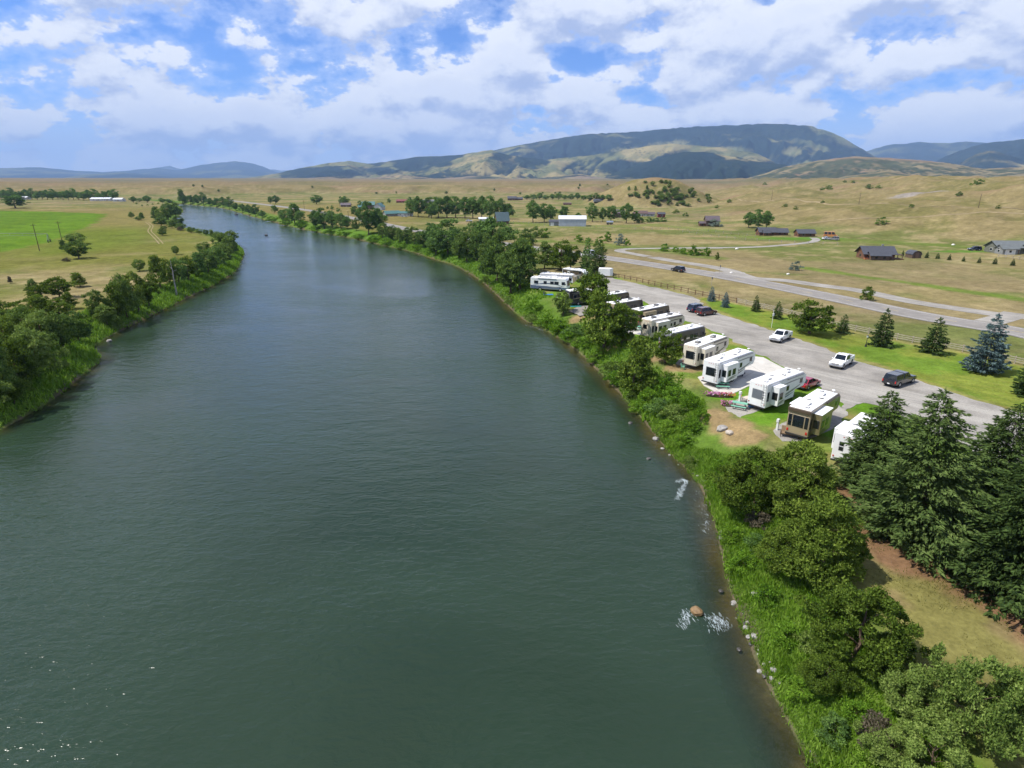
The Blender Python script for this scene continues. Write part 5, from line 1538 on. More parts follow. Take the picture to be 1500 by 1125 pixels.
motorhome('dark motorhome farthest up the diagonal row, beside the open gravel', corner_fit(923.5, 427, 3.6, hd, 9.4, 2.5, 'fr'), hd, 9.4, P_BROWN, P_CHAR, [P_GREY, P_CHAR], 9, ac=P_CHAR)
hd = R(22)
motorhome('charcoal motorhome with tan roof edge left of the upright juniper', corner_fit(828, 424, 3.6, hd, 9.0, 2.5, 'rl'), hd, 9.0, P_CHAR, P_CHAR, [P_TAN, P_CREAM], 10, rear_win=True)
pA, pB = at(777, 425), at(831, 428.5)
hd = math.atan2(pB[1] - pA[1], pB[0] - pA[0]); Lk = float(np.hypot(*(pB - pA)[:2]))
nrm = np.array([-math.sin(hd), math.cos(hd)])
ck = (pA + pB)[:2] / 2 + nrm * 1.25
motorhome('white and slate blue motorhome parked side-on at the far end', ck, hd, Lk, P_WHITE, P_BLUE, [P_BLUE, P_GREY], 11, H=3.5)
cl = ck + nrm * 4.6 + np.array([1.0, 0])
fw = fifth_wheel('white fifth wheel trailer with open awning behind the blue and white motorhome', cl, hd, Lk * 0.98, P_WHITE, [P_GREY, P_BLUE], 12, slide=None, left_slide=False, nose=P_TAN)
MB().prism([(-Lk * 0.12, 0)] * 0 + [(-Lk * 0.12, 3.15), (Lk * 0.30, 3.15), (Lk * 0.30, 3.20), (-Lk * 0.12, 3.20)], -1.3, -1.34).build('awning_bracket', P_GREY, fw)
MB().add([(-Lk * 0.14, -1.32, 3.2), (Lk * 0.32, -1.32, 3.2), (Lk * 0.32, -2.9, 2.55), (-Lk * 0.14, -2.9, 2.55), (-Lk * 0.14, -1.32, 3.17), (Lk * 0.32, -1.32, 3.17), (Lk * 0.32, -2.9, 2.52), (-Lk * 0.14, -2.9, 2.52)],
         [(0, 1, 2, 3), (7, 6, 5, 4), (0, 4, 5, 1), (1, 5, 6, 2), (2, 6, 7, 3), (3, 7, 4, 0)]).build('awning', P_AWN, fw)
for x in (-Lk * 0.13, Lk * 0.31): MB().bar((x, -1.33, 0.9), (x, -2.88, 2.53), 0.04, 0.04).build('awning_arm', P_CHROME, fw)
hd = R(-38)
cm = at(851, 413)[:2] + np.array([-1.5, 2.0])
fifth_wheel('short trailer with a bright white end cap and dark flank by the conifers', cm, hd, 7.5, P_WHITE, [P_GREY, P_CHAR], 13, slide=None, left_slide=False, side=P_BROWN, H=3.4)
hd = R(44)
fifth_wheel('white trailer half hidden behind the foreground spruces, two small rear windows', corner_fit(1224, 632, 3.7, hd, 9.0, 2.5, 'rl'), hd, 9.0, P_WHITE, [P_GREY, P_BLUE], 14, rear='twin', slide=(1.0, 2.5, 0.7), H=3.7, lad=0)

# cargo trailer
p = at(886, 406)
root = empty('cargo_trailer', (p[0], p[1], Z0 + 0.05), R(-15)); tag(root, 'small plain white cargo trailer by the end of the brown fence', 'trailer')
MB().slab([(-1.9, -1.05), (1.6, -1.05), (2.4, 0), (1.6, 1.05), (-1.9, 1.05)], 0.5, 2.65).build('body', P_WHITE, root, bevel=0.05)
MB().slab([(-1.88, -1.0), (1.58, -1.0), (2.35, 0), (1.58, 1.0), (-1.88, 1.0)], 2.63, 2.72).build('roof', P_ROOF, root)
for s in (-1, 1):
    wheel(root, -0.3, s * 1.12, 0.34, 0.22, s)
    MB().box((-0.3, s * 1.14, 0.74), (1.0, 0.26, 0.06)).build('fender', P_GREY, root)
    MB().box((-1.92, s * 0.85, 0.8), (0.04, 0.14, 0.2)).build('tail_light', P_RED, root)
MB().bar((2.2, 0, 0.5), (3.5, 0, 0.5), 0.12, 0.1).build('tow_bar', P_BLACK, root)
MB().cyl((3.1, 0, 0.04), (3.1, 0, 0.6), 0.05, n=8).build('jack', P_CHROME, root)


# ---- cars
def car(label, kind, px, py, head, col, W=1.9, name=None, group=None, z=Z0 + 0.05, dx=0.0):
    if z is None:
        p = on_ground(px, py); z = float(p[2]) + 0.02
    else:
        p = at(px, py, z)
    name = name or {'pickup': 'pickup_truck', 'suv': 'parked_car', 'car': 'parked_car', 'van': 'camper_van', 'shell': 'pickup_truck'}[kind]
    root = empty(name, (p[0], p[1], z), head)
    tag(root, label, {'pickup': 'pickup', 'shell': 'pickup', 'van': 'van'}.get(kind, 'car'), group)
    w = W / 2
    if kind in ('pickup', 'shell'):
        L = 5.9; g = 0.42; belt = 1.15; top = 1.92; wb = (1.95, -1.75); wr = 0.42
        lower = [(-2.95, g + 0.12), (-2.9, belt - 0.02), (-0.75, belt), (1.25, belt), (2.75, belt - 0.1), (2.93, 0.85), (2.93, g + 0.05), (2.4, g), (-2.5, g)]
        cab = (-0.75, 1.3, -0.55, 0.55)
    elif kind == 'suv':
        L = 4.9; g = 0.32; belt = 1.02; top = 1.80; wb = (1.5, -1.4); wr = 0.38
        lower = [(-2.42, g + 0.14), (-2.4, belt), (1.15, belt), (2.25, belt - 0.14), (2.44, 0.72), (2.42, g + 0.05), (2.0, g), (-2.1, g)]
        cab = (-2.38, 1.2, -2.1, 0.35)
    elif kind == 'van':
        L = 6.4; g = 0.4; belt = 1.25; top = 2.75; wb = (2.0, -1.9); wr = 0.4
        lower = [(-3.2, g), (-3.2, belt), (2.2, belt), (3.0, belt - 0.12), (3.15, 0.8), (3.15, g)]
        cab = (-3.18, 2.3, -3.1, 1.5)
    else:
        L = 4.6; g = 0.26; belt = 0.92; top = 1.45; wb = (1.4, -1.35); wr = 0.33
        lower = [(-2.28, g + 0.15), (-2.26, belt - 0.04), (-1.6, belt), (1.0, belt), (2.15, belt - 0.16), (2.3, 0.6), (2.28, g), (-2.1, g)]
        cab = (-1.75, 1.05, -1.05, 0.2)
    MB().prism(lower, -w, w).build('body', col, root, bevel=0.09)
    xb0, xb1, xt0, xt1 = cab
    wt = w - 0.20; wb_ = w - 0.05; th = belt - 0.04
    V = [(xb0, -wb_, th), (xb1, -wb_, th), (xb1, wb_, th), (xb0, wb_, th), (xt0, -wt, top), (xt1, -wt, top), (xt1, wt, top), (xt0, wt, top)]
    cabin = MB().add(V, [(3, 2, 1, 0), (4, 5, 6, 7), (0, 1, 5, 4), (1, 2, 6, 5), (2, 3, 7, 6), (3, 0, 4, 7)]).build('cabin', col, root, bevel=0.06)

    def glassq(a, b, c_, d, nm, out, par=cabin):
        """pane lying on a cabin face given by four corners, inset and thickened along out"""
        q = [Vector(x) for x in (a, b, c_, d)]
        m = sum(q, Vector()) / 4
        q = [m + (x - m) * 0.84 for x in q]; o = Vector(out).normalized()
        v = [x + o * 0.004 for x in q] + [x + o * 0.018 for x in q]
        MB().add(v, [(0, 1, 2, 3), (4, 5, 6, 7), (0, 1, 5, 4), (1, 2, 6, 5), (2, 3, 7, 6), (3, 0, 4, 7)]).build(nm, GLS, par)
    zb = belt + 0.03
    glassq((xb1, -wb_, zb), (xb1, wb_, zb), V[6], V[5], 'windshield', (top - belt, 0, xb1 - xt1))
    glassq((xb0, -wb_, zb), (xb0, wb_, zb), V[7], V[4], 'rear_window', (-(top - belt), 0, abs(xb0 - xt0) + 0.01))
    nwin = {'pickup': 2, 'shell': 2, 'suv': 3, 'car': 2, 'van': 3}[kind]
    for s in (-1, 1):
        for k in range(nwin):
            f0, f1 = k / nwin, (k + 1) / nwin
            lb = lambda f: (xb0 + (xb1 - xb0) * f, s * wb_, zb); lt = lambda f: (xt0 + (xt1 - xt0) * f, s * wt, top)
            glassq(lb(f0), lb(f1), lt(f1), lt(f0), 'side_window', (0, s, 0.2))
        MB().box((xb1 - 0.25, s * (w + 0.1), belt + 0.08), (0.12, 0.2, 0.16)).build('mirror', P_BLACK if kind != 'pickup' else col, root, bevel=0.03)
        for x in wb:
            wheel(root, x, s * (w - 0.1), wr, 0.24, s)
            MB().cyl((x, s * (w - 0.28), wr), (x, s * (w + 0.006), wr), wr + 0.07, n=18).build('wheel_arch', P_BLACK, root)
        MB().box((L / 2 - 0.03, s * (w - 0.28), belt - 0.28), (0.1, 0.36, 0.17)).build('headlight', P_LAMP, root, bevel=0.02)
        MB().box((-L / 2 + 0.01, s * (w - 0.12), belt - 0.24), (0.08, 0.16, 0.34)).build('tail_light', P_RED, root, bevel=0.02)
    MB().box((L / 2 - 0.02, 0, belt - 0.32), (0.06, W * 0.52, 0.24)).build('grille', P_BLACK if kind != 'pickup' else P_CHROME, root, bevel=0.02)
    MB().box((L / 2, 0, g + 0.14), (0.16, W * 0.94, 0.2)).build('bumper', P_CHROME if kind == 'pickup' else P_BLACK, root, bevel=0.04)
    MB().box((-L / 2, 0, g + 0.16), (0.16, W * 0.92, 0.2)).build('bumper', P_CHROME if kind == 'pickup' else P_BLACK, root, bevel=0.04)
    MB().box((-L / 2 - 0.085, 0, g + 0.19), (0.01, 0.32, 0.14)).build('number_plate', P_WHITE, root)
    if kind == 'pickup':
        MB().box((-1.83, 0, belt + 0.01), (1.98, W - 0.3, 0.03)).build('bed_floor', P_BLACK, root)
        for s in (-1, 1): MB().box((-1.84, s * (w - 0.09), belt + 0.1), (2.1, 0.12, 0.24)).build('bed_rail', col, root, bevel=0.02)
        MB().box((-2.88, 0, belt + 0.1), (0.1, W - 0.3, 0.24)).build('tailgate', col, root, bevel=0.02)
    if kind == 'shell':
        c2 = MB().add([(-2.88, -w + .06, belt - .03), (-0.8, -w + .06, belt - .03), (-0.8, w - .06, belt - .03), (-2.88, w - .06, belt - .03), (-2.72, -w + .24, top), (-0.72, -w + .24, top), (-0.72, w - .24, top), (-2.72, w - .24, top)],
                      [(3, 2, 1, 0), (4, 5, 6, 7), (0, 1, 5, 4), (1, 2, 6, 5), (2, 3, 7, 6), (3, 0, 4, 7)]).build('bed_cap', col, root, bevel=0.06)
        glassq((-2.88, -w + .06, zb), (-2.88, w - .06, zb), (-2.72, w - .24, top), (-2.72, -w + .24, top), 'rear_window', (-1, 0, 0.25), c2)
        for s in (-1, 1): glassq((-2.7, s * (w - .06), zb), (-0.9, s * (w - .06), zb), (-0.85, s * (w - .24), top), (-2.6, s * (w - .24), top), 'side_window', (0, s, 0.3), c2)
    if kind == 'suv':
        for s in (-1, 1): MB().bar((-1.9, s * (wt - 0.08), top + 0.05), (0.2, s * (wt - 0.08), top + 0.05), 0.04, 0.04).build('roof_rail', P_CHROME, root)
    return root


P_NAVY = paint('car_navy', (0.02, 0.03, 0.075), 0.22, 0.1, coat=0.8)
P_MAROON = paint('car_maroon', (0.075, 0.012, 0.018), 0.22, 0.1, coat=0.8)
P_CRED = paint('car_red', (0.30, 0.012, 0.03), 0.22, 0.1, coat=0.8)
P_CBLK = paint('car_black', (0.012, 0.013, 0.018), 0.2, 0.1, coat=0.8)
P_CWHT = paint('car_white', (0.74, 0.75, 0.76), 0.25, 0.03, coat=0.7)
car('navy blue parked car beside the maroon one at the lawn corner', 'suv', 1021, 456, R(30), P_NAVY)
car('maroon parked car at the lawn corner next to the navy one', 'suv', 1034, 461, R(28), P_MAROON)
car('white pickup on the gravel nearer the maroon car', 'pickup', 1143, 498, R(-136), P_CWHT, 2.0, group='white pickups on the gravel drive')
car('white pickup on the gravel nearer the black truck', 'pickup', 1232, 535, R(-136), P_CWHT, 2.0, group='white pickups on the gravel drive')
car('black covered pickup parked by the lawn edge at the right', 'shell', 1316, 562, R(32), P_CBLK, 2.0)
car('red car parked at the nose of the white fifth wheel', 'car', 1181, 566, R(38), P_CRED)
hd = math.atan2(HIGHWAY[20][1] - HIGHWAY[23][1], HIGHWAY[20][0] - HIGHWAY[23][0])
car('black car driving on the highway', 'suv', 993, 397.5, R(118), P_CBLK, z=Z0 + 0.10)
car('white camper van on the highway behind the conifers', 'van', 861, 376, R(118), P_CWHT, 2.1, z=Z0 + 0.10)
car('dark blue car parked by the grey roofed house at the right', 'suv', 1427, 367, R(175), P_NAVY, z=None)
car('white car among the vehicles right of the log house', 'car', 1211, 351, R(10), P_CWHT, z=None)
car('orange and white truck among the vehicles right of the log house', 'van', 1216, 347.5, R(-20), paint('car_orange', (0.5, 0.2, 0.06), 0.35, 0.1), z=None)
car('silver car in front of the vehicles right of the log house', 'suv', 1221, 352, R(150), P_GREY, z=None)
car('white car before the green roofed workshop', 'suv', 592, 318, R(10), P_CWHT, z=None)
car('small white vehicle left of the white carport', 'car', 687, 324.5, R(5), P_CWHT, z=None)

# ================================================================== BUILDINGS
W_LOG = banded('log_wall', (0.17, 0.075, 0.035), (0.05, 0.025, 0.015), 0.28)
W_RED = banded('red_boards', (0.20, 0.035, 0.028), (0.07, 0.015, 0.012), 0.3)
W_BRN = banded('brown_boards', (0.13, 0.08, 0.05), (0.05, 0.03, 0.02), 0.25)
W_GRY = banded('grey_siding', (0.24, 0.25, 0.24), (0.12, 0.12, 0.12), 0.22)
W_SAGE = banded('sage_siding', (0.15, 0.15, 0.12), (0.11, 0.12, 0.09), 0.22)
W_WHT = banded('white_siding', (0.62, 0.62, 0.60), (0.36, 0.36, 0.36), 0.25)
W_METAL = banded('metal_siding', (0.46, 0.50, 0.56), (0.26, 0.29, 0.34), 0.35, 0.45, axis=0)
W_METALD = banded('grey_metal_siding', (0.20, 0.22, 0.26), (0.12, 0.13, 0.16), 0.35, 0.45, axis=1)
R_GREEN = banded('green_metal_roof', (0.055, 0.16, 0.15), (0.03, 0.09, 0.085), 0.4, 0.45, axis=0)
R_DKGRN = banded('dark_green_roof', (0.035, 0.075, 0.085), (0.02, 0.045, 0.05), 0.4, 0.45, axis=0)
R_SLATE = banded('slate_roof', (0.060, 0.064, 0.080), (0.03, 0.033, 0.043), 0.35, 0.7, axis=0)
R_PURP = banded('purple_roof', (0.10, 0.075, 0.085), (0.05, 0.036, 0.042), 0.35, 0.6, axis=0)
R_GREY = banded('grey_shingles', (0.14, 0.155, 0.155), (0.085, 0.095, 0.095), 0.3, 0.8, axis=0)
R_WHITE = banded('white_metal_roof', (0.72, 0.74, 0.77), (0.5, 0.52, 0.56), 0.5, 0.4, axis=0)
R_BRN = banded('brown_roof', (0.115, 0.07, 0.06), (0.06, 0.036, 0.03), 0.35, 0.7, axis=0)
TRIMW = paint('white_trim', (0.66, 0.66, 0.64), 0.6, 0.06)
TRIMB = paint('brown_trim', (0.10, 0.06, 0.035), 0.7, 0.2)
DOORM = paint('door_paint', (0.16, 0.09, 0.055), 0.6, 0.2)


def gable(root, cx, cy, Lx, Ly, h, rise, wall, roof, over=0.5, wins=2, door=True, trim=TRIMW, base=0.0, nm='wall', ends=True, chimney=False):
    """ridge along x; wall block with gables, two roof planes, windows with frames, a door"""
    y0, y1 = cy - Ly / 2, cy + Ly / 2
    prof = [(y0, base), (y1, base), (y1, base + h), (cy, base + h + rise), (y0, base + h)]
    V = [(cx - Lx / 2, p[0], p[1]) for p in prof] + [(cx + Lx / 2, p[0], p[1]) for p in prof]
    n = 5
    MB().add(V, [tuple(range(n)), tuple(range(2 * n - 1, n - 1, -1))] + [((i + 1) % n, i, n + i, n + (i + 1) % n) for i in range(n)]).build(nm, wall, root)
    sl = rise / (Ly / 2)
    rf = None
    for s in (-1, 1):
        ye = cy + s * (Ly / 2 + over); ze = base + h - over * sl + 0.03; zr = base + h + rise + 0.03
        a, b = cx - Lx / 2 - over, cx + Lx / 2 + over
        v = [(a, ye, ze), (b, ye, ze), (b, cy, zr), (a, cy, zr)]
        v += [(x, y, z + 0.16) for x, y, z in v]
        rf = MB().add(v, [(0, 1, 2, 3), (4, 5, 6, 7), (0, 1, 5, 4), (1, 2, 6, 5), (2, 3, 7, 6), (3, 0, 4, 7)]).build('roof', roof, root)
    if chimney:
        MB().box((cx + Lx * 0.18, cy, base + h + rise + 0.3), (0.7, 0.7, 1.4)).build('chimney', W_GRY, rf)

    def win(c, ax, pos, sg, w=1.2, hh=1.15, z=None, nm2='window', mat=None):
        z = base + h * 0.56 if z is None else z
        d = pos + sg * 0.03
        bx = (c, d, z) if ax == 'y' else (d, c, z)
        sz = (w, 0.06, hh) if ax == 'y' else (0.06, w, hh)
        o = MB().box(bx, sz).build(nm2, trim, root)
        d2 = pos + sg * 0.066
        bx = (c, d2, z) if ax == 'y' else (d2, c, z)
        sz = (w - 0.22, 0.03, hh - 0.22) if ax == 'y' else (0.03, w - 0.22, hh - 0.22)
        MB().box(bx, sz).build('pane' if nm2 == 'window' else 'panel', mat or GLS, o)
    for s, yy in ((-1, y0), (1, y1)):
        for k in range(wins):
            win(cx - Lx / 2 + Lx * (k + 0.7) / (wins + 0.4), 'y', yy, s)
    if ends:
        for s, xx in ((-1, cx - Lx / 2), (1, cx + Lx / 2)):
            win(cy, 'x', xx, s, min(1.6, Ly * 0.3), 1.2)
    if door: win(cx + Lx * 0.08, 'y', y0, -1, 1.1, 2.1, base + 1.06, 'door', DOORM)


def site(name, label, px, py, rz, cat='house', group=None, back=0.0, sc=1.0):
    p = on_ground(px, py)
    d = p[:2] / np.linalg.norm(p[:2])
    x, y = p[0] + d[0] * back, p[1] + d[1] * back
    o = empty(name, (x, y, Hs(x, y) - 0.12), R(rz))
    o.scale = (sc, sc, sc)
    return tag(o, label, cat, group)


# log house with the three-part roof (right)
r_ = site('log_house', 'dark roofed log house standing alone on the dry grass at the right', 1283, 381, -8, back=5, sc=0.82)
gable(r_, 0, 1.5, 13, 9, 2.9, 2.7, W_LOG, R_SLATE, 0.9, 3, True, TRIMB, chimney=True)
gable(r_, -1.0, -4.2, 8, 4.5, 2.4, 1.4, W_BRN, R_SLATE, 0.6, 2, False, TRIMB, nm='porch_wall')
MB().box((8.2, -0.5, 2.35), (3.4, 5.0, 0.2)).build('deck_roof', W_LOG, r_)
MB().box((8.4, -1.0, 0.5), (3.6, 5.0, 0.3)).build('deck', W_LOG, r_)
for y in (-3.2, 1.2): MB().box((9.6, y, 1.3), (0.22, 0.22, 2.4)).build('post', W_BRN, r_)
MB().box((-5.4, -3.4, 0.45), (2.4, 1.8, 0.9)).build('steps', paint('rust_steps', (0.32, 0.11, 0.04), 0.8, 0.2), r_)
r_ = site('shed', 'small round topped brown shed right of the lone log house', 1337, 378, 0, 'shed', back=1.5)
MB().prism([(-1.7, 0), (1.7, 0), (1.75, 1.6), (1.1, 2.5), (0, 2.8), (-1.1, 2.5), (-1.75, 1.6)], -2.1, 2.1).build('wall', W_BRN, r_)
MB().prism([(-1.95, 1.55), (-1.2, 2.62), (0, 2.95), (1.2, 2.62), (1.95, 1.55), (1.82, 1.5), (1.12, 2.5), (0, 2.8), (-1.12, 2.5), (-1.82, 1.5)], -2.3, 2.3).build('roof', R_SLATE, r_)
MB().box((0, -2.12, 1.0), (1.3, 0.06, 2.0)).build('door', DOORM, r_)
# grey house at the right edge
r_ = site('grey_house', 'long sage sided house with grey shingle roof at the right edge', 1478, 372, -4, back=5, sc=0.9)
gable(r_, 0, 1, 15, 9, 2.9, 2.4, W_SAGE, R_GREY, 0.7, 3, True)
gable(r_, -4.5, -4.3, 6.5, 5.0, 2.6, 1.5, W_GRY, R_GREY, 0.5, 1, False, nm='garage_wall')
MB().box((-4.5, -6.85, 1.15), (4.4, 0.06, 2.2)).build('garage_door', TRIMW, r_)
gable(r_, 6.0, -3.6, 5, 4.0, 2.7, 1.6, W_SAGE, R_GREY, 0.6, 1, False, nm='wing_wall')
# two log houses under the hill
r_ = site('log_house', 'long log house with slate roof on a green patch under the hill', 1128, 345.5, -3, back=5, sc=0.68)
gable(r_, -3.5, 0, 13, 9, 3.0, 3.0, W_LOG, R_SLATE, 0.8, 3, True, TRIMB)
gable(r_, 8, 0.6, 9, 8, 2.8, 2.5, W_LOG, R_SLATE, 0.8, 2, False, TRIMB, nm='wing_wall')
gable(r_, -5, -5.2, 5, 3.5, 2.8, 1.8, W_LOG, R_SLATE, 0.6, 1, False, TRIMB, nm='porch_wall')
r_ = site('log_garage', 'smaller log building with slate roof right of the long log house', 1178, 347, -3, 'garage', back=4, sc=0.72)
gable(r_, 0, 0, 12, 8, 2.7, 2.3, W_LOG, R_SLATE, 0.7, 2, False, TRIMB)
MB().box((-2.2, -4.04, 1.2), (2.8, 0.06, 2.3)).build('garage_door', DOORM, r_)
# barn with purple roof
r_ = site('barn', 'tall barn with purple brown metal roof and lean-to', 1040, 332, -6, 'barn', back=5, sc=0.74)
gable(r_, 1, 0, 11, 9, 5.2, 3.4, W_BRN, R_PURP, 0.6, 2, True, TRIMB)
gable(r_, -7.2, -1, 5, 6, 2.6, 1.4, W_LOG, R_PURP, 0.4, 1, False, TRIMB, nm='lean_to_wall')
# white metal shed
r_ = site('metal_shed', 'long pale metal shed with a white roof and grey end', 838, 331.5, -4, 'shed', back=5)
gable(r_, 0, 0, 17, 11, 4.4, 1.8, W_METAL, R_WHITE, 0.25, 0, False, ends=False)
MB().box((8.53, 0, 2.6), (0.05, 10.9, 5.1)).build('end_panel', W_METALD, r_) if False else None
MB().box((8.55, 1.2, 1.9), (0.08, 3.6, 3.7)).build('roller_door', TRIMW, r_)
MB().box((8.55, -3.2, 1.1), (0.08, 1.1, 2.2)).build('door', DOORM, r_)
gable(r_, -11.6, 1, 6, 7, 2.6, 1.0, W_GRY, R_SLATE, 0.3, 0, False, nm='lean_to_wall', ends=False)
MB().box((-12.6, -2.56, 1.1), (2.2, 0.08, 2.2)).build('door', TRIMW, r_)
# steep roofed cabin with white carport
r_ = site('cabin', 'steep roofed log cabin with dark green roof by the cottonwood grove', 735, 328, 12, 'cabin', back=4)
gable(r_, 0, 0, 8, 9.0, 2.4, 5.0, W_LOG, R_DKGRN, 0.6, 2, True, TRIMB)
r_ = site('carport', 'low white roofed carport left of the steep cabin', 712, 325, 3, 'carport', back=3)
gable(r_, 0, 0, 10, 6.5, 2.1, 0.8, TRIMW, R_WHITE, 0.3, 0, False, ends=False)
# green roofed homestead
r_ = site('ranch_house', 'two storey house with green metal roof upriver', 540, 306.5, 10, back=6, sc=0.72)
gable(r_, 0, 0, 17, 12, 6.0, 4.0, W_BRN, R_GREEN, 0.9, 4, True)
gable(r_, -10, -2, 7, 8, 3.2, 2.0, W_BRN, R_GREEN, 0.6, 1, False, nm='wing_wall')
r_ = site('ranch_house', 'pale gable ended house with green roof right of the two storey house', 556, 307.5, 80, back=5, sc=0.7)
gable(r_, 0, 0, 14, 11, 4.6, 4.6, W_WHT, R_GREEN, 0.8, 2, True)
r_ = site('workshop', 'grey workshop with blue green roof and open gable front', 574, 317, 30, 'workshop', back=4, sc=0.72)
gable(r_, 0, 0, 17, 10, 3.2, 2.8, W_GRY, R_GREEN, 0.6, 2, True)
r_ = site('workshop', 'low white workshop with teal roof next to the grey workshop', 594, 317, -2, 'workshop', back=4, sc=0.72)
gable(r_, 0, 0, 16, 9, 3.6, 1.8, W_WHT, R_GREEN, 0.6, 3, True)
r_ = site('farmhouse', 'small dark house under round trees on the dry plain', 507, 303, 5, back=4, sc=0.68)
gable(r_, 0, 0, 15, 9, 3.0, 3.0, W_BRN, R_PURP, 0.6, 2, True)
r_ = site('red_barn', 'long dark red barn on the far plain', 589, 297, 0, 'barn', back=5, sc=0.5)
gable(r_, 0, 0, 27, 11, 4.2, 3.6, W_RED, paint('red_roof', (0.16, 0.035, 0.04), 0.7, 0.2), 0.5, 3, True)
for i, (px, w) in enumerate(((617, 17), (632, 22))):
    r_ = site('farmhouse', ['grey roofed farmhouse far behind the grove, left of the pair', 'wider grey roofed farmhouse far behind the grove, right of the pair'][i], px, 297, 0, group='far grey farmhouses', back=5, sc=0.62)
    gable(r_, 0, 0, w, 10, 3.2, 2.6, W_GRY, R_GREY, 0.5, 3, True)
r_ = site('farmhouse', 'wide brown farmhouse far out on the plain beside dark trees', 754, 293.5, 0, back=5, sc=0.62)
gable(r_, -6, 0, 20, 11, 4.5, 4.0, W_BRN, R_SLATE, 0.6, 3, True); gable(r_, 10, 2, 16, 10, 3.6, 3.0, W_BRN, R_SLATE, 0.6, 2, False, nm='wing_wall')
r_ = site('red_shed', 'tiny red shed alone on the far plain', 831, 300, 0, 'shed', back=2, sc=0.55)
gable(r_, 0, 0, 17, 7, 3.0, 1.6, W_RED, R_BRN, 0.4, 2, True)
r_ = site('farmhouse', 'small grey house at the foot of the wooded knob', 876, 297, 0, back=3, sc=0.55)
gable(r_, 0, 0, 19, 9, 3.0, 3.0, W_GRY, R_SLATE, 0.5, 2, True)
r_ = site('farmhouse', 'dark brown farmhouse behind the poplars', 907, 319, 0, back=6, sc=0.8)
gable(r_, 0, 0, 9, 9, 4.5, 3.0, W_BRN, R_PURP, 0.6, 2, True)
r_ = site('farmhouse', 'white and brown farmhouse with low spreading roofs below the knob', 942, 317, -5, back=5, sc=0.8)
gable(r_, -2, 0, 11, 9, 3.0, 2.2, W_WHT, R_BRN, 0.6, 2, True); gable(r_, 6, -1.5, 9, 7, 2.5, 1.5, W_WHT, R_PURP, 0.8, 2, False, nm='porch_wall'); gable(r_, -7, -2, 6, 5, 2.8, 1.2, W_RED, R_BRN, 0.4, 1, False, nm='annex_wall')
r_ = site('red_shed', 'small red brown shed right of the low farmhouse', 968, 318.5, 0, 'shed', back=2)
gable(r_, 0, 0, 5.5, 4, 2.6, 1.2, W_RED, R_SLATE, 0.3, 1, True)
for i, (px, py, w) in enumerate(((144, 294.3, 16), (159, 294.3, 10), (175, 295, 12), (36, 292.2, 13), (21, 288.8, 16))):
    r_ = site('white_shed', ['white shed at the right end of the long far tree row', 'second white shed past the far tree row', 'third white shed past the far tree row', 'pale shed before the far tree row', 'pale roof peeping out of the far tree row'][i], px, py, 0, 'shed', 'far white sheds', back=3)
    gable(r_, 0, 0, w, 9, 2.8, 1.6, W_WHT, R_WHITE, 0.3, 2, True)
# silver tank trailer by the poplars
p = on_ground(893, 329)
r_ = tag(empty('tank_trailer', p, R(4)), 'silver tank trailer parked left of the dark farmhouse', 'trailer')
MB().cyl((-2.2, 0, 1.5), (2.2, 0, 1.5), 0.95, n=16).build('tank', P_CHROME, r_, bevel=0.08)
MB().box((0, 0, 0.55), (4.6, 1.4, 0.2)).build('chassis', P_BLACK, r_)
for x in (-1.2, 1.0):
    for s in (-1, 1): wheel(r_, x, s * 0.8, 0.42, 0.25, s)

# ================================================================== FENCES
M_POST = paint('fence_wood', (0.155, 0.095, 0.062), 0.85, 0.3, 2.0, bump=0.4)
M_POST2 = paint('grey_fence_wood', (0.34, 0.30, 0.24), 0.85, 0.25, 2.0, bump=0.4)


def fence(name, label, line_px, step, h, mat, rails, w=0.16, flat=True, rail_mat=None, group=None):
    line = resample(px_poly(line_px), step)
    p0 = line[0]
    z = lambda q: (Z0 if flat else Hs(q[0], q[1]))
    root = empty(name, (p0[0], p0[1], z(p0))); tag(root, label, 'fence', group)
    post = None
    pts = [Vector((q[0] - p0[0], q[1] - p0[1], z(q) - z(p0))) for q in line]
    for i, q in enumerate(pts):
        ang = math.atan2(*(pts[min(i + 1, len(pts) - 1)] - pts[max(i - 1, 0)]).yx)
        if post is None:
            post = MB().box((0, 0, h / 2 - 0.15), (w, w, h + 0.3)).build('post', mat, root, bevel=0.015, segs=1); o = post
        else:
            o = bpy.data.objects.new('post', post.data); C.objects.link(o); o.parent = root
        o.location = q; o.rotation_euler = (0.02 * math.sin(i * 7.1), 0.02 * math.sin(i * 3.3), ang)
    for zr, rh in rails:
        for i in range(len(pts) - 1):
            a, b = pts[i], pts[i + 1]
            n = Vector((b.y - a.y, a.x - b.x, 0)).normalized() * (w / 2 + 0.015)
            d = (b - a).normalized() * 0.02
            MB().bar(a + n + d + Vector((0, 0, zr + 0.012 * math.sin(i * 5.3 + zr))), b + n - d + Vector((0, 0, zr + 0.012 * math.sin(i * 3.7 + zr * 2))), 0.035, rh).build('rail', rail_mat or mat, root)
    return root


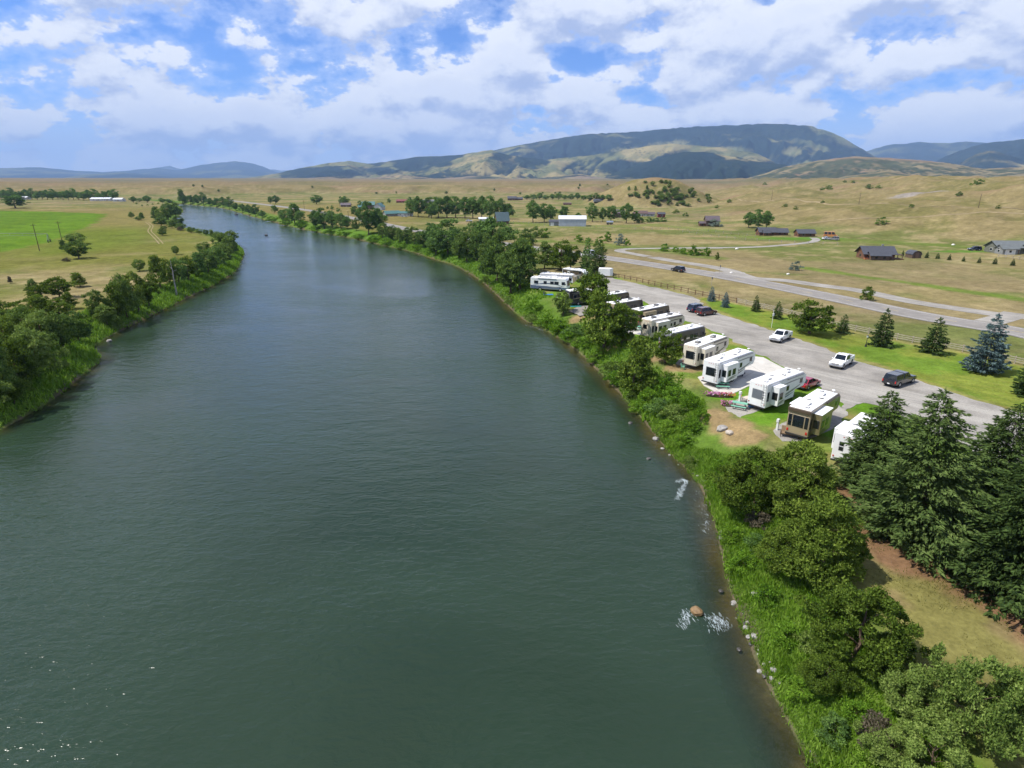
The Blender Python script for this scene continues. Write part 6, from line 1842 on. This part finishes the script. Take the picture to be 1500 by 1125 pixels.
fence('rail_fence', 'brown post and rail fence between the gravel and the highway', FENCE_PX[:5], 2.6, 1.3, M_POST, ((0.5, 0.12), (1.1, 0.12)))
fence('rail_fence', 'weathered grey post and rail fence behind the lawn spruces', FENCE_PX[4:], 2.6, 1.25, M_POST2, ((0.4, 0.13), (0.75, 0.13), (1.1, 0.13)))
M_WIRE = paint('fence_wire', (0.25, 0.24, 0.22), 0.6, 0.1, metal=0.5)
fence('wire_fence', 'thin wire fence along the pasture by the barn', [(930, 338), (980, 336), (1040, 339), (1110, 347)], 6, 1.3, M_POST2, ((0.6, 0.03), (1.15, 0.03)), 0.18, False, M_WIRE)
fence('wire_fence', 'thin wire fence crossing the dry pasture below the log house', [(1000, 340), (1080, 350), (1160, 356), (1230, 359)], 6, 1.3, M_POST2, ((0.6, 0.03), (1.15, 0.03)), 0.18, False, M_WIRE)
fence('rail_fence', 'pale fence running off to the right edge below the grey house', [(1462, 376), (1480, 378), (1500, 381), (1530, 385)], 2.8, 1.3, M_POST2, ((0.5, 0.12), (1.1, 0.12)), 0.16, False)
fence('wire_fence', 'low wire fence in front of the pale metal shed', [(752, 326), (800, 331), (860, 334), (900, 336)], 6, 1.2, M_POST2, ((0.6, 0.03), (1.1, 0.03)), 0.18, False, M_WIRE)

# ================================================================== POLES, LAMPS, SIGNS
M_POLE = paint('pole_wood', (0.12, 0.085, 0.06), 0.9, 0.3, 2.0)
for px, py, hp, lab in [(1433, 304.5, 18, 'utility pole on the bench nearest the right edge'), (1258, 299, 16, 'utility pole on the bench left of the grey scree'), (1130, 294, 14, 'utility pole on the bench farthest left'),
                        (58, 367.5, 36, 'leaning looking utility pole at the corner of the green field'), (92, 357.5, 30, 'utility pole behind the left meadow junipers'),
                        (446, 307, 12, 'utility pole beside the far highway'), (498, 305, 10, 'utility pole before the dark far house'), (511, 325, 14, 'pole behind the right bank cottonwoods')]:
    p = on_ground(px, py); m = metres_per_px(p); h = hp * m / 0.93
    r_ = tag(empty('utility_pole', p, R(60)), lab, 'utility pole', 'utility poles')
    MB().cyl((0, 0, -0.4), (0, 0, h), 0.17, 0.11, 8).build('pole', M_POLE, r_)
    ca = MB().box((0, 0, h - 0.7), (2.4, 0.12, 0.14)).build('crossarm', M_POLE, r_)
    for x in (-1.05, 0.35, 1.05): MB().cyl((x, 0, h - 0.62), (x, 0, h - 0.4), 0.05, 0.03, 6).build('insulator', P_GREY, ca)
p = at(1130, 480)
r_ = tag(empty('flag_pole', (p[0], p[1], Z0)), 'thin white pole with a small box on the lawn edge', 'pole')
MB().cyl((0, 0, -0.2), (0, 0, 3.7), 0.05, 0.04, 8).build('pole', TRIMW, r_)
MB().box((0, -0.1, 2.7), (0.3, 0.18, 0.55)).build('box', TRIMW, r_, bevel=0.02)
p = at(1268, 508)
r_ = tag(empty('lamp_post', (p[0], p[1], Z0)), 'short black lamp post with white globe on the lawn', 'lamp')
MB().cyl((0, 0, -0.1), (0, 0, 0.5), 0.2, 0.14, 10).build('base', P_BLACK, r_)
MB().cyl((0, 0, 0.5), (0, 0, 1.7), 0.06, 0.05, 8).build('pole', P_BLACK, r_)
lg = MB().cyl((0, 0, 1.7), (0, 0, 2.05), 0.12, 0.17, 10).build('globe', TRIMW, r_, bevel=0.03)
MB().cyl((0, 0, 2.06), (0, 0, 2.16), 0.19, 0.04, 10).build('cap', P_BLACK, lg)
for px, py, lab in [(1042, 419, 'thin signpost beside the highway above the small spruces'), (1054, 400, 'thin signpost at the mouth of the gravel road')]:
    p = at(px, py)
    r_ = tag(empty('signpost', (p[0], p[1], Z0), R(30)), lab, 'sign')
    MB().box((0, 0, 1.2), (0.09, 0.09, 2.6)).build('post', M_POST2, r_)
    MB().box((0, -0.06, 2.2), (0.5, 0.02, 0.6)).build('plate', P_GREY, r_)
for px, py, lab in [(1083, 588, 'white utility pedestal by the green picnic table'), (1138, 630, 'white utility pedestal beside the brown bench'), (816, 440, 'white utility pedestal on the turf before the blue and white motorhome')]:
    p = at(px, py)
    r_ = tag(empty('utility_pedestal', (p[0], p[1], Z0), R(40)), lab, 'pedestal', 'utility pedestals')
    MB().box((0, 0, 0.55), (0.2, 0.24, 1.1)).build('post', TRIMW, r_, bevel=0.02)
    MB().box((0, 0, 1.25), (0.34, 0.3, 0.4)).build('outlet_box', TRIMW, r_, bevel=0.04)

# ================================================================== CAMP FURNITURE
M_TGRN = paint('table_green', (0.16, 0.40, 0.28), 0.6, 0.12, 3)
M_TLEG = paint('table_leg', (0.10, 0.14, 0.12), 0.6, 0.1)
M_CUSH = paint('brown_cushion', (0.22, 0.155, 0.095), 0.9, 0.12, 4)


def picnic(label, px, py, rz):
    p = at(px, py)
    r_ = tag(empty('picnic_table', (p[0], p[1], Z0 + 0.03), R(rz)), label, 'picnic table', 'green picnic tables')
    for y in (-0.29, -0.1, 0.1, 0.29): MB().box((0, y, 0.75), (1.9, 0.17, 0.05)).build('top_plank', M_TGRN, r_, bevel=0.008, segs=1)
    for s in (-1, 1):
        for k in (0, 1): MB().box((0, s * (0.66 + 0.17 * k), 0.45), (1.9, 0.15, 0.05)).build('seat_plank', M_TGRN, r_, bevel=0.008, segs=1)
        x = s * 0.65
        MB().bar((x, -0.25, 0.72), (x, -0.72, 0.03), 0.06, 0.08).build('leg', M_TLEG, r_)
        MB().bar((x, 0.25, 0.72), (x, 0.72, 0.03), 0.06, 0.08).build('leg', M_TLEG, r_)
        MB().bar((x, -0.85, 0.39), (x, 0.85, 0.39), 0.05, 0.07).build('brace', M_TLEG, r_)


picnic('green picnic table at the edge of the concrete pad', 1057, 568, -8)
picnic('green picnic table on the gravel behind the white fifth wheel', 1083, 598, -32)
picnic('green picnic table far up the row on the turf', 842, 446, 5)
picnic('green picnic table on the second concrete pad', 932, 484, 15)
# three-seat cushioned bench behind the tan trailer
p = at(1156, 640)
r_ = tag(empty('bench', (p[0], p[1], Z0 + 0.03), R(-22)), 'brown cushioned three seat bench behind the tan trailer', 'bench')
for k in (-1, 0, 1):
    MB().box((k * 0.62, -0.08, 0.45), (0.58, 0.62, 0.14)).build('seat_cushion', M_CUSH, r_, bevel=0.04)
    MB().add([(k * 0.62 + a * 0.29, 0.24 + b * 0.06 + c * 0.28, 0.5 + c * 0.62) for c in (0, 1) for a, b in ((-1, -1), (1, -1), (1, 1), (-1, 1))], [(3, 2, 1, 0), (4, 5, 6, 7), (0, 1, 5, 4), (1, 2, 6, 5), (2, 3, 7, 6), (3, 0, 4, 7)]).build('back_cushion', M_CUSH, r_, bevel=0.03)
for x in (-0.96, 0.96):
    MB().box((x, 0, 0.6), (0.07, 0.7, 0.06)).build('armrest', TRIMB, r_)
    for y in (-0.32, 0.34): MB().box((x, y, 0.3), (0.07, 0.07, 0.6)).build('leg', TRIMB, r_)
MB().box((0, 0.02, 0.34), (1.9, 0.66, 0.06)).build('seat_frame', TRIMB, r_)


def chair(label, px, py, rz, mat):
    p = at(px, py)
    r_ = tag(empty('garden_chair', (p[0], p[1], Z0 + 0.03), R(rz)), label, 'chair')
    MB().box((0, 0, 0.42), (0.5, 0.48, 0.05)).build('seat', mat, r_, bevel=0.01)
    for k in range(4): MB().bar((-0.18 + 0.12 * k, 0.22, 0.44), (-0.18 + 0.12 * k, 0.34, 0.92), 0.08, 0.03).build('back_slat', mat, r_)
    for x in (-0.23, 0.23):
        MB().box((x, 0.0, 0.64), (0.05, 0.5, 0.04)).build('armrest', mat, r_)
        for y in (-0.22, 0.22): MB().bar((x, y, 0.62), (x * 1.1, y * 1.15, 0.0), 0.05, 0.05).build('leg', mat, r_)


chair('white plastic garden chair at the rear corner of the white fifth wheel', 1115, 598, 140, TRIMW)
chair('dark folding chair next to the white garden chair', 1108, 595, 110, P_CHAR)
# patio table
p = at(1095, 589)
r_ = tag(empty('patio_table', (p[0], p[1], Z0 + 0.03), R(25)), 'low table with a beige cloth behind the white fifth wheel', 'table')
MB().box((0, 0, 0.68), (1.5, 0.9, 0.06)).build('table_top', paint('beige_cloth', (0.52, 0.44, 0.37), 0.85, 0.1), r_, bevel=0.02)
for x in (-0.65, 0.65):
    for y in (-0.36, 0.36): MB().cyl((x, y, 0), (x, y, 0.66), 0.025, n=6).build('leg', P_BLACK, r_)


def planter(label, px, py, w, d, cols, seed):
    p = at(px, py)
    r_ = tag(empty('flower_bed', (p[0], p[1], Z0 + 0.03), R(-10)), label, 'flowers')
    MB().slab([(w * 0.5 * math.cos(a), d * 0.5 * math.sin(a)) for a in np.linspace(0, 6.28, 15)[:-1]], -0.05, 0.16).build('soil', paint('soil', (0.07, 0.05, 0.035), 0.95, 0.3), r_)
    r = rg(seed)
    for i, cc in enumerate(cols):
        n = 90
        P = np.stack([r.normal(size=n) * w * 0.14 + w * (i / max(1, len(cols) - 1) - 0.5) * 0.62, r.normal(size=n) * d * 0.2, r.uniform(0.15, 0.6, n)], -1)
        add_obj('blossoms', tri_mesh('blossoms', leaf_tris(P, r.normal(size=(n, 3)) + np.array([0, 0, 0.6]), 0.17, r, 0.9)), paint('petal_%d' % i + str(seed), cc, 0.8, 0.25, 5), r_)
    n = 160
    P = np.stack([r.uniform(-.42, .42, n) * w, r.uniform(-.36, .36, n) * d, r.uniform(0.1, 0.4, n)], -1)
    add_obj('leaves', tri_mesh('leaves', leaf_tris(P, r.normal(size=(n, 3)) + np.array([0, 0, 0.8]), 0.22, r)), F_BUSH(), r_)


planter('pink, white and red flowers along the river edge of the concrete pad', 1054, 581, 3.6, 0.9, [(0.55, 0.16, 0.38), (0.62, 0.40, 0.52), (0.55, 0.07, 0.25), (0.55, 0.12, 0.06)], 3)
planter('round tub of pink flowers beside the gravel patio', 1065, 594, 1.4, 1.2, [(0.50, 0.14, 0.32), (0.58, 0.25, 0.42)], 4)
chair('green folding chair behind the cream fifth wheel next to the concrete', 1000, 541, 60, M_TGRN)
chair('blue folding chair by the second concrete pad', 921, 487, 30, P_BLUE)
chair('dark folding chair on the turf before the blue and white motorhome', 797, 432, 20, P_CHAR)
for px, py, rz, m_, lab in ((803, 432, 4, paint('mat_blue', (0.05, 0.16, 0.42), 0.9, 0.15, 3), 'blue outdoor mat beside the blue and white motorhome'), (843, 449, 8, paint('mat_teal', (0.05, 0.26, 0.24), 0.9, 0.15, 3), 'teal outdoor mat by the far green picnic table'), (944, 489, 30, paint('mat_grey', (0.20, 0.22, 0.28), 0.9, 0.15, 3), 'grey blue outdoor mat behind the trailer on the second pad')):
    p = at(px, py)
    o = MB().box((0, 0, 0.012), (2.6, 1.5, 0.024)).build('outdoor_mat', m_, None)
    o.location = (p[0], p[1], Z0 + 0.10); o.rotation_euler = (0, 0, R(rz)); tag(o, lab, 'mat')
for px, py, rz, m_, lab in ((1100, 597, 20, paint('cooler_blue', (0.06, 0.16, 0.40), 0.5, 0.1), 'blue cooler box beside the garden chairs'), (1034, 557, 35, paint('cooler_red', (0.40, 0.05, 0.04), 0.5, 0.1), 'red cooler box behind the trailer on concrete'), (951, 487, 10, paint('cooler_teal', (0.08, 0.32, 0.32), 0.5, 0.1), 'teal cooler box on the second concrete pad')):
    p = at(px, py)
    r_ = tag(empty('cooler', (p[0], p[1], Z0 + 0.09), R(rz)), lab, 'cooler')
    MB().box((0, 0, 0.2), (0.7, 0.4, 0.4)).build('body', m_, r_, bevel=0.03); MB().box((0, 0, 0.43), (0.72, 0.42, 0.07)).build('lid', TRIMW, r_, bevel=0.02)
# grill near the concrete pad
p = at(1037, 560)
r_ = tag(empty('grill', (p[0], p[1], Z0 + 0.09), R(30)), 'small grill and table behind the trailer on concrete', 'grill')
MB().cyl((0, 0, 0.7), (0, 0, 1.0), 0.3, 0.2, 12).build('kettle', P_CHAR, r_)
for k in range(3): MB().bar((0.2 * math.cos(k * 2.1), 0.2 * math.sin(k * 2.1), 0.72), (0.34 * math.cos(k * 2.1), 0.34 * math.sin(k * 2.1), 0), 0.03, 0.03).build('leg', P_BLACK, r_)
MB().box((0.6, 0, 0.8), (0.6, 0.4, 0.04)).build('side_shelf', TRIMW, r_)

# ================================================================== ROCKS, FOAM
M_ROCK = paint('river_rock', (0.30, 0.285, 0.265), 0.85, 0.35, 1.6, bump=0.6, bscale=6)
M_ROCKO = paint('ochre_rock', (0.20, 0.125, 0.055), 0.6, 0.3, 2.0, bump=0.5, bscale=6)
M_ROCKD = paint('wet_rock', (0.06, 0.055, 0.05), 0.35, 0.3, 2.0, bump=0.5, bscale=6)


def rock_mesh(seed):
    r = rg(seed)
    bm = bmesh.new(); bmesh.ops.create_icosphere(bm, subdivisions=2, radius=1.0)
    o = r.uniform(-9, 9, 3)
    for v in bm.verts:
        d = v.co.normalized()
        k = 0.72 + 0.55 * float(fbm(np.array([d.x * 1.3 + o[0] + d.z]), np.array([d.y * 1.3 + o[1] - d.z]), 3, seed)[0])
        v.co = Vector((d.x * k, d.y * k * 0.85, d.z * k * 0.62))
    me = bpy.data.meshes.new('rock'); bm.to_mesh(me); bm.free()
    return me


ROCKS = [rock_mesh(800 + k) for k in range(6)]


def rock(px, py, size_px, label, mat, group=None, i=0, water=False, sink=0.3):
    p = at(px, py, 0.0) if water else on_ground(px, py)
    s = size_px * metres_per_px(p) / 2
    o = bpy.data.objects.new('rock', ROCKS[i % 6]); C.objects.link(o)
    if not o.data.materials: o.data.materials.append(mat)
    o.material_slots[0].link = 'OBJECT'; o.material_slots[0].material = mat
    o.location = (p[0], p[1], p[2] + s * (0.62 - sink) * 0.5); o.scale = (s, s, s); o.rotation_euler = (0, 0, i * 1.7)
    tag(o, label, 'rock', group)


rock(1020, 897, 22, 'ochre rock breaking the water near the right bank', M_ROCKO, i=1, water=True)
rock(1057, 629, 18, 'large grey boulder on the bare ground below the picnic table', M_ROCK, i=2)
rock(1069, 635, 13, 'smaller pale boulder beside the large grey one on bare ground', paint('pale_rock', (0.42, 0.37, 0.31), 0.85, 0.2, 2), i=3)
shore = [(1071, 882), (1078, 890), (1086, 900), (1092, 908), (1098, 920), (1101, 930), (1104, 942), (1107, 952), (1111, 962), (1116, 968), (1122, 975), (1128, 985), (1132, 992), (1137, 1005), (1196, 1108), (1131, 966), (1105, 868), (1090, 918), (1052, 786), (1058, 780), (1062, 790), (1025, 700), (1010, 690), (996, 684), (983, 668), (967, 648), (962, 642), (965, 655), (1124, 990), (1115, 980), (1096, 938), (1083, 908), (1080, 898), (1191, 1098)]
for i, (px, py) in enumerate(sorted(shore, key=lambda q: -q[1])):
    rock(px + 5 * math.sin(i * 4.1), py + 4 * math.sin(i * 2.3), 3.6 + 7.5 * abs(math.sin(i * 12.9)) ** 2.5, 'pale stone on the right waterline, %s from the bottom edge' % ORD[i + 1], M_ROCK if i % 4 else M_ROCKD, 'stones along the right waterline', i)
rock(390, 345, 6, 'small dark rock breaking the river far upstream', M_ROCKD, i=1, water=True)
rock(346, 315, 5, 'dark rock off the far right bank at the bend', M_ROCKD, i=4, water=True)
rock(160, 500, 8, 'pale rock in the shallows off the left bank', M_ROCK, i=5, water=True)
for px, py, lab in ((1056, 866, 'dark wet rock awash between the ochre rock and the bank, upstream of it'), (1083, 952, 'dark wet rock awash downstream of the ochre rock by the bank'), (950, 672, 'dark wet rock awash off the bank above the foam streak'), (923, 620, 'dark wet rock awash off the bank below the camp bushes')):
    rock(px, py, 8, lab, M_ROCKD, 'wet rocks off the right bank', int(px) % 6, True, 0.6)

M_FOAM = paint('river_foam', (0.36, 0.41, 0.43), 0.8, 0.1, 3)


def foam(label, pts, n, spread, seed):
    r = rg(seed); n = int(n * 1.7)
    P = np.array([at(a, b, 0)[:2] for a, b in pts])
    t = r.uniform(0, len(P) - 1.001, n); i = t.astype(int); f = (t - i)[:, None]
    q = P[i] * (1 - f) + P[i + 1] * f + r.normal(size=(n, 2)) * spread
    s = 0.008 + 0.030 * r.uniform(0, 1, n) ** 2.0 * (0.4 + 1.2 * fbm(q[:, 0] * 2, q[:, 1] * 2, 2, seed))
    k = 7; ang = np.linspace(0, 2 * np.pi, k + 1)[:-1]
    rad = s[:, None] * r.uniform(0.6, 1.3, (n, k))
    lx, ly = np.cos(ang) * rad * 0.5, np.sin(ang) * rad * r.uniform(1.5, 9.0, (n, 1))
    th = r.normal(size=(n, 1)) * 0.3 + 0.15
    ring = np.stack([q[:, None, 0] + lx * np.cos(th) - ly * np.sin(th), q[:, None, 1] + lx * np.sin(th) + ly * np.cos(th), np.full((n, k), 0.010)], -1)
    top = np.stack([q[:, 0], q[:, 1], 0.014 + s * 0.25], -1)
    V = np.concatenate([ring, top[:, None, :]], 1).reshape(-1, 3)
    F = [(b * 8 + j, b * 8 + (j + 1) % k, b * 8 + 7) for b in range(n) for j in range(k)]
    tag(add_obj('foam', mesh_np('foam', V, np.array(F), True), M_FOAM), label, 'foam', kind='stuff')


foam('white foam streak curling off the right bank', [(992, 706), (1000, 702), (1006, 706), (999, 716), (996, 724), (992, 732)], 300, 0.14, 1)
foam('white water tumbling round the ochre rock', [(1012, 898), (1006, 900), (1003, 908), (1001, 918)], 130, 0.22, 2)
foam('white riffle between the ochre rock and the bank', [(1036, 905), (1048, 906), (1058, 909), (1062, 918), (1050, 912), (1042, 920)], 170, 0.28, 3)
foam('thin white ripple at the bank below the spreading juniper', [(768, 476), (776, 478), (786, 480), (794, 484)], 110, 0.35, 4)
foam('thin broken foam line by the near bank', [(1025, 720), (1028, 740), (1032, 760), (1035, 780)], 60, 0.3, 5)

# ================================================================== IRRIGATION PIVOT
M_GALV = paint('galvanised', (0.20, 0.23, 0.23), 0.5, 0.1, 2, metal=0.4)
pa, pb = at(72, 354.5), at(-120, 361)
r_ = tag(empty('irrigation_pivot', (pa[0], pa[1], Z0)), 'long wheeled irrigation pipe standing at the edge of the green field', 'irrigation pivot')
dv = pb[:2] - pa[:2]; ln = float(np.hypot(*dv)); dv /= ln; pv = np.array([-dv[1], dv[0]])
V3 = lambda s, o, z: Vector((dv[0] * s + pv[0] * o, dv[1] * s + pv[1] * o, z))
hp_ = 3.9
for k in range(int(ln // 38)):
    s0, s1 = k * 38.0, (k + 1) * 38.0
    seg = MB()
    for j in range(8):
        a, b = s0 + 38 * j / 8, s0 + 38 * (j + 1) / 8
        za, zb_ = hp_ + 0.7 * math.sin(math.pi * j / 8), hp_ + 0.7 * math.sin(math.pi * (j + 1) / 8)
        seg.cyl(V3(a, 0, za), V3(b, 0, zb_), 0.09, n=6)
    seg.build('pipe', M_GALV, r_)
    for j in range(1, 8):
        a = s0 + 38 * j / 8; za = hp_ + 0.7 * math.sin(math.pi * j / 8)
        for o in (-0.8, 0.8): MB().cyl(V3(a, 0, za), V3(a, o, za - 1.1), 0.035, n=5).build('truss_strut', M_GALV, r_)
    for o in (-0.8, 0.8):
        t = MB()
        for j in range(8):
            a, b = s0 + 38 * j / 8, s0 + 38 * (j + 1) / 8
            za = hp_ + (0.7 * math.sin(math.pi * j / 8) - 1.1 if j else 0); zb_ = hp_ + (0.7 * math.sin(math.pi * (j + 1) / 8) - 1.1 if j < 7 else 0)
            t.cyl(V3(a, o if j else 0, za), V3(b, o if j < 7 else 0, zb_), 0.025, n=5)
        t.build('truss_rod', M_GALV, r_)
    for o in (-1, 1):
        MB().cyl(V3(s0, 0, hp_), V3(s0 + 0.3, o * 2.0, 0.6), 0.07, n=6).build('tower_leg', M_GALV, r_)
        MB().cyl(V3(s0, 0, hp_), V3(s0 - 0.3, o * 2.0, 0.6), 0.07, n=6).build('tower_leg', M_GALV, r_)
        c0 = V3(s0 - 0.15, o * 2.0, 0.6)
        w_ = MB().cyl(c0 - Vector((dv[0], dv[1], 0)) * 0.15, c0 + Vector((dv[0], dv[1], 0)) * 0.15, 0.6, n=14).build('wheel', P_TYRE, r_)
        MB().cyl(c0 - Vector((dv[0], dv[1], 0)) * 0.17, c0 + Vector((dv[0], dv[1], 0)) * 0.17, 0.32, n=10).build('rim', P_RIM, w_)
    MB().bar(V3(s0, -2.0, 0.6), V3(s0, 2.0, 0.6), 0.12, 0.12).build('base_beam', M_GALV, r_)
# white landscaping stones by the gravel road
for px, py, lab in [(1071, 400, 'white boulder at the mouth of the gravel road'), (1154, 402, 'white boulder beside the gravel road on the dry grass'), (1396, 359, 'white rock before the grey roofed house'), (1079, 365, 'white rock by the track to the log houses')]:
    rock(px, py, 5.5, lab, paint('white_rock', (0.62, 0.60, 0.56), 0.8, 0.1), i=2)
